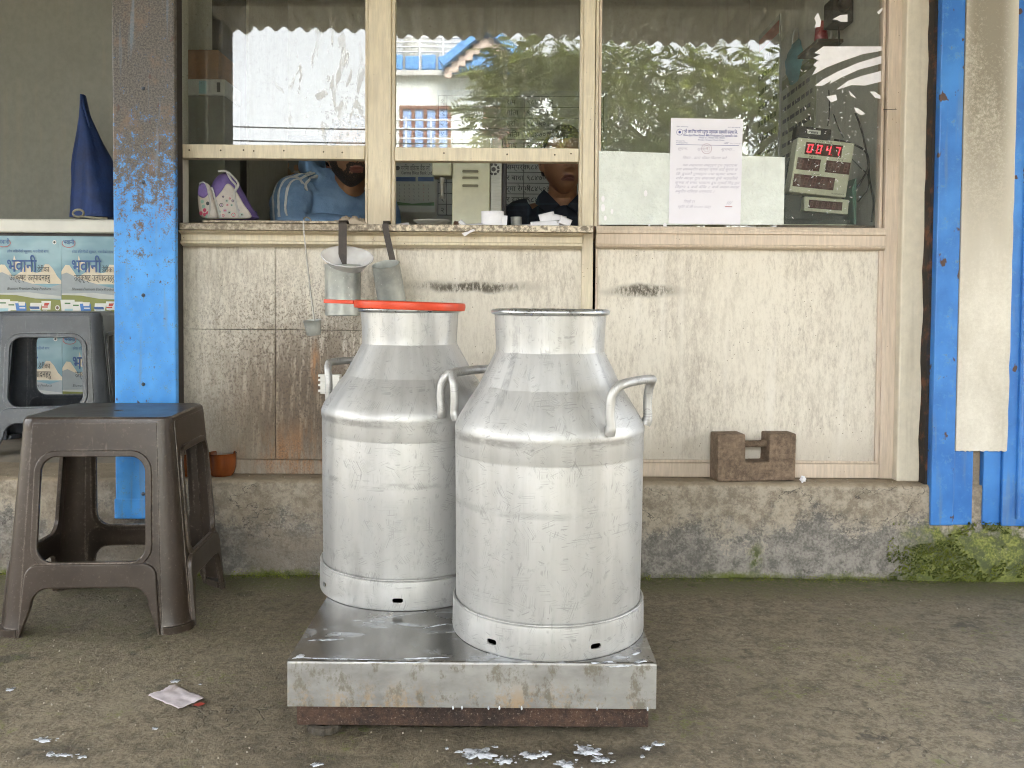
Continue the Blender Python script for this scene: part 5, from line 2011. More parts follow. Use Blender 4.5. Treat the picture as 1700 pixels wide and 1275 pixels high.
def dairy_poster(x, z, k):
    """front poster: sky, cloud, hills, meadow with packs, lettering"""
    b = B()
    b.box(x, x + pw - 0.001, YZ - 0.0025, YZ - 0.0002, z - ph, z)
    po = b.build('poster', PM[0], fz)
    p = Print(frameM((x, YZ - 0.0026, z - ph), (1, 0, 0), (0, 0, 1)))
    w, h = pw - 0.001, ph
    rnd = random.Random(5)
    cl = [(0, 0.50 * h)] + [(w * i / 16, h * (0.60 + 0.07 * math.sin(i * 1.1) + 0.05 * rnd.random() + 0.05 * math.exp(-((i - 11) / 2.2) ** 2))) for i in range(17)] + [(w, 0.5 * h)]
    p.patch([(w * u, h * v) for u, v in ((.24, .66), (.27, .80), (.30, .74), (.38, .72), (.31, .70), (.33, .64))], 1, 1)
    p.patch(cl, 1, 2)
    p.patch([(0, .36 * h), (0, .60 * h), (.08 * w, .62 * h), (.3 * w, .55 * h), (.6 * w, .49 * h), (.8 * w, .46 * h), (w, .50 * h), (w, .36 * h)], 2, 3)
    p.patch([(0, .345 * h), (0, .40 * h), (.5 * w, .41 * h), (w, .37 * h), (w, .345 * h)], 3, 4)
    p.patch([(0, 0), (0, .385 * h), (.3 * w, .38 * h), (.6 * w, .345 * h), (w, .335 * h), (w, 0)], 4, 5)
    p.patch([(0, 0), (w, 0), (w, .07 * h), (0, .09 * h)], 14, 6)
    # packs and tubs
    items = [('r', 0, .22, .14, .335, 8), ('r', .14, .33, .22, .315, 8), ('r', .03, .16, .17, .24, 13), ('r', .30, .47, .18, .295, 9), ('r', .33, .44, .27, .31, 8), ('r', .50, .68, .22, .30, 8), ('r', .51, .67, .235, .262, 5),
             ('r', .69, .84, .23, .32, 8), ('r', .72, .80, .27, .30, 7), ('r', .55, .70, .16, .225, 13), ('d', .19, .175, .05, .02, 11), ('r', .19, .38, .10, .165, 8), ('d', .29, .165, .11, .018, 13), ('r', .03, .09, .07, .15, 9), ('r', .09, .20, .065, .14, 8),
             ('r', .40, .60, .08, .175, 10), ('d', .50, .145, .07, .018, 15), ('r', .60, .72, .05, .13, 8), ('d', .66, .13, .08, .016, 4), ('r', .69, .82, .05, .15, 8), ('d', .755, .155, .08, .020, 11), ('r', .83, .94, .07, .20, 12), ('d', .94, .25, .035, .028, 8), ('d', .94, .25, .022, .018, 14), ('d', .75, .205, .05, .02, 8), ('d', .75, .21, .03, .012, 14), ('r', .62, .70, .03, .055, 15), ('r', .28, .42, .03, .07, 13)]
    for i, it in enumerate(items):
        if it[0] == 'r':
            u0, u1, v0, v1 = it[1] * w, it[2] * w, it[3] * h, it[4] * h
            s = 0.006 * w * ((i % 3) - 1) * 3
            p.patch([(u0 + 0.01 * w, v0), (u1 - 0.01 * w, v0), (u1 + s, v1), (u0 + s, v1)], it[5], 7 + i * 0.4)
        else:
            p.disc(it[1] * w, it[2] * h, it[3] * w, it[5], 7 + i * 0.4, it[4] * h)
    for (u, v, a) in ((.05, .29, 11), (.18, .27, 11), (.70, .25, 7), (.35, .24, 8), (.58, .19, 5), (.22, .12, 9), (.87, .14, 5)):
        p.rect(u * w, (u + .09) * w, v * h, (v + .014) * h, a, 20)
    # lettering
    p.text('भवानी', .16 * w, .625 * h, .195 * h, 5, 21, bold=0.012, width=.46 * w)
    p.text('डेरीका', .63 * w, .625 * h, .08 * h, 6, 21, width=.19 * w)
    p.text('उत्कृष्ट उत्पादनहरु', .20 * w, .535 * h, .092 * h, 6, 21, width=.63 * w)
    p.text('Bhawani Premium Dairy Products', .16 * w, .435 * h, .04 * h, 6, 21, shear=0.3, width=.68 * w)
    p.text('हरेक बिहानीको सुरुवात, भवानीको साथ', .17 * w, .825 * h, .04 * h, 5, 21, width=.64 * w)
    p.text('भवानी', .035 * w, .915 * h, .065 * h, 5, 21, bold=0.01, width=.17 * w)
    p.ring(.12 * w, .925 * h, .105 * w, .008 * w, 7, 21, .045 * h, a0=150, a1=400)
    p.disc(.905 * w, .935 * h, .03 * w, 8, 21, .022 * h)
    p.disc(.905 * w, .935 * h, .017 * w, 6, 22, .013 * h)
    p.build('print', PM, po, fix=False)


zp = WZ(392, YZ, 90)
for r_ in range(2):
    for c_ in range(3):
        dairy_poster(WX(-111 + 107 * c_, YZ), zp - r_ * (ph + 0.005), r_ * 3 + c_)

# blue cloth bag leaning on the wall above the freezer
def loft(rings, nm, mats, par, smooth=60, cap=True, mi=None):
    b = B()
    n = len(rings[0])
    vs_ = [p for r in rings for p in r]
    fs = [(i * n + j, i * n + (j + 1) % n, (i + 1) * n + (j + 1) % n, (i + 1) * n + j) for i in range(len(rings) - 1) for j in range(n)]
    if cap:
        fs += [tuple(range(n - 1, -1, -1)), tuple((len(rings) - 1) * n + j for j in range(n))]
    b.add(vs_, fs)
    return b.build(nm, mats, par, smooth=smooth)


M_bag = plain('dark_blue_bag_cloth', (0.012, 0.040, 0.16), 0.6, 0, 0.25, 14, 0.5, 0.01)
YBg = 3.60
bg_ = thing('blue_cloth_bag', 'dark blue cloth bag hanging on the wall above the freezer', 'bag', (WX(158, YBg), YBg, zlid1))
rings = []
for i in range(19):
    t = i / 18
    py = 362 - (362 - 158) * t
    l_ = [(0, 124), (.2, 121), (.4, 122), (.65, 128), (.85, 133), (1, 135)]
    r__ = [(0, 203), (.2, 200), (.4, 188), (.65, 166), (.85, 148), (1, 141)]
    def ip(tab):
        for (a, va), (b_, vb) in zip(tab, tab[1:]):
            if a <= t <= b_:
                return va + (vb - va) * (t - a) / (b_ - a)
    xl, xr = WX(ip(l_), YBg, py), WX(ip(r__), YBg, py)
    z = WZ(py, YBg, 150)
    cx, rx = (xl + xr) / 2, (xr - xl) / 2
    dp = 0.02 + 0.07 * (1 - t)
    ring = []
    for j in range(28):
        a = 2 * PI * j / 28
        k = 1 + (0.10 * math.sin(4 * a + 2.5 * t) + 0.06 * math.sin(7 * a - 4 * t) + 0.10 * mn.noise(Vector((math.cos(a) * 2, math.sin(a) * 2, t * 5)))) * (1 - 0.3 * t)
        ring.append(Vector((cx + rx * math.cos(a) * k, YBg + dp * math.sin(a) * k, z)) - bg_.location)
    rings.append(ring)
loft(rings, 'bag_body', M_bag, bg_)
b = B()
b.tube([W(138, 158, YBg) - bg_.location, W(139, 175, YBg - 0.03) - bg_.location, W(150, 212, YBg - 0.055) - bg_.location], 0.005, 8)
b.build('strap', M_bag, bg_, smooth=60)
b = B()
pts = [W(130 + 9 * math.cos(a), 354 + 6 * math.sin(a), 3.3) for a in [i * 0.35 for i in range(22)]] + [W(150, 361, 3.28), W(178, 363, 3.27)]
b.tube(pts, 0.0042, 8)
o = b.build('rope_coil', plain('pale_rope', (0.30, 0.29, 0.22), 0.8, 0, 0.2, 60), smooth=60)
tag(o, 'small pale coil of rope on the freezer lid beside the bag', 'rope')

# ================================================================== booth interior
M_wood = plain('old_table_wood', (0.16, 0.11, 0.07), 0.6, 0, 0.25, 12, 0.3, 0.003, (1, 8, 8))
tb_ = thing('booth_table', 'narrow wooden table inside the booth behind the counter ledge', 'table')
b = B()
b.box(XIL + 0.004, WX(968, 2.75), 2.743, 2.90, Z_ledge_t - 0.03, Z_ledge_t - 0.001)
b.build('table_top', M_wood, tb_)
for x in (XIL + 0.04, WX(968, 2.75) - 0.03):
    b = B()
    b.box(x - 0.02, x + 0.02, 2.84, 2.88, ZPL - 0.002, Z_ledge_t - 0.0302)
    b.build('leg', M_wood, tb_)
Z_sh = WZ(377, 2.56, 1300)
sh = thing('meter_shelf', 'shelf behind the right pane that carries the meter', 'shelf')
b = B()
b.box(WX(995, 2.56), XIR - 0.002, 2.485, 2.92, Z_sh - 0.025, Z_sh)
b.build('shelf_board', M_wood, sh)
for x in (WX(1000, 2.56), XIR - 0.05):
    b = B()
    b.box(x, x + 0.03, 2.80, 2.83, ZPL - 0.002, Z_sh - 0.0252)
    b.build('leg', M_wood, sh)

# milk tester: body with three slots, pump head and nozzle, steel side with a fan
M_cream_m = plain('cream_machine_enamel', (0.55, 0.54, 0.38), 0.35, 0, 0.08, 14, 0.05, 0.001, dirt=(0.32, 0.27, 0.16))
M_inox = plain('brushed_steel_side', (0.30, 0.30, 0.27), 0.45, 0.4, 0.1, 30, 0.1, 0.001, (1, 1, 8))
YM = 2.765
ma = thing('milk_tester', 'cream milk testing machine with three vent slots on the counter', 'milk tester', (WX(781, YM), YM, Z_ledge_t))
mx0, mx1 = WX(749.5, YM) - ma.location.x, WX(812.5, YM) - ma.location.x
zh_ = WZ(225, YM) - Z_ledge_t
b = B()
b.box(mx0, mx1, 0, 0.12, 0, zh_)
b.build('housing', M_cream_m, ma, bevel=0.004, seg=3)
for py in (285, 296, 309):
    z = WZ(py, YM) - Z_ledge_t
    cx = WX(780, YM) - ma.location.x
    lp = rrect(cx - 0.0285, cx + 0.0275, z - 0.0065, z + 0.0065, 0.0055, 5)
    li = rrect(cx - 0.026, cx + 0.025, z - 0.0042, z + 0.0042, 0.004, 5)
    v_, f_ = shape2d([lp, li], 0.003, 0.0008, 1)
    b = B()
    b.add(v_, f_, 0, frameM((0, -0.001, 0), (1, 0, 0), (0, 0, 1)))
    sl_ = b.build('vent_slot', M_cream_m, ma, smooth=40)
    b = B()
    b.box(cx - 0.026, cx + 0.025, -0.0008, 0.0004, z - 0.0042, z + 0.0042)
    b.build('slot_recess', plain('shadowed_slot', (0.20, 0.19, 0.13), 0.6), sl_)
sx0, sx1 = mx1 + 0.001, WX(832, YM) - ma.location.x
b = B()
b.box(sx0, sx1, 0.004, 0.11, 0, zh_ - 0.01)
b.build('steel_side', M_inox, ma, bevel=0.002)
fcx, fcz = WX(818, YM) - ma.location.x, WZ(281, YM) - Z_ledge_t
p = Print(frameM((fcx, 0.0035, fcz), (1, 0, 0), (0, 0, 1)))
for a0 in range(0, 360, 45):
    p.ring(0, 0, 0.019, 0.007, 0, 1, n=6, a0=a0 + 4, a1=a0 + 38)
p.disc(0, 0, 0.007, 0, 1)
p.build('fan_grille', M_blk, ma, fix=False)
b = B()
b.box(sx1 + 0.001, sx1 + 0.014, 0.0, 0.12, 0, zh_ - 0.005)
b.build('black_edge', M_blk, ma, bevel=0.002)
hx0, hx1 = WX(716, YM - 0.02) - ma.location.x, mx0 - 0.001
hz0 = WZ(294, YM) - Z_ledge_t
b = B()
b.box(hx0, hx1, -0.02, 0.07, hz0, zh_ - 0.004)
b.build('pump_head', M_cream_m, ma, bevel=0.006, seg=3)
ncx = WX(733, YM) - ma.location.x
nz = WZ(296, YM) - Z_ledge_t
b = B()
b.lathe([(0, 0), (0.010, 0), (0.010, -0.008), (0.0075, -0.012), (0.0065, -0.045), (0.0045, -0.058), (0.0075, -0.062), (0.008, -0.066), (0.003, -0.067), (0, -0.067)], 24, M=Matrix.Translation((ncx, 0.0, nz)))
b.build('nozzle', M_inox, ma, smooth=35)

# calendar and name board on the back wall
YW = YBACK - 0.004
b = B()
b.box(WX(646, YW), WX(722, YW), YW, YBACK - 0.001, WZ(352, YW, 690), WZ(236, YW, 690))
ca = b.build('wall_calendar', flatmat('calendar_paper', (0.50, 0.52, 0.48)))
tag(ca, 'bank wall calendar hanging on the back wall left of the milk tester', 'calendar')
p = Print(frameM((0, YW - 0.0002, 0), (1, 0, 0), (0, 0, 1)))


def at_(px, py):
    q = W(px, py, YW)
    return q.x, q.z


CM_ = [PM[6], PM[5], PM[7], PM[11], PM[9]]
u, v = at_(666, 283); p.text('गरिमा विकास बैंक लि.', u, v, 0.034, 0, 2, width=at_(716, 283)[0] - u)
u, v = at_(666, 288); p.text('Garima Bikas Bank Ltd.', u, v - 0.004, 0.024, 0, 2, width=at_(718, 283)[0] - u, bold=0.01)
u, v = at_(660, 279); p.disc(u, v, 0.011, 0, 2)
for a, b_ in ((652, 690), (694, 720)):
    u0, v0 = at_(a, 301); u1, v1 = at_(b_, 294)
    p.rect(u0, u1, v0, v1, 1, 2)
rnd = random.Random(2)
for r_ in range(5):
    for c_ in range(8):
        u, v = at_(654 + c_ * 8, 309 + r_ * 6)
        p.text('१२३४५६७८'[(r_ * 3 + c_) % 8], u, v, 0.013, 2 if c_ == 6 else 0, 2)
u0, v0 = at_(647, 341); u1, v1 = at_(721, 337)
p.patch([(u0, v0), (u1, v0), (u1, v1 + 0.004), ((u0 + u1) / 2, v1 - 0.004), (u0, v1 + 0.008)], 3, 2)
p.build('print', CM_, ca, fix=False)

b = B()
b.box(WX(724, YW), WX(1005, YW), YW, YBACK - 0.001, WZ(372, YW, 850), WZ(150, YW, 850))
nb_ = b.build('name_board', flatmat('name_board_paper', (0.40, 0.41, 0.40)))
tag(nb_, 'printed name and phone list board on the back wall behind the dark shirted man', 'board')
p = Print(frameM((0, YW - 0.0002, 0), (1, 0, 0), (0, 0, 1)))
rows_ = [(159 + 18 * i) for i in range(12)]
for py in rows_:
    u0, v0 = at_(727, py); u1, _ = at_(1000, py)
    p.rect(u0, u1, v0 - 0.0018, v0 + 0.0018, 0, 2)
for px in (727, 741, 869, 1000):
    u0, v0 = at_(px, rows_[-1]); u1, v1 = at_(px, rows_[0])
    p.rect(u0 - 0.0018, u0 + 0.0018, v0, v1, 0, 2)
names = ['सम्पर्क', 'र बाधा', 'र्मा रेग्मी', 'र ढकाल', 'सदस्य', 'राम', 'गिता', 'हरि', 'सिता', 'बाबु', 'कमल']
for i, py in enumerate(rows_[:-1]):
    u, v = at_(731, py + 14); p.text('१२३४५६७८९'[i % 9], u, v, 0.036, 0, 2)
    u, v = at_(841, py + 14); p.text(names[(i + 5) % 11], u, v, 0.034, 2 if names[(i + 5) % 11] == 'सदस्य' else 0, 2, bold=0.01)
    u, v = at_(874, py + 14); p.text('९८४७०६२' if i % 2 else '९८४५०३२', u, v, 0.034, 0, 2, bold=0.01)
p.build('print', CM_, nb_, fix=False)

# group photo poster on the back wall behind the man in blue
b = B()
b.box(WX(450, YW), WX(620, YW), YW, YBACK - 0.001, WZ(322, YW, 500), WZ(225, YW, 500))
gp = b.build('photo_poster', flatmat('poster_dark_print', (0.06, 0.09, 0.14)))
tag(gp, 'dark photo poster on the back wall behind the man in blue', 'poster')
p = Print(frameM((0, YW - 0.0002, 0), (1, 0, 0), (0, 0, 1)))
u0, v0 = at_(453, 303); u1, v1 = at_(617, 240)
p.rect(u0, u1, v0, v1, 3, 1)
for i, (px, py, mi) in enumerate(((462, 285, 1), (476, 280, 0), (492, 284, 2), (505, 280, 0), (520, 283, 2), (536, 281, 1), (470, 298, 2), (486, 297, 0), (500, 298, 2), (515, 297, 1))):
    u, v = at_(px, py)
    p.disc(u, v - 0.03, 0.024, mi, 2 + i * 0.2, 0.034)
    p.disc(u, v + 0.016, 0.012, 4, 2.1 + i * 0.2, 0.015)
p.build('print', [PM[14], flatmat('poster_red_cloth', (0.25, 0.05, 0.07)), flatmat('poster_pale_cloth', (0.42, 0.38, 0.34)), flatmat('poster_backdrop', (0.16, 0.17, 0.17)), flatmat('poster_skin', (0.30, 0.17, 0.10))], gp, fix=False)

# boxes stacked by the partition, seen through the left pane
def carton(name, pa, pb, ya, yb, Y, mat, label, prt=None):
    t = thing(name, label, 'box', (WX((pa + pb) / 2, Y), Y, WZ(yb, Y, pa)))
    hw_ = (WX(pb, Y) - WX(pa, Y)) / 2
    hh_ = WZ(ya, Y, pa) - WZ(yb, Y, pa)
    b = B()
    b.box(-hw_, hw_, 0, 0.16, 0.0006, hh_)
    b.build('carton', mat, t, bevel=0.003)
    b = B()
    b.box(-hw_ * 0.12, hw_ * 0.12, -0.001, 0.161, hh_, hh_ + 0.0007)
    b.build('tape', plain('packing_tape', (0.35, 0.28, 0.18), 0.3), t)
    if prt:
        p = Print(frameM((0, -0.0005, 0), (1, 0, 0), (0, 0, 1)))
        p.rect(-hw_ * 0.2, hw_ * 0.15, 0.1 * hh_, 0.9 * hh_, 0, 1)
        p.rect(hw_ * 0.62, hw_ * 0.78, 0.2 * hh_, 0.8 * hh_, 1, 1)
        p.build('print', [PM[13], PM[6]], t, fix=False)
    return t


YX = 2.78
carton('grey_cabinet', 300, 374, 158, 368, YX, plain('grey_green_steel', (0.20, 0.21, 0.18), 0.5, 0.2, 0.12, 10), 'grey steel box at the bottom of the stack by the partition')
carton('printed_carton', 303, 375, 131, 158, YX, plain('white_blue_carton', (0.50, 0.51, 0.50), 0.6, 0, 0.08, 20), 'white printed carton in the middle of the stack by the partition', True)
carton('brown_carton', 306, 364, 82, 131, YX, plain('brown_cardboard', (0.26, 0.13, 0.06), 0.8, 0, 0.15, 15), 'brown cardboard carton on top of the stack by the partition')

# ---------------------------------------------------------------- child's backpack on the counter
M_lilac = plain('purple_bag_cloth', (0.17, 0.12, 0.34), 0.7, 0, 0.15, 40, 0.3, 0.003)
M_bagcream = plain('cream_bag_cloth', (0.52, 0.48, 0.44), 0.7, 0, 0.1, 40, 0.3, 0.003)
M_piping = plain('grey_bag_piping', (0.42, 0.42, 0.41), 0.6, 0, 0.1, 50)
YK = 2.52
o0 = W(378, 366, YK)
bk = thing('child_backpack', 'small purple and cream flowered backpack lying on the counter', 'backpack', (o0.x, YK, Z_ledge_t + 0.0005))


def bpl(px, py):
    q = W(px, py, YK)
    return (q.x - bk.location.x, q.z - bk.location.z)


def soft(outline, depth, bev, name, mat, y, par):
    v_, f_ = shape2d([outline], depth, bev, 4)
    b = B()
    b.add(v_, f_, 0, frameM((0, y, 0), (1, 0, 0), (0, 0, 1)))
    return b.build(name, mat, par, smooth=60)


def cr2(pts, k=6):
    return [(p.x, p.y) for p in crom([(x, y, 0) for x, y in pts], k, True)]


main = cr2([bpl(345, 362), bpl(338, 335), bpl(348, 300), bpl(364, 285), bpl(379, 288), bpl(392, 312), bpl(408, 340), bpl(419, 361), bpl(380, 363)])
mb_ = soft(main, 0.085, 0.030, 'bag_body', M_lilac, 0.045, bk)
low = cr2([bpl(343, 362), bpl(338, 342), bpl(352, 335), bpl(368, 318), bpl(378, 305), bpl(390, 314), bpl(404, 338), bpl(417, 361), bpl(380, 363)])
soft(low, 0.012, 0.005, 'cream_panel', M_bagcream, -0.001, bk)
pk = cr2([bpl(340, 362), bpl(334, 342), bpl(334, 320), bpl(341, 306), bpl(350, 309), bpl(357, 335), bpl(363, 362)])
pko = soft(pk, 0.035, 0.012, 'front_pocket', M_bagcream, -0.016, bk)
pt2 = cr2([bpl(336, 326), bpl(337, 313), bpl(342, 306.5), bpl(349, 309), bpl(352, 324), bpl(345, 331)])
soft(pt2, 0.012, 0.005, 'pocket_top', M_lilac, -0.033, bk)
b = B()
for pth in ([(352, 363), (356, 340), (351, 315), (345, 306), (338, 308)], [(379, 288), (386, 300), (394, 310), (391, 322), (395, 345), (400, 362)], [(364, 285), (379, 286), (397, 305), (392, 318)], [(368, 363), (361, 338), (353, 312)]):
    b.tube(crom([(bpl(x, y)[0], -0.034 if x < 360 and pth[0][0] == 352 else -0.009, bpl(x, y)[1]) for x, y in pth], 5), 0.0032, 8)
b.build('piping', M_piping, bk, smooth=60)
p = Print(frameM((0, -0.0355, 0), (1, 0, 0), (0, 0, 1)))
FM = [flatmat('flower_pink', (0.48, 0.05, 0.12)), flatmat('flower_mint', (0.25, 0.42, 0.36)), PM[6], flatmat('flower_mauve', (0.30, 0.20, 0.34))]
for px, py, k in ((347, 351, 0), (352, 356, 0), (347, 358, 0), (341, 356, 0), (345, 345, 1), (350, 361, 1), (343, 337, 1), (352, 340, 2)):
    u, v = bpl(px, py)
    if 336 < px < 360:
        p.disc(u, v, 0.0048, k, 1, 0.0055)
p.build('flower_print', FM, pko, fix=False)
p = Print(frameM((0, -0.0078, 0), (1, 0, 0), (0, 0, 1)))
for px, py, r_, k in ((378, 334, .004, 1), (383, 330, .003, 0), (388, 334, .004, 2), (386, 341, .0035, 1), (379, 341, .003, 0), (369, 341, .006, 2), (375, 350, .005, 3), (382, 353, .005, 1), (389, 357, .006, 0), (372, 358, .004, 0), (397, 350, .004, 3), (403, 357, .005, 1), (372, 327, .003, 2), (366, 352, .004, 1)):
    u, v = bpl(px, py)
    p.ring(u, v, r_, 0.0016, k, 1, n=10)
    p.disc(u, v, r_ * 0.45, (k + 1) % 4, 1)
p.build('flower_print', FM, bk, fix=False)

# ---------------------------------------------------------------- small things on the ledge
def ledge_thing(o, px, Y, z=0.0005):
    o.location = (WX(px, Y, 370), Y, Z_ledge_t + z)


b = B()
b.lathe([(0, 0.002), (0.026, 0.002), (0.036, 0.010), (0.0385, 0.012), (0.038, 0.0135), (0.035, 0.012), (0.026, 0.0045), (0, 0.0045)], 40)
o = b.build('steel_plate', M_inox, smooth=40)
ledge_thing(o, 717, 2.43, 0.0008)
o.scale = (1.35, 0.8, 1.2)
tag(o, 'shallow stainless steel plate on the counter below the nozzle', 'plate')
M_tumb = plain('dull_galvanised_tumbler', (0.42, 0.44, 0.42), 0.4, 0.6, 0.15, 40)
b = B()
b.lathe([(0, 0.0), (0.0145, 0.0), (0.0155, 0.002), (0.0158, 0.031), (0.0165, 0.033), (0.0150, 0.033), (0.0145, 0.004), (0, 0.004)], 32)
o = b.build('steel_tumbler', M_tumb, smooth=40)
ledge_thing(o, 857, 2.50)
tag(o, 'small dull metal tumbler between paper slips on the counter', 'tumbler')
# rag
M_rag = plain('dirty_beige_cloth', (0.42, 0.35, 0.27), 0.9, 0, 0.15, 25, 0.5, 0.006)
def rag(cx_px, w_, h_, seed, lab):
    b = B()
    n, k = 40, 18
    vs_ = []
    for j in range(k + 1):
        for i in range(n + 1):
            u, v = i / n * 2 - 1, j / k * 2 - 1
            e = max(0, 1 - u * u) ** 0.6 * max(0, 1 - v * v) ** 0.5
            f_ = 0.55 + 0.45 * mn.noise(Vector((u * 2.6 + seed, v * 1.8, seed))) + 0.35 * abs(mn.noise(Vector((u * 6 + seed, v * 3, 2))))
            vs_.append((u * w_, v * 0.035, h_ * e * f_))
    b.add(vs_, [(j * (n + 1) + i, j * (n + 1) + i + 1, (j + 1) * (n + 1) + i + 1, (j + 1) * (n + 1) + i) for j in range(k) for i in range(n)])
    o = b.build('cleaning_rag', M_rag, smooth=50)
    ledge_thing(o, cx_px, 2.46, 0.0012)
    tag(o, lab, 'rag', 'rags on the counter')
rag(583, 0.056, 0.038, 3, 'crumpled beige rag heaped on the counter below the blue hoodie')
rag(512, 0.044, 0.014, 9, 'flat beige rag on the counter beside the wire dipper hook')
# slips of paper
def slip(cx, Y, w_, h_, rot, lean, lab, curl=0.0, z0=0.0006):
    b = B()
    n = 10
    vs_ = []
    for j in range(5):
        for i in range(n + 1):
            u = i / n - 0.5
            v = j / 4
            vs_.append((u * w_, curl * (u * 2) ** 2 + v * h_ * math.sin(lean), v * h_ * math.cos(lean)))
    b.add(vs_, [(j * (n + 1) + i, j * (n + 1) + i + 1, (j + 1) * (n + 1) + i + 1, (j + 1) * (n + 1) + i) for j in range(4) for i in range(n)])
    o = b.build('paper_slip', M_paper, smooth=40)
    o.modifiers.new('thick', 'SOLIDIFY').thickness = 0.0004
    ledge_thing(o, cx, Y, z0)
    o.rotation_euler = (0, rot, 0)
    o.location.z += abs(math.sin(rot)) * w_ / 2
    tag(o, lab, 'paper slip', 'paper slips on the counter')


slip(818, 2.455, 0.064, 0.046, R(-1), R(6), 'upright curled white card right of the machine foot', 0.012)
slip(837, 2.462, 0.014, 0.034, R(4), R(10), 'narrow slip standing beside the curled card')
slip(792, 2.45, 0.060, 0.020, R(-3), R(62), 'flat white slip left of the curled card')
slip(765, 2.445, 0.020, 0.018, R(40), R(50), 'small tilted slip by the brown crumple')
slip(680, 2.43, 0.040, 0.012, R(5), R(70), 'thin slip lying left of the steel plate')
slip(702, 2.425, 0.036, 0.010, R(-2), R(76), 'thin slip in front of the steel plate')
slip(668, 2.435, 0.036, 0.016, R(-8), R(66), 'slip beside the hook of the smaller measure')
slip(872, 2.44, 0.060, 0.012, R(-1), R(55), 'long flat slip in front of the tumbler')
slip(905, 2.44, 0.080, 0.020, R(-4), R(40), 'wide slip at the foot of the paper fan')
slip(912, 2.465, 0.044, 0.042, R(-14), R(22), 'back sheet of the paper fan before the dark shirt')
slip(925, 2.455, 0.042, 0.036, R(12), R(24), 'middle sheet of the paper fan before the dark shirt')
slip(936, 2.445, 0.034, 0.026, R(24), R(28), 'front sheet of the paper fan before the dark shirt')
o = wad((0, 0, 0), 0.011, 21).build('leaf_crumple', plain('dry_brown_leaf', (0.10, 0.055, 0.03), 0.8, 0, 0.3, 40))
ledge_thing(o, 757, 2.47, 0.010)
tag(o, 'dry brown crumple beside the machine foot on the counter', 'crumple')
b = sheet([(-0.018, 0, -0.006), (0.014, -0.001, 0.006), (0.018, 0.001, 0.003), (-0.012, 0.001, -0.014)], 0.003, 4, 6)
o = b.build('torn_paper', M_paper, smooth=40)
p_ = W(778, 385, YC - 0.006)
o.location = (p_.x, YC - 0.007, p_.z)
tag(o, 'torn strip of white paper caught on the front of the ledge', 'paper slip')

# ================================================================== right pane: foam board, letter, sky glints, meter
M_foam = plain('greenish_white_foam', (0.66, 0.70, 0.665), 0.4, 0, 0.06, 22, 0.9, 0.012)
YO = YG - 0.012
c_ = [W(994, 250, YO), W(1303, 261, YO), W(1301, 373, YO), W(994, 373, YO)]
b = B()
n = 24
top_ = [c_[0].lerp(c_[1], i / n) for i in range(n + 1)]
rgt = [c_[1].lerp(c_[2], i / n) + Vector((0.0014 * mn.noise(Vector((i * 1.7, 2, 3))), 0, 0)) for i in range(1, n + 1)]
b.prism(top_ + rgt + [c_[3]], (0, 0.010, 0))
o = b.build('foam_board', M_foam)
tag(o, 'pale green foam board leaning behind the right pane', 'board')

M_letter = plain('letter_paper', (0.74, 0.73, 0.80), 0.7, 0, 0.02, 10, 0.05, 0.002)
YL = YG - 0.0145
lc = [W(1110, 371, YL), W(1229, 373, YL), W(1237, 201, YL), W(1117, 196, YL)]
ax_u = (lc[1] - lc[0]); wl = ax_u.length
ax_v = (lc[3] - lc[0]); hl = ax_v.length
lt = thing('notice_letter', 'white letter with blue heading and handwriting on the right pane', 'letter', lc[0])
Ml = frameM((0, 0, 0), ax_u, ax_v - ax_u.normalized() * ax_v.dot(ax_u.normalized()))
b = B()
b.box(0, wl, 0, hl, -0.0006, 0.0, 0, Ml)
b.build('sheet', M_letter, lt)
INK = [flatmat('letterhead_blue', (0.035, 0.05, 0.24)), flatmat('pen_ink', (0.30, 0.28, 0.40)), flatmat('stamp_ink', (0.30, 0.17, 0.24)), flatmat('red_pen', (0.35, 0.10, 0.14))]
p = Print(Ml)
p.M = Ml @ Matrix.Translation((0, 0, 0.0002))
P_ = lambda u, v: (u * wl, v * hl)
x, y = P_(.175, .862); p.text('श्री जय िशव गणेश दुग्ध उत्पादक सहकारी संस्था िल.', x, y, 0.0125, 0, 1, bold=0.02, width=.755 * wl)
x, y = P_(.175, .832); p.text('Shree Jaya Shiva Ganesh Milk Production Co-operative Ltd.', x, y, 0.0085, 0, 1, bold=0.015, width=.755 * wl)
x, y = P_(.39, .812); p.text('भरतपुर १५, जगतपुर चोक, चितवन', x, y, 0.006, 0, 1, width=.36 * wl)
x, y = P_(.385, .793); p.text('Bharatpur 15, Jagatpur Chowk, Chitwan', x, y, 0.005, 0, 1, width=.36 * wl)
x, y = P_(.08, .915); p.text('दर्ता नं. ३७३/०६२/०६३', x, y, 0.005, 0, 1, width=.16 * wl)
x, y = P_(.80, .915); p.text('P.O. 056-560378', x, y, 0.0045, 0, 1, width=.16 * wl)
x, y = P_(.08, .78); p.text('प.सं. Letter No.', x, y, 0.005, 0, 1, width=.12 * wl)
x, y = P_(.08, .762); p.text('च.नं. Dispatch No.', x, y, 0.005, 0, 1, width=.16 * wl)
x, y = P_(.75, .762); p.text('मिति', x, y, 0.006, 0, 1)
x, y = P_(.82, .762); p.text('२०८१।०५।१२', x, y, 0.006, 1, 1, shear=0.3, width=.16 * wl)
p.rect(.08 * wl, .955 * wl, .748 * hl, .7515 * hl, 0, 1)
ph_ = p
x, y = P_(.125, .868); p.ring(x, y, .045 * wl, .005 * wl, 0, 1); p.disc(x, y, .018 * wl, 0, 1)
x, y = P_(.505, .715); p.ring(x, y, .072 * wl, .005 * wl, 2, 2); p.ring(x, y, .045 * wl, .003 * wl, 2, 2); p.text('२', x - 0.003, y - 0.004, 0.014, 2, 2)
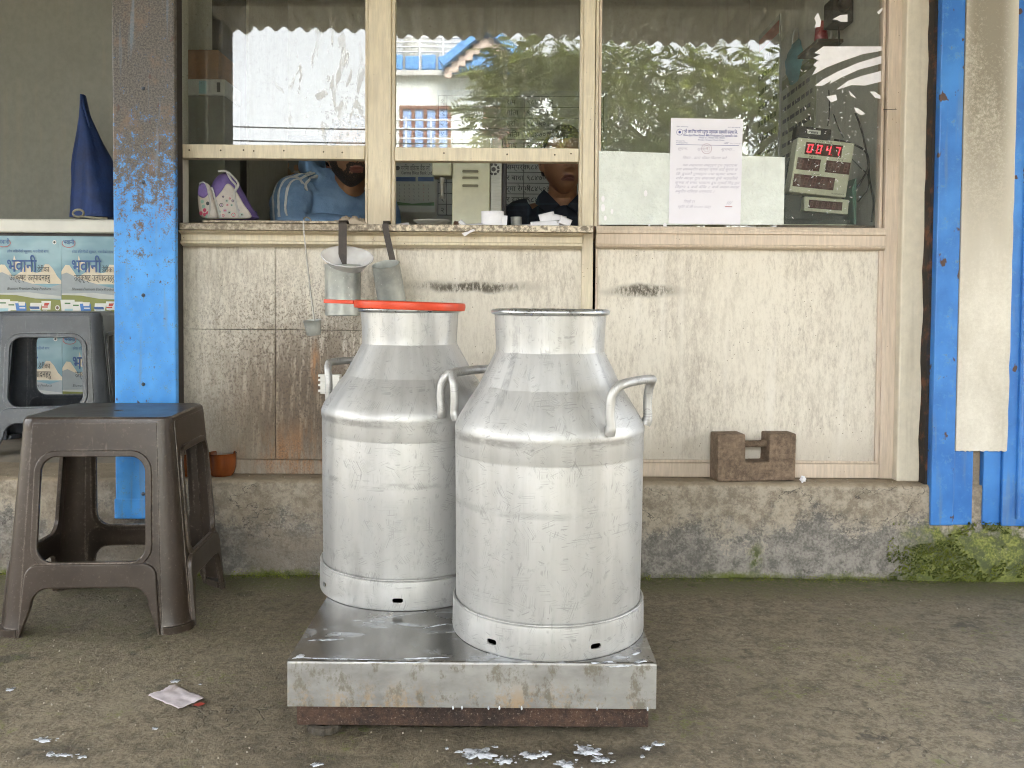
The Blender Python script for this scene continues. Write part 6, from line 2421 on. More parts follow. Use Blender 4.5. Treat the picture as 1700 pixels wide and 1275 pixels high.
ph_.build('letterhead', INK, lt, fix=False)
p = Print(Ml)
p.M = ph_.M
HW = [(.10, .70, .13, 'सूचना,'), (.37, .70, .12, 'सूचना'), (.70, .70, .18, 'सूचना...'), (.17, .615, .62, 'िवषय - दाना चोकर िवतरण बारे'), (.17, .545, .76, 'यस संस्थाका सम्पूर्ण दुध उत्पादक'), (.08, .505, .86, 'तथा सम्बन्धीत सदस्य कृषक लाई सूचना छ'),
      (.08, .462, .84, 'िक दुधको गुणस्तर तथा फ्याट मापन'), (.08, .42, .86, 'गरेर मात्र दुध संकलन हुने भएकोले'), (.07, .378, .90, 'कृषक ले सफा भाडामा दुध ल्याई िदनु हुन'), (.07, .338, .90, 'िवहान ६ बजे देिख ८ बजे सम्म मात्र'), (.07, .295, .55, 'अनुरोध गिरन्छ धन्यवाद ।'),
      (.20, .20, .16, 'िवक्री दर'), (.12, .15, .46, 'प्रित के.जी ६५।०० मात्र')]
for u, v, w_, tx in HW:
    x, y = P_(u, v)
    p.text(tx, x, y, 0.0098, 1, 1, shear=0.35, bold=-0.012, width=w_ * wl, rot=R(0.6))
for k_ in range(3):
    x, y = P_(.80 + .02 * k_, .19)
    p.patch([(x, y), (x + 0.001, y), (x + 0.006 + k_ * 0.002, y + 0.010), (x + 0.005 + k_ * 0.002, y + 0.010)], 1, 1)
x, y = P_(.78, .165); p.rect(x, x + .1 * wl, y, y + 0.0022, 3, 1)
p.build('handwriting', INK, lt, fix=False)

# sky reflections on the glass, modelled as white strips and flecks; also foam chips
M_white = plain('white_glint_and_trim', (0.78, 0.77, 0.80), 0.35, 0, 0.04, 60, 0.2, 0.002)
YQ = YG - 0.0012
YQ2 = YG - 0.0128
GLINTS = [[(1367, 77), (1465, 77), (1465, 84), (1432, 90), (1400, 101), (1372, 112), (1348, 125), (1356, 112), (1350, 108), (1358, 100), (1350, 96), (1362, 90), (1352, 88)],
        [(1352, 143), (1366, 132), (1390, 119), (1425, 104), (1465, 92), (1465, 105), (1425, 116), (1398, 128), (1376, 140), (1382, 133), (1366, 142)],
        [(1388, 149), (1408, 134), (1430, 126), (1465, 117), (1465, 135), (1436, 142), (1414, 141), (1402, 145)],
        [(1444, 152), (1452, 152), (1464, 160), (1464, 165), (1453, 162)], [(1409, 150), (1419, 160), (1422, 164), (1412, 158)], [(1418, 178), (1425, 180), (1437, 189), (1430, 191), (1421, 186)],
        [(1352, 30), (1358, 21), (1363, 34), (1362, 44), (1352, 46), (1355, 38)], [(1382, 32), (1395, 25), (1407, 24), (1407, 36), (1396, 36), (1390, 33)], [(1456, 20), (1466, 12), (1466, 16), (1459, 24)], [(1372, 160), (1388, 157), (1390, 166), (1380, 170)]]
for lp in GLINTS:
    c0_ = W(sum(q[0] for q in lp) / len(lp), sum(q[1] for q in lp) / len(lp), YQ)
    b = B()
    b.prism([W(x, y, YQ) for x, y in lp], (0, 0.0009, 0))
    b.build('sky_glint_strip', M_white, sf)
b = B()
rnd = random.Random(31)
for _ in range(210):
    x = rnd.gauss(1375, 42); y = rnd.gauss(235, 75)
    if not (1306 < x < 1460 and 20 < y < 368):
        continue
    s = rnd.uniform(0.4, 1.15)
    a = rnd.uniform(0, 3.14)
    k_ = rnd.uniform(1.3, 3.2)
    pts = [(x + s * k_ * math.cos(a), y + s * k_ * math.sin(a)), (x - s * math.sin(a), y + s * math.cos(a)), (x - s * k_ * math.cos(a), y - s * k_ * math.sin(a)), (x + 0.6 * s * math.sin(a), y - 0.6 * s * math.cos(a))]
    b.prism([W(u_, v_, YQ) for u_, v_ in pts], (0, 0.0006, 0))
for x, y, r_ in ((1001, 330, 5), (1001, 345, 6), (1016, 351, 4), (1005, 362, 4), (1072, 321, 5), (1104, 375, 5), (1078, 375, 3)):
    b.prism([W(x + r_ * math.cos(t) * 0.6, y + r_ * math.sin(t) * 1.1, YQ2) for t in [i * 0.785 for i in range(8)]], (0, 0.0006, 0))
o = b.build('glint_and_chip_fleck', M_white, sf)
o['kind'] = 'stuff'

# milk meter with red digits
M_mcase = plain('cream_meter_case', (0.72, 0.72, 0.55), 0.4, 0, 0.06, 20)
M_mgreen = plain('green_meter_side', (0.10, 0.27, 0.19), 0.4, 0, 0.1, 20)
M_mdark = plain('dark_green_meter_body', (0.03, 0.045, 0.04), 0.4, 0, 0.2, 20)
M_lens = plain('dark_red_display', (0.10, 0.030, 0.024), 0.25, 0, 0.1, 20)
M_off = flatmat('unlit_segment', (0.17, 0.05, 0.04))
M_led = Mat('red_led')
M_led = M_led.out((0.8, 0.03, 0.03), 0.4, 0, Emission_Color=(1.0, 0.035, 0.06, 1.0), Emission_Strength=0.26)
YD = 2.60
dc = [W(1310, 318, YD), W(1404, 328, YD), W(1422, 240, YD), W(1325, 228, YD)]
mt = thing('milk_meter', 'cream digital milk meter showing red digits behind the right pane', 'meter', (dc[0].x, YD, Z_sh))
dl = [q - mt.location for q in dc]
u_ax = (dl[1] - dl[0]).normalized()
v_ax = (dl[3] - dl[0])
v_ax = (v_ax - u_ax * v_ax.dot(u_ax))
wm, hm = (dl[1] - dl[0]).length, v_ax.length
sk = (dl[3] - dl[0]).dot(u_ax) / hm
Mm = frameM(dl[0], u_ax, v_ax)
b = B()
b.add([(0, 0, 0), (wm, 0, 0), (wm + sk * hm, hm, 0), (sk * hm, hm, 0), (0, 0, -0.05), (wm, 0, -0.05), (wm + sk * hm, hm, -0.05), (sk * hm, hm, -0.05)], [(0, 1, 2, 3), (7, 6, 5, 4), (0, 4, 5, 1), (1, 5, 6, 2), (2, 6, 7, 3), (3, 7, 4, 0)], 0, Mm)
b.build('display_case', M_mcase, mt, bevel=0.002)
Ms = Mm @ Matrix(((1, sk, 0, 0), (0, 1, 0, 0), (0, 0, 1, 0), (0, 0, 0, 1)))
SEG = {'0': 'abcdef', '4': 'bcfg', '7': 'abc', '8': 'abcdefg'}


def digit(p, ch, u, v, w, h, mi, layer):
    t = 0.16 * w + 0.0006
    sg = {'a': (0, w, h - t, h), 'd': (0, w, 0, t), 'g': (0, w, h / 2 - t / 2, h / 2 + t / 2), 'f': (0, t, h / 2, h), 'b': (w - t, w, h / 2, h), 'e': (0, t, 0, h / 2), 'c': (w - t, w, 0, h / 2)}
    for s in SEG[ch]:
        a, b_, c, d = sg[s]
        p.patch([(u + a + 0.12 * c, v + c), (u + b_ + 0.12 * c, v + c), (u + b_ + 0.12 * d, v + d), (u + a + 0.12 * d, v + d)], mi, layer)


def display(u0, u1, v0, v1, txt, lit, M_, par=None):
    b = B()
    b.box(u0, u1, v0, v1, -0.001, 0.0012, 0, M_)
    d_ = b.build('display_window', M_lens, mt)
    p = Print(M_ @ Matrix.Translation((0, 0, 0.0013)))
    n = len(txt)
    w = (u1 - u0) / n
    for i, ch in enumerate(txt):
        digit(p, ch, u0 + w * i + w * 0.2, v0 + (v1 - v0) * 0.17, w * 0.5, (v1 - v0) * 0.66, 1 if lit else 0, 2)
    if lit:
        p.disc(u0 + w * 3 - w * 0.12, v0 + (v1 - v0) * 0.16, 0.0012, 1, 2)
    p.build('digits', [M_off, M_led], d_, fix=False)


display(.155 * wm, .80 * wm, .71 * hm, .935 * hm, '0047', True, Ms)
display(.055 * wm, .46 * wm, .42 * hm, .64 * hm, '888', False, Ms)
display(.56 * wm, .985 * wm, .42 * hm, .64 * hm, '888', False, Ms)
display(.04 * wm, .76 * wm, .105 * hm, .335 * hm, '88888', False, Ms)
p = Print(Ms @ Matrix.Translation((0, 0, 0.0004)))
p.text('CODE / LITRE', .33 * wm, .95 * hm, 0.0075, 0, 1, width=.27 * wm)
p.text('SNF %', .24 * wm, .655 * hm, 0.007, 0, 1, width=.12 * wm)
p.text('FAT %', .72 * wm, .655 * hm, 0.007, 0, 1, width=.12 * wm)
p.text('AMOUNT', .33 * wm, .35 * hm, 0.007, 0, 1, width=.17 * wm)
p.text('PRABHGANGA', .74 * wm, .035 * hm, 0.0065, 0, 1, width=.22 * wm)
p.build('lettering', [PM[6]], mt, fix=False)
# second small display and the body under it
e = [W(1334, 350, YD + 0.02) - mt.location, W(1408, 356, YD + 0.02) - mt.location, W(1405, 331, YD + 0.02) - mt.location, W(1330, 325, YD + 0.02) - mt.location]
u2 = (e[1] - e[0]).normalized()
v2 = e[3] - e[0]; v2 = v2 - u2 * v2.dot(u2)
w2, h2 = (e[1] - e[0]).length, v2.length
M2 = frameM(e[0], u2, v2)
b = B()
b.box(0, w2, 0, h2, -0.03, 0, 0, M2)
b.build('lower_case', M_mcase, mt, bevel=0.003)
display(.10 * w2, .85 * w2, .22 * h2, .78 * h2, '888888', False, M2)
b = B()
b.box(W(1306, 360, YD).x - mt.location.x, W(1412, 360, YD).x - mt.location.x, 0.052, 0.18, 0.028, W(1400, 262, YD + .05).z - Z_sh)
b.build('body', M_mdark, mt, bevel=0.003)
b = B()
b.box(W(1302, 360, YD).x - mt.location.x, W(1420, 360, YD).x - mt.location.x, 0.015, 0.19, 0.0005, 0.014)
b.build('base_band', M_mcase, mt, bevel=0.002)
b = B()
b.box(W(1303, 360, YD).x - mt.location.x, W(1416, 360, YD).x - mt.location.x, 0.02, 0.185, 0.0142, 0.0278)
b.build('base', M_mdark, mt, bevel=0.002)
b = B()
b.prism([W(1418, 372, YD + .04) - mt.location, W(1422, 372, YD + .04) - mt.location, W(1422, 295, YD + .04) - mt.location, W(1415, 312, YD + .04) - mt.location], (0, 0.12, 0))
b.build('green_side', M_mgreen, mt, bevel=0.001)
# adapter on top with a barcode sticker
ad = thing('black_adapter', 'black adapter box with a white barcode sticker on the meter', 'adapter', dc[3] + Vector((0, 0.004, 0.001)))
Ma = frameM((0, 0, 0), u_ax, v_ax)
b = B()
b.box(-0.006, 0.098, 0.0005, 0.034, -0.04, 0.0, 0, Ma)
b.build('case', M_blk, ad, bevel=0.003)
p = Print(Ma @ Matrix.Translation((0, 0, 0.0004)))
p.rect(0.026, 0.066, 0.014, 0.026, 0, 1)
for i in range(9):
    p.rect(0.032 + i * 0.003, 0.0335 + i * 0.003 + 0.0005 * (i % 3), 0.016, 0.022, 1, 2)
p.build('sticker', [PM[8], PM[6]], ad, fix=False)
# cables by the meter
for k_, (pts, lab) in enumerate((
        ([(1385, 232, 2.66), (1412, 238, 2.66), (1437, 252, 2.66), (1441, 280, 2.67), (1420, 315, 2.69), (1410, 330, 2.70)], 'thick black cable looping right of the meter'),
        ([(1420, 188, 2.80), (1430, 215, 2.78), (1440, 262, 2.74), (1444, 300, 2.72), (1450, 335, 2.70), (1447, 368, 2.68)], 'black cable hanging down the side wall by the meter'),
        ([(1412, 262, 2.70), (1430, 280, 2.70), (1441, 292, 2.70), (1440, 315, 2.70), (1424, 335, 2.70)], 'thin black cable crossing behind the meter'),
        ([(1384, 190, 2.85), (1392, 212, 2.80), (1400, 228, 2.70)], 'twisted thin cable rising above the meter'),
        ([(1376, 150, 2.85), (1377, 185, 2.80), (1374, 208, 2.66)], 'thin cable dropping into the black adapter'))):
    b = B()
    b.tube(crom([W(*q) for q in pts], 6), 0.0032 if k_ < 2 else 0.0018, 8)
    tag(b.build('black_cable', M_blk, smooth=60), lab, 'cable', 'cables round the meter')

# things on the side wall: camera box, torch on a bracket, face mask, notice boards
def wall_pt(px, py):
    """where a pixel meets the inner face of the side wall"""
    d = CM @ Vector(((px - 850.0) / F, -(py - YPP) / F, -1.0))
    t = XIR / d.x
    q = d * t
    return Vector((XIR, q.y, CAMZ + q.z))


q = wall_pt(1408, 45)
cb_ = thing('wall_adapter', 'black charger box with a round knob plugged in on the side wall', 'charger', (XIR, q.y, q.z))
b = B()
b.box(-0.07, -0.001, -0.05, 0.04, 0.0, 0.085)
b.build('case', M_blk, cb_, bevel=0.005)
b = B()
b.lathe([(0, 0.02), (0.018, 0.02), (0.022, 0.0), (0, 0)], 24, M=Matrix.Translation((-0.035, -0.05, 0.055)) @ Matrix.Rotation(R(90), 4, 'X'))
b.build('knob', M_strap, cb_, smooth=40)
b = B()
b.tube(crom([(-0.035, -0.01, 0.0), (-0.034, -0.012, -0.06), (-0.036, -0.01, -0.12)], 5), 0.003, 8)
b.build('cord', M_blk, cb_, smooth=60)
q = wall_pt(1385, 77)
br_ = thing('wall_bracket', 'small grey bracket shelf under the red torch on the side wall', 'shelf', (XIR, q.y, q.z))
b = B()
b.box(-0.09, -0.001, -0.09, 0.12, -0.012, 0.0)
b.build('board', M_wood, br_, bevel=0.002)
to = thing('red_torch', 'red and white torch standing on the wall bracket', 'torch', (XIR - 0.05, q.y - 0.01, q.z + 0.0006))
b = B()
b.lathe([(0, 0), (0.022, 0), (0.024, 0.004), (0.021, 0.05), (0.017, 0.075), (0.012, 0.082), (0, 0.083)], 24)
b.build('body', plain('red_torch_plastic', (0.40, 0.02, 0.03), 0.3, 0, 0.1, 30), to, smooth=40)
b = B()
b.tube(crom([(0.020, -0.012, 0.01), (0.030, -0.016, 0.03), (0.026, -0.014, 0.062), (0.014, -0.008, 0.078)], 5), 0.005, 8)
b.build('handle', M_white, to, smooth=60)
# face mask hung on the wall
q0 = wall_pt(1322, 105)
ms = thing('face_mask', 'light blue face mask hanging on the side wall', 'mask', q0)
b = B()
n = 12
vs_ = []
for j in range(n + 1):
    for i in range(n + 1):
        u, v = i / n * 2 - 1, j / n * 2 - 1
        wd = 0.09 * (1 - 0.5 * v * v)
        vs_.append((-0.004 - 0.035 * (1 - u * u) * (1 - v * v) - 0.002 * math.sin(v * 14), u * wd, v * 0.085))
b.add(vs_, [(j * (n + 1) + i, j * (n + 1) + i + 1, (j + 1) * (n + 1) + i + 1, (j + 1) * (n + 1) + i) for j in range(n) for i in range(n)])
o = b.build('cloth', plain('blue_mask_fabric', (0.16, 0.36, 0.42), 0.8, 0, 0.1, 40), ms, smooth=50)
b = B()
b.tube(crom([(-0.004, -0.04, 0.075), (-0.003, -0.02, 0.13), (-0.003, 0.03, 0.13), (-0.004, 0.045, 0.075)], 6), 0.0016, 6)
b.build('ear_loop', M_white, ms, smooth=60)


def side_board(pa, pb, ya, yb, name, label, mat, hd):
    q0, q1 = wall_pt(pa, ya), wall_pt(pb, yb)
    b = B()
    b.box(XIR - 0.006, XIR - 0.0006, q1.y, q0.y, q1.z, q0.z)
    o = b.build(name, mat)
    tag(o, label, 'board')
    p = Print(frameM((XIR - 0.0062, q0.y, q1.z), (0, -1, 0), (0, 0, 1)))
    w, h = q0.y - q1.y, q0.z - q1.z
    p.rect(0.03 * w, .97 * w, .90 * h, .97 * h, hd, 1)
    rnd = random.Random(int(pa))
    for i in range(9):
        v = h * (.82 - .09 * i)
        u = .06 * w
        while u < .88 * w:
            l_ = rnd.uniform(.05, .16) * w
            p.rect(u, min(u + l_, .94 * w), v, v + .03 * h, 0, 1)
            u += l_ + .03 * w
    p.build('print', [PM[6], PM[7], PM[4]], o, fix=False)


side_board(1262, 1292, 60, 330, 'wall_notice', 'tall printed notice on the side wall near the room corner', flatmat('notice_paper', (0.40, 0.40, 0.38)), 1)
side_board(1300, 1352, 130, 330, 'price_list', 'yellow green printed list on the side wall below the mask', flatmat('list_paper', (0.46, 0.48, 0.34)), 2)

# ================================================================== the two men behind the counter
def mat_skin(name, c):
    m = Mat(name)
    n1 = m.noise(40, 4, 0.6)
    n2 = m.noise(9, 3, 0.5)
    b_ = m.mix(m.rng(m.add(m.mul(n1, 0.4), m.mul(n2, 0.6)), 0.35, 0.65), tuple(x * 0.8 for x in c), tuple(x * 1.12 for x in c))
    return m.out(b_, 0.48, 0, n1, 0.12, 0.002, Subsurface_Weight=0.08, Subsurface_Radius=(0.01, 0.004, 0.002))


def ga(x, c, s):
    return math.exp(-((x - c) / s) ** 2)


def head_surf(u, v, frown=0.0, wide=1.0):
    """u: angle round the head, 0 = face (-y), v: 0 crown .. pi chin; returns a point of a head about 0.23 m tall"""
    d = Vector((math.sin(v) * math.sin(u), -math.sin(v) * math.cos(u), math.cos(v)))
    x, y, z = d.x * 0.074 * wide, d.y * 0.095, d.z * 0.116
    t = max(0.0, min(1.0, (-z - 0.012) / 0.104))
    x *= 1 - 0.30 * t * t                                   # jaw narrows
    x *= 1 + 0.06 * ga(z, -0.05, 0.04)
    if y > 0:                                               # nape pulls in under the skull
        y *= 1 - 0.55 * t
        y += 0.006 * ga(z, 0.03, 0.05)
    else:
        f = max(0, -d.y)
        y -= 0.012 * t * f                                  # chin comes forward
        y += 0.007 * f * ga(z, 0.085, 0.03)                 # forehead leans back
        front = f ** 1.5
        e = 0.0
        e += 0.0045 * ga(z, 0.024, 0.010) * ga(abs(x), 0.024, 0.022)           # brow
        e -= 0.0085 * ga(z, 0.004, 0.012) * ga(abs(x), 0.031, 0.014)           # eye socket
        nb = 0.5 + 0.5 * math.tanh((0.018 - z) / 0.012)
        amp = 0.010 + 0.013 * max(0, min(1, (0.016 - z) / 0.048))
        e += amp * ga(x, 0, 0.0085 + 0.004 * max(0, min(1, (0.0 - z) / 0.034))) * nb * (0.5 + 0.5 * math.tanh((z + 0.0385) / 0.0042))
        e += 0.0075 * ga(abs(x), 0.0135, 0.0065) * ga(z, -0.0315, 0.0075)      # nostrils
        e += 0.0035 * ga(abs(x), 0.043, 0.017) * ga(z, -0.018, 0.018)          # cheek
        zm = z + frown * min(abs(x), 0.026) ** 2 * 18
        lipw = math.exp(-(abs(x) / 0.023) ** 4)
        e += 0.0058 * lipw * ga(zm, -0.0570, 0.0046)
        e += 0.0068 * math.exp(-(abs(x) / 0.019) ** 4) * ga(zm, -0.0690, 0.0052)
        e -= 0.0050 * math.exp(-(abs(x) / 0.025) ** 4) * ga(zm, -0.0630, 0.0018)
        e -= 0.0026 * ga(x, 0, 0.016) * ga(zm, -0.0790, 0.0055)
        e -= 0.0018 * ga(abs(x), 0.026, 0.006) * ga(zm, -0.055, 0.02)
        e += 0.0065 * ga(x, 0, 0.017) * ga(z, -0.097, 0.012)                   # chin
        y -= e * min(1, front * 1.6)
    return Vector((x, y, z))


NU, NV = 132, 120


def lips(p, frown):
    zm = p.z + frown * min(abs(p.x), 0.026) ** 2 * 18
    return p.y < -0.06 and abs(p.x) < 0.0235 and -0.0755 < zm < -0.0530 and (abs(p.x) / 0.0245) ** 2 + ((zm + 0.064) / 0.0118) ** 2 < 1


def make_head(bld, Mh, beard, frown, wide):
    """adds head, ears and neck top to the builder: 0 skin, 1 lips, 2 beard, 3 eye white, 4 iris"""
    pts = [head_surf(2 * PI * i / NU, PI * j / NV, frown, wide) for j in range(NV + 1) for i in range(NU)]
    o = len(bld.v)
    bld.v += [Mh @ p for p in pts]
    for j in range(NV):
        for i in range(NU):
            i2 = (i + 1) % NU
            q = (j * NU + i, j * NU + i2, (j + 1) * NU + i2, (j + 1) * NU + i)
            c = (pts[q[0]] + pts[q[2]]) / 2
            mi = 0
            if lips(c, frown):
                mi = 1
            elif beard:
                nz_ = 0.006 * mn.noise(c * 160)
                side = abs(c.x) > 0.036 and -0.10 < c.z < 0.02 and -0.052 < c.y < -0.004 + nz_ * 2 and abs(c.x) > 0.052 + nz_
                low_ = c.z < -0.075 + 0.42 * max(0, abs(c.x) - 0.024) + nz_ and c.y < 0.01
                mou = -0.0545 < c.z < -0.0425 + nz_ and abs(c.x) < 0.031 and c.y < -0.05
                cor = 0.0225 < abs(c.x) < 0.034 and -0.08 < c.z < -0.048 and c.y < -0.04
                if (low_ or mou or cor or side):
                    mi = 2
            bld.f.append([k + o for k in q])
            bld.mi.append(mi)
    for s in (-1, 1):                                      # ears
        vs_, fs = [], []
        n, k = 20, 7
        for j in range(k + 1):
            r_ = j / k
            for i in range(n):
                a = 2 * PI * i / n
                w = (0.017 + 0.004 * math.sin(a)) * r_
                dep = 0.010 * (1 - r_ ** 3) + (0.007 * ga(r_, 0.85, 0.12)) - 0.006 * ga(r_, 0.45, 0.25)
                vs_.append(Vector((s * (0.071 * wide + dep + 0.010 * max(0, math.cos(a)) * r_), 0.006 + w * math.cos(a), -0.010 + 0.031 * r_ * math.sin(a) + 0.002)))
        fs = [(j * n + i, j * n + (i + 1) % n, (j + 1) * n + (i + 1) % n, (j + 1) * n + i) for j in range(k) for i in range(n)]
        bld.add(vs_, fs, 0, Mh)
        for r_, yy, mi in ((0.0118, -0.0755, 3), (0.0062, -0.0824, 4)):
            vs_ = []
            for j in range(7):
                for i in range(12):
                    a, b_ = 2 * PI * i / 12, PI * j / 6
                    vs_.append(Vector((s * 0.031 + r_ * math.sin(b_) * math.cos(a), yy + r_ * math.cos(b_) * -1, 0.004 + r_ * math.sin(b_) * math.sin(a))))
            bld.add(vs_, [(j * 12 + i, j * 12 + (i + 1) % 12, (j + 1) * 12 + (i + 1) % 12, (j + 1) * 12 + i) for j in range(6) for i in range(12)], mi, Mh)


def make_hair(Mh, par, mat, wide, frown):
    b = B()
    pts = {}
    keep = []
    for j in range(NV + 1):
        for i in range(NU):
            u, v = 2 * PI * i / NU, PI * j / NV
            p = head_surf(u, v, frown, wide)
            nrm = Vector((p.x / 0.074 ** 2, p.y / 0.095 ** 2, p.z / 0.116 ** 2)).normalized()
            g = 0.009 + 0.006 * mn.noise(p * 45) + 0.005 * ga(p.z, 0.09, 0.05) + 0.004 * mn.noise(p * 130)
            pts[(j, i)] = p + nrm * g
    idx = {}
    for j in range(NV):
        for i in range(NU):
            c = head_surf(2 * PI * (i + .5) / NU, PI * (j + .5) / NV, frown, wide)
            n_ = 0.006 * mn.noise(c * 90)
            hairline = 0.066 if c.y < -0.02 else 0.066 - (c.y + 0.02) * 2.4
            if c.z > max(hairline, -0.045) + n_ or (c.y > 0.012 and c.z > -0.045 + n_):
                q = []
                for jj, ii in ((j, i), (j, (i + 1) % NU), (j + 1, (i + 1) % NU), (j + 1, i)):
                    if (jj, ii) not in idx:
                        idx[(jj, ii)] = len(b.v)
                        b.v.append(Mh @ pts[(jj, ii)])
                    q.append(idx[(jj, ii)])
                b.f.append(q)
                b.mi.append(0)
    o = b.build('hair', mat, par, smooth=70, fix=False)
    return o


def eyebrows(Mh, par, mat):
    for s in (-1, 1):
        b = B()
        pth = []
        for k in range(9):
            x = 0.014 + 0.036 * k / 8
            p = Vector((s * x, -0.096 + 0.5 * (x - 0.014) ** 2 * 12, 0.024 + 0.004 * math.sin(PI * k / 8)))
            # sit on the face
            u = math.atan2(s * x / 0.074, 0.9)
            best = min((head_surf(uu, vv) for uu in [u + 0.04 * q for q in range(-4, 5)] for vv in [1.25 + 0.03 * q for q in range(0, 12)]), key=lambda h: (h.x - p.x) ** 2 + (h.z - p.z) ** 2)
            pth.append(best + Vector((0, -0.0005, 0)))
        b.tube(pth, [0.0022 + 0.0016 * math.sin(PI * (0.15 + 0.8 * k / 8)) for k in range(9)], 6, M=Mh)
        b.build('eyebrow', mat, par, smooth=60)


def hand(bld, wrist, dirv, up, s):
    """palm with four fingers and a thumb, gently curled; s = +1 thumb on the left of dirv"""
    d = Vector(dirv).normalized()
    up = Vector(up)
    sd_ = d.cross(up).normalized() * s
    up = sd_.cross(d).normalized() * s
    w = Vector(wrist)
    bld.tube([w, w + d * 0.03, w + d * 0.065, w + d * 0.09], [0.026, 0.036, 0.041, 0.038], 14, flat=(1, 0.42))
    for k, (off, ln) in enumerate(((-0.030, 0.070), (-0.010, 0.080), (0.011, 0.075), (0.029, 0.060))):
        r0 = w + d * 0.086 + sd_ * off
        bld.tube(crom([r0, r0 + d * ln * 0.4 + up * 0.004, r0 + d * ln * 0.75 - up * 0.012, r0 + d * ln * 0.92 - up * 0.030], 4), [0.0092 - 0.0025 * i / 12 for i in range(13)], 8)
    r0 = w + d * 0.03 - sd_ * 0.032
    bld.tube(crom([r0, r0 + d * 0.025 - sd_ * 0.022, r0 + d * 0.055 - sd_ * 0.030 - up * 0.008, r0 + d * 0.075 - sd_ * 0.024 - up * 0.016], 4), [0.0115 - 0.003 * i / 12 for i in range(13)], 8)


def remeshed(b, name, mats, par, voxel, smooth_it, disp=0.0, dscale=0.08):
    o = b.build(name, mats, par)
    m = o.modifiers.new('weld', 'REMESH')
    m.mode = 'VOXEL'
    m.voxel_size = voxel
    m.use_smooth_shade = True
    s = o.modifiers.new('soften', 'SMOOTH')
    s.factor = 0.5
    s.iterations = smooth_it
    if disp:
        tx = bpy.data.textures.new(name + '_folds', 'CLOUDS')
        tx.noise_scale = dscale
        tx.noise_depth = 2
        d = o.modifiers.new('folds', 'DISPLACE')
        d.texture = tx
        d.strength = disp
        d.mid_level = 0.5
        d.texture_coords = 'LOCAL'
    return o


M_hair = plain('black_hair', (0.012, 0.010, 0.009), 0.5, 0, 0.3, 160, 0.6, 0.004)
_b = Mat('trimmed_black_beard')
_bn = _b.noise(420, 3, 0.6)
M_beard = _b.out(_b.mix(_b.rng(_bn, 0.52, 0.68), (0.028, 0.020, 0.016), (0.17, 0.09, 0.055)), 0.7, 0, _bn, 0.6, 0.003)
M_eyew = plain('eye_white', (0.55, 0.53, 0.50), 0.2)
M_iris = plain('dark_iris', (0.02, 0.012, 0.008), 0.15)
M_trou = plain('dark_trouser_cloth', (0.03, 0.03, 0.035), 0.8, 0, 0.15, 30)
SH = [(-0.165, 0.0), (0.165, 0.0)]


def man(label, px, py_chin, Y, yaw, skin, lip, cloth, beard, frown, wide, hood, tilt=0.0):
    """seated figure; chin bottom at that pixel; the body hangs below the neck"""
    chin = W(px, py_chin, Y)
    hc = Vector((chin.x, Y + 0.02, chin.z + 0.112))          # head centre
    zf = ZPL - 0.003
    root = thing('person', label, 'person', (hc.x, Y + 0.06, zf))
    hl = hc - root.location
    Mh = Matrix.Translation(hl) @ Matrix.Rotation(yaw, 4, 'Z') @ Matrix.Rotation(tilt, 4, 'X')
    body = B()
    make_head(body, Mh, beard, frown, wide)
    nb = Vector((hl.x * 0.3 - (0.055 if hood else 0), hl.y + (0.095 if hood else 0.06), hl.z - (0.075 if hood else 0.128)))     # neck base; the one in blue hunches forward
    body.tube([hl + Vector((0, 0.028, -0.045)), hl + Vector((0, 0.036, -0.095)), nb + Vector((0, 0, 0.02)), nb + Vector((0, 0.005, -0.05))], [0.050, 0.051, 0.056, 0.075], 26)
    return root, body, hl, nb, Mh, zf


# ---- man in the blue hoodie
M_skin1 = mat_skin('warm_brown_skin', (0.34, 0.18, 0.10))
M_lip1 = plain('brown_lips', (0.22, 0.085, 0.065), 0.45, 0, 0.1, 60)
M_hood = Mat('blue_fleece')
_n = M_hood.noise(14, 4, 0.6); _f = M_hood.noise(260, 3, 0.6)
M_hood = M_hood.out(M_hood.mix(M_hood.rng(_n, 0.3, 0.7), (0.13, 0.235, 0.42), (0.21, 0.335, 0.54)), 0.85, 0, M_hood.add(_n, M_hood.mul(_f, 0.25)), 0.5, 0.008)
M_stripe = plain('white_sleeve_stripe', (0.62, 0.64, 0.66), 0.8, 0, 0.05, 90)
r1, body, hl, nb, Mh, zf = man('bearded man in a light blue hoodie sitting behind the left opening', 581, 307, 2.97, R(24), None, None, None, True, 0.10, 1.04, True, R(2))
body_o = None
sl_, sr_ = nb + Vector((-0.175, -0.005, -0.075)), nb + Vector((0.175, -0.005, -0.075))
tz = Z_ledge_t - zf                                    # table height in the figure's frame
el_l, el_r = Vector((nb.x - 0.245, nb.y - 0.09, tz + 0.03)), Vector((nb.x + 0.19, nb.y - 0.02, tz - 0.10))
wr_l, wr_r = Vector((nb.x - 0.06, nb.y - 0.22, tz + 0.032)), Vector((nb.x + 0.06, nb.y - 0.19, tz - 0.11))
TURN = Matrix.Translation(nb + Vector((-0.010, 0.0, 0.0))) @ Matrix.Rotation(R(46), 4, 'Z') @ Matrix.Translation(-nb)   # he sits turned towards the tester
T3 = TURN.to_3x3()
hand(body, TURN @ wr_l, T3 @ Vector((0.9, -0.1, -0.02)), (0, 0, 1), 1)
hand(body, TURN @ wr_r, T3 @ Vector((-0.6, -0.5, -0.05)), (0, 0, 1), -1)
for a_, e_, w_ in ((sl_, el_l, wr_l), (sr_, el_r, wr_r)):
    body.tube([nb + Vector((0, 0.01, -0.09)), TURN @ (a_ + Vector((0, 0, -0.02))), TURN @ e_, TURN @ w_], [0.03, 0.03, 0.03, 0.027], 14)
body.build('body', [M_skin1, M_lip1, M_beard, M_eyew, M_iris], r1, smooth=60)
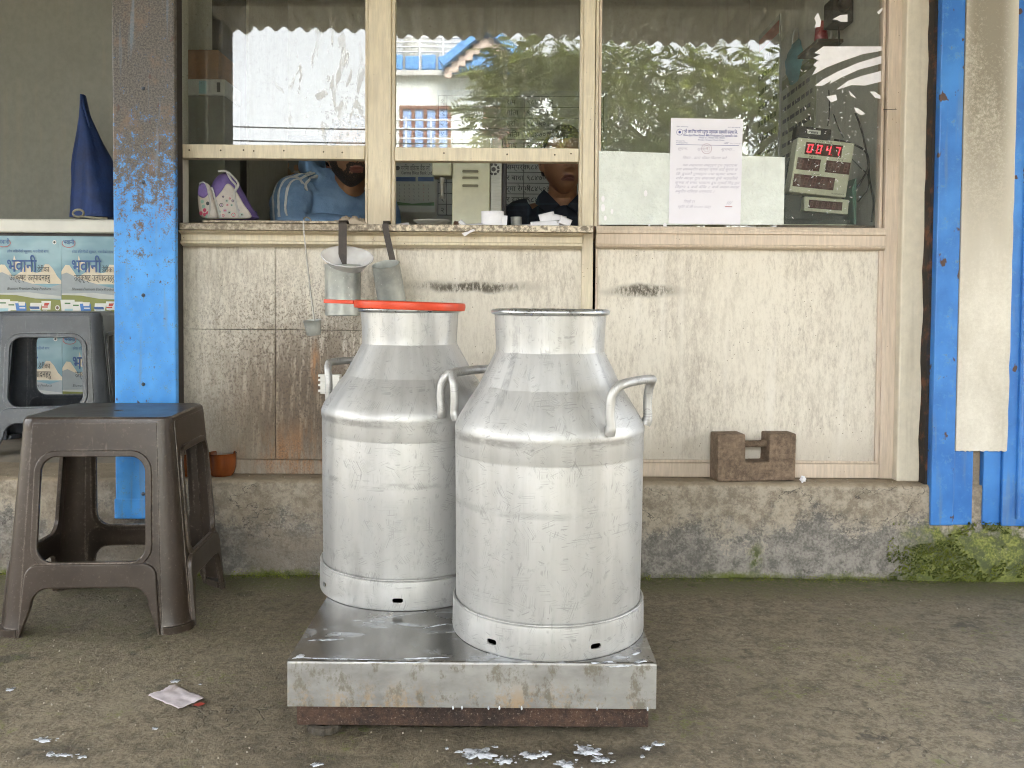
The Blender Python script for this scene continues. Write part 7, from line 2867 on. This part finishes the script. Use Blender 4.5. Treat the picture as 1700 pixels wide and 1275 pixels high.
make_hair(Mh, r1, M_hair, 1.04, 0.10)
eyebrows(Mh, r1, M_hair)
g = B()
hips = Vector((nb.x, nb.y + 0.09, 0.42))
tor = [hips, Vector((nb.x, nb.y + 0.07, 0.55)), Vector((nb.x, nb.y + 0.04, nb.z - 0.24)), Vector((nb.x, nb.y + 0.015, nb.z - 0.14)), Vector((nb.x, nb.y + 0.01, nb.z - 0.075)), Vector((nb.x, nb.y + 0.008, nb.z - 0.035)), Vector((nb.x, nb.y, nb.z + 0.0)), Vector((nb.x, nb.y - 0.004, nb.z + 0.030))]
g.tube(tor, [0.175, 0.172, 0.185, 0.195, 0.185, 0.140, 0.100, 0.080], 28, flat=(1, 0.62))
for a, e, w in ((sl_, el_l, wr_l), (sr_, el_r, wr_r)):
    g.tube(crom([a + Vector((0.05 if a is sl_ else -0.05, 0.005, 0.025)), a, a.lerp(e, 0.5) + Vector((-0.012 if a is sl_ else 0.012, 0, 0.005)), e, e.lerp(w, 0.5), w], 6), [0.060 + 0.010 * ga(i, 8, 5) - 0.024 * max(0, (i - 12) / 18) for i in range(31)], 18)
# hood lying round the neck
ring = []
for k in range(29):
    a = R(-128 + 256 * k / 28)
    ring.append(nb + Vector((0.092 * math.sin(a), 0.018 + 0.085 * math.cos(a), 0.022 + 0.030 * math.cos(a) - 0.050 * max(0, -math.cos(a)))))
g.tube(ring, [0.016 + 0.026 * math.sin(PI * k / 28) for k in range(29)], 14)
remeshed(g, 'hoodie', M_hood, r1, 0.007, 5, 0.016, 0.07).matrix_local = TURN
for k_, off in enumerate((-0.42, 0.0, 0.42)):
    b = B()
    src = crom([nb + Vector((-0.098, -0.012, -0.012)), sl_ + Vector((0.03, -0.004, 0.012)), sl_, sl_.lerp(el_l, 0.5) + Vector((-0.012, 0, 0.005)), el_l], 7)
    pth = []
    for i, p in enumerate(src):
        t = i / (len(src) - 1)
        ax = (src[min(i + 1, len(src) - 1)] - src[max(i - 1, 0)]).normalized()
        # the outer front of the sleeve, seen from the counter
        o_ = Vector((-0.80, -0.45, 0.35 * (1 - t)))
        o_ = (o_ - ax * o_.dot(ax)).normalized()
        o_ = Matrix.Rotation(off, 3, ax) @ o_
        rr_ = 0.035 + 0.036 * min(1, t * 3.0) - 0.002 * t
        pth.append(p + o_ * rr_)
    b.tube([TURN @ q for q in pth], 0.0062, 8, flat=(1, 0.55))
    o = b.build('sleeve_stripe', M_stripe, r1, smooth=60)
    sw = o.modifiers.new('hug', 'SHRINKWRAP')
    sw.target = [c for c in r1.children if c.name.startswith('hoodie')][0]
    sw.wrap_method = 'NEAREST_SURFACEPOINT'
    sw.wrap_mode = 'OUTSIDE_SURFACE'
    sw.offset = 0.0016
b = B()
b.tube(crom([nb + Vector((0.035, -0.070, -0.015)), nb + Vector((0.045, -0.092, -0.035)), nb + Vector((0.050, -0.112, -0.052))], 5), 0.0042, 8)
b.build('drawstring', M_stripe, r1, smooth=60).matrix_local = TURN
lg = B()
for s in (-1, 1):
    lg.tube(crom([hips + Vector((s * 0.08, 0, 0)), Vector((nb.x + s * 0.12, nb.y - 0.10, 0.46)), Vector((nb.x + s * 0.13, nb.y - 0.27, 0.45)), Vector((nb.x + s * 0.13, nb.y - 0.25, 0.22)), Vector((nb.x + s * 0.13, nb.y - 0.22, 0.05))], 5), [0.095 - 0.045 * i / 20 for i in range(21)], 14)
lg.build('trousers', M_trou, r1, smooth=60).matrix_local = TURN

# ---- man in the dark shirt
M_skin2 = mat_skin('deep_brown_skin', (0.29, 0.145, 0.08))
M_lip2 = plain('dark_brown_lips', (0.17, 0.070, 0.055), 0.45, 0, 0.1, 60)
M_shirt = Mat('navy_checked_cotton')
_w = M_shirt.noise(22, 3, 0.5)
_c = M_shirt.mx(M_shirt.rng(M_shirt.noise(60, 1, 0.2, (1, 0.02, 0.02)), 0.60, 0.66), M_shirt.rng(M_shirt.noise(60, 1, 0.2, (0.02, 0.02, 1)), 0.60, 0.66))
M_shirt = M_shirt.out(M_shirt.mix(M_shirt.mul(_c, 0.6), M_shirt.mix(_w, (0.006, 0.009, 0.018), (0.016, 0.022, 0.040)), (0.030, 0.05, 0.07)), 0.8, 0, _w, 0.5, 0.008)
r2, body, hl, nb, Mh, zf = man('clean shaven man in a dark navy shirt behind the middle opening', 936, 320, 3.12, R(9), None, None, None, False, 0.55, 0.98, False, R(1))
sl_, sr_ = nb + Vector((-0.165, 0, -0.07)), nb + Vector((0.165, 0, -0.07))
tz = Z_ledge_t - zf
el_l, el_r = Vector((nb.x - 0.235, nb.y - 0.12, tz - 0.02)), Vector((nb.x + 0.24, nb.y - 0.12, tz - 0.02))
wr_l, wr_r = Vector((nb.x - 0.12, nb.y - 0.30, tz + 0.022)), Vector((nb.x + 0.10, nb.y - 0.29, tz + 0.022))
for e, w in ((el_l, wr_l), (el_r, wr_r)):
    body.tube([e, e.lerp(w, 0.4), w + (w - e) * 0.04], [0.045, 0.042, 0.028], 16)
hand(body, wr_l, (0.25, -0.95, -0.02), (0, 0, 1), 1)
hand(body, wr_r, (-0.35, -0.9, -0.02), (0, 0, 1), -1)
for a_, e_ in ((sl_, el_l), (sr_, el_r)):
    body.tube([nb + Vector((0, 0, -0.03)), a_, e_], [0.04, 0.045, 0.04], 14)
body.build('body', [M_skin2, M_lip2, M_beard, M_eyew, M_iris], r2, smooth=60)
make_hair(Mh, r2, M_hair, 0.98, 0.55)
eyebrows(Mh, r2, M_hair)
g = B()
hips = Vector((nb.x, nb.y + 0.06, 0.42))
g.tube([hips, Vector((nb.x, nb.y + 0.05, 0.55)), Vector((nb.x, nb.y + 0.02, nb.z - 0.22)), Vector((nb.x, nb.y + 0.01, nb.z - 0.13)), Vector((nb.x, nb.y + 0.01, nb.z - 0.07)), Vector((nb.x, nb.y + 0.008, nb.z - 0.03)), Vector((nb.x, nb.y + 0.004, nb.z + 0.0))], [0.165, 0.165, 0.180, 0.188, 0.175, 0.125, 0.078], 28, flat=(1, 0.60))
for a, e, w in ((sl_, el_l, wr_l), (sr_, el_r, wr_r)):
    g.tube(crom([a + Vector((0.05 if a is sl_ else -0.05, 0.005, 0.02)), a, a.lerp(e, 0.5), e, e.lerp(w, 0.35)], 6), [0.060 + 0.004 * ga(i, 6, 4) - 0.010 * i / 24 for i in range(25)], 18)
remeshed(g, 'shirt', M_shirt, r2, 0.007, 4, 0.012, 0.06)
# collar flaps
for s in (-1, 1):
    b = B()
    q = [nb + Vector((s * 0.066, -0.006, 0.034)), nb + Vector((s * 0.050, -0.052, 0.012)), nb + Vector((s * 0.012, -0.078, -0.030)), nb + Vector((s * 0.052, -0.100, -0.062)), nb + Vector((s * 0.098, -0.052, -0.022)), nb + Vector((s * 0.088, 0.010, 0.010))]
    b.prism(q, (s * 0.003, -0.005, 0.003))
    b.build('collar', M_shirt, r2, smooth=60, bevel=0.002)
lg = B()
for s in (-1, 1):
    lg.tube(crom([hips + Vector((s * 0.08, 0, 0)), Vector((nb.x + s * 0.12, nb.y - 0.10, 0.46)), Vector((nb.x + s * 0.13, nb.y - 0.22, 0.45)), Vector((nb.x + s * 0.13, nb.y - 0.2, 0.22)), Vector((nb.x + s * 0.13, nb.y - 0.17, 0.05))], 5), [0.095 - 0.045 * i / 20 for i in range(21)], 14)
lg.build('trousers', M_trou, r2, smooth=60)
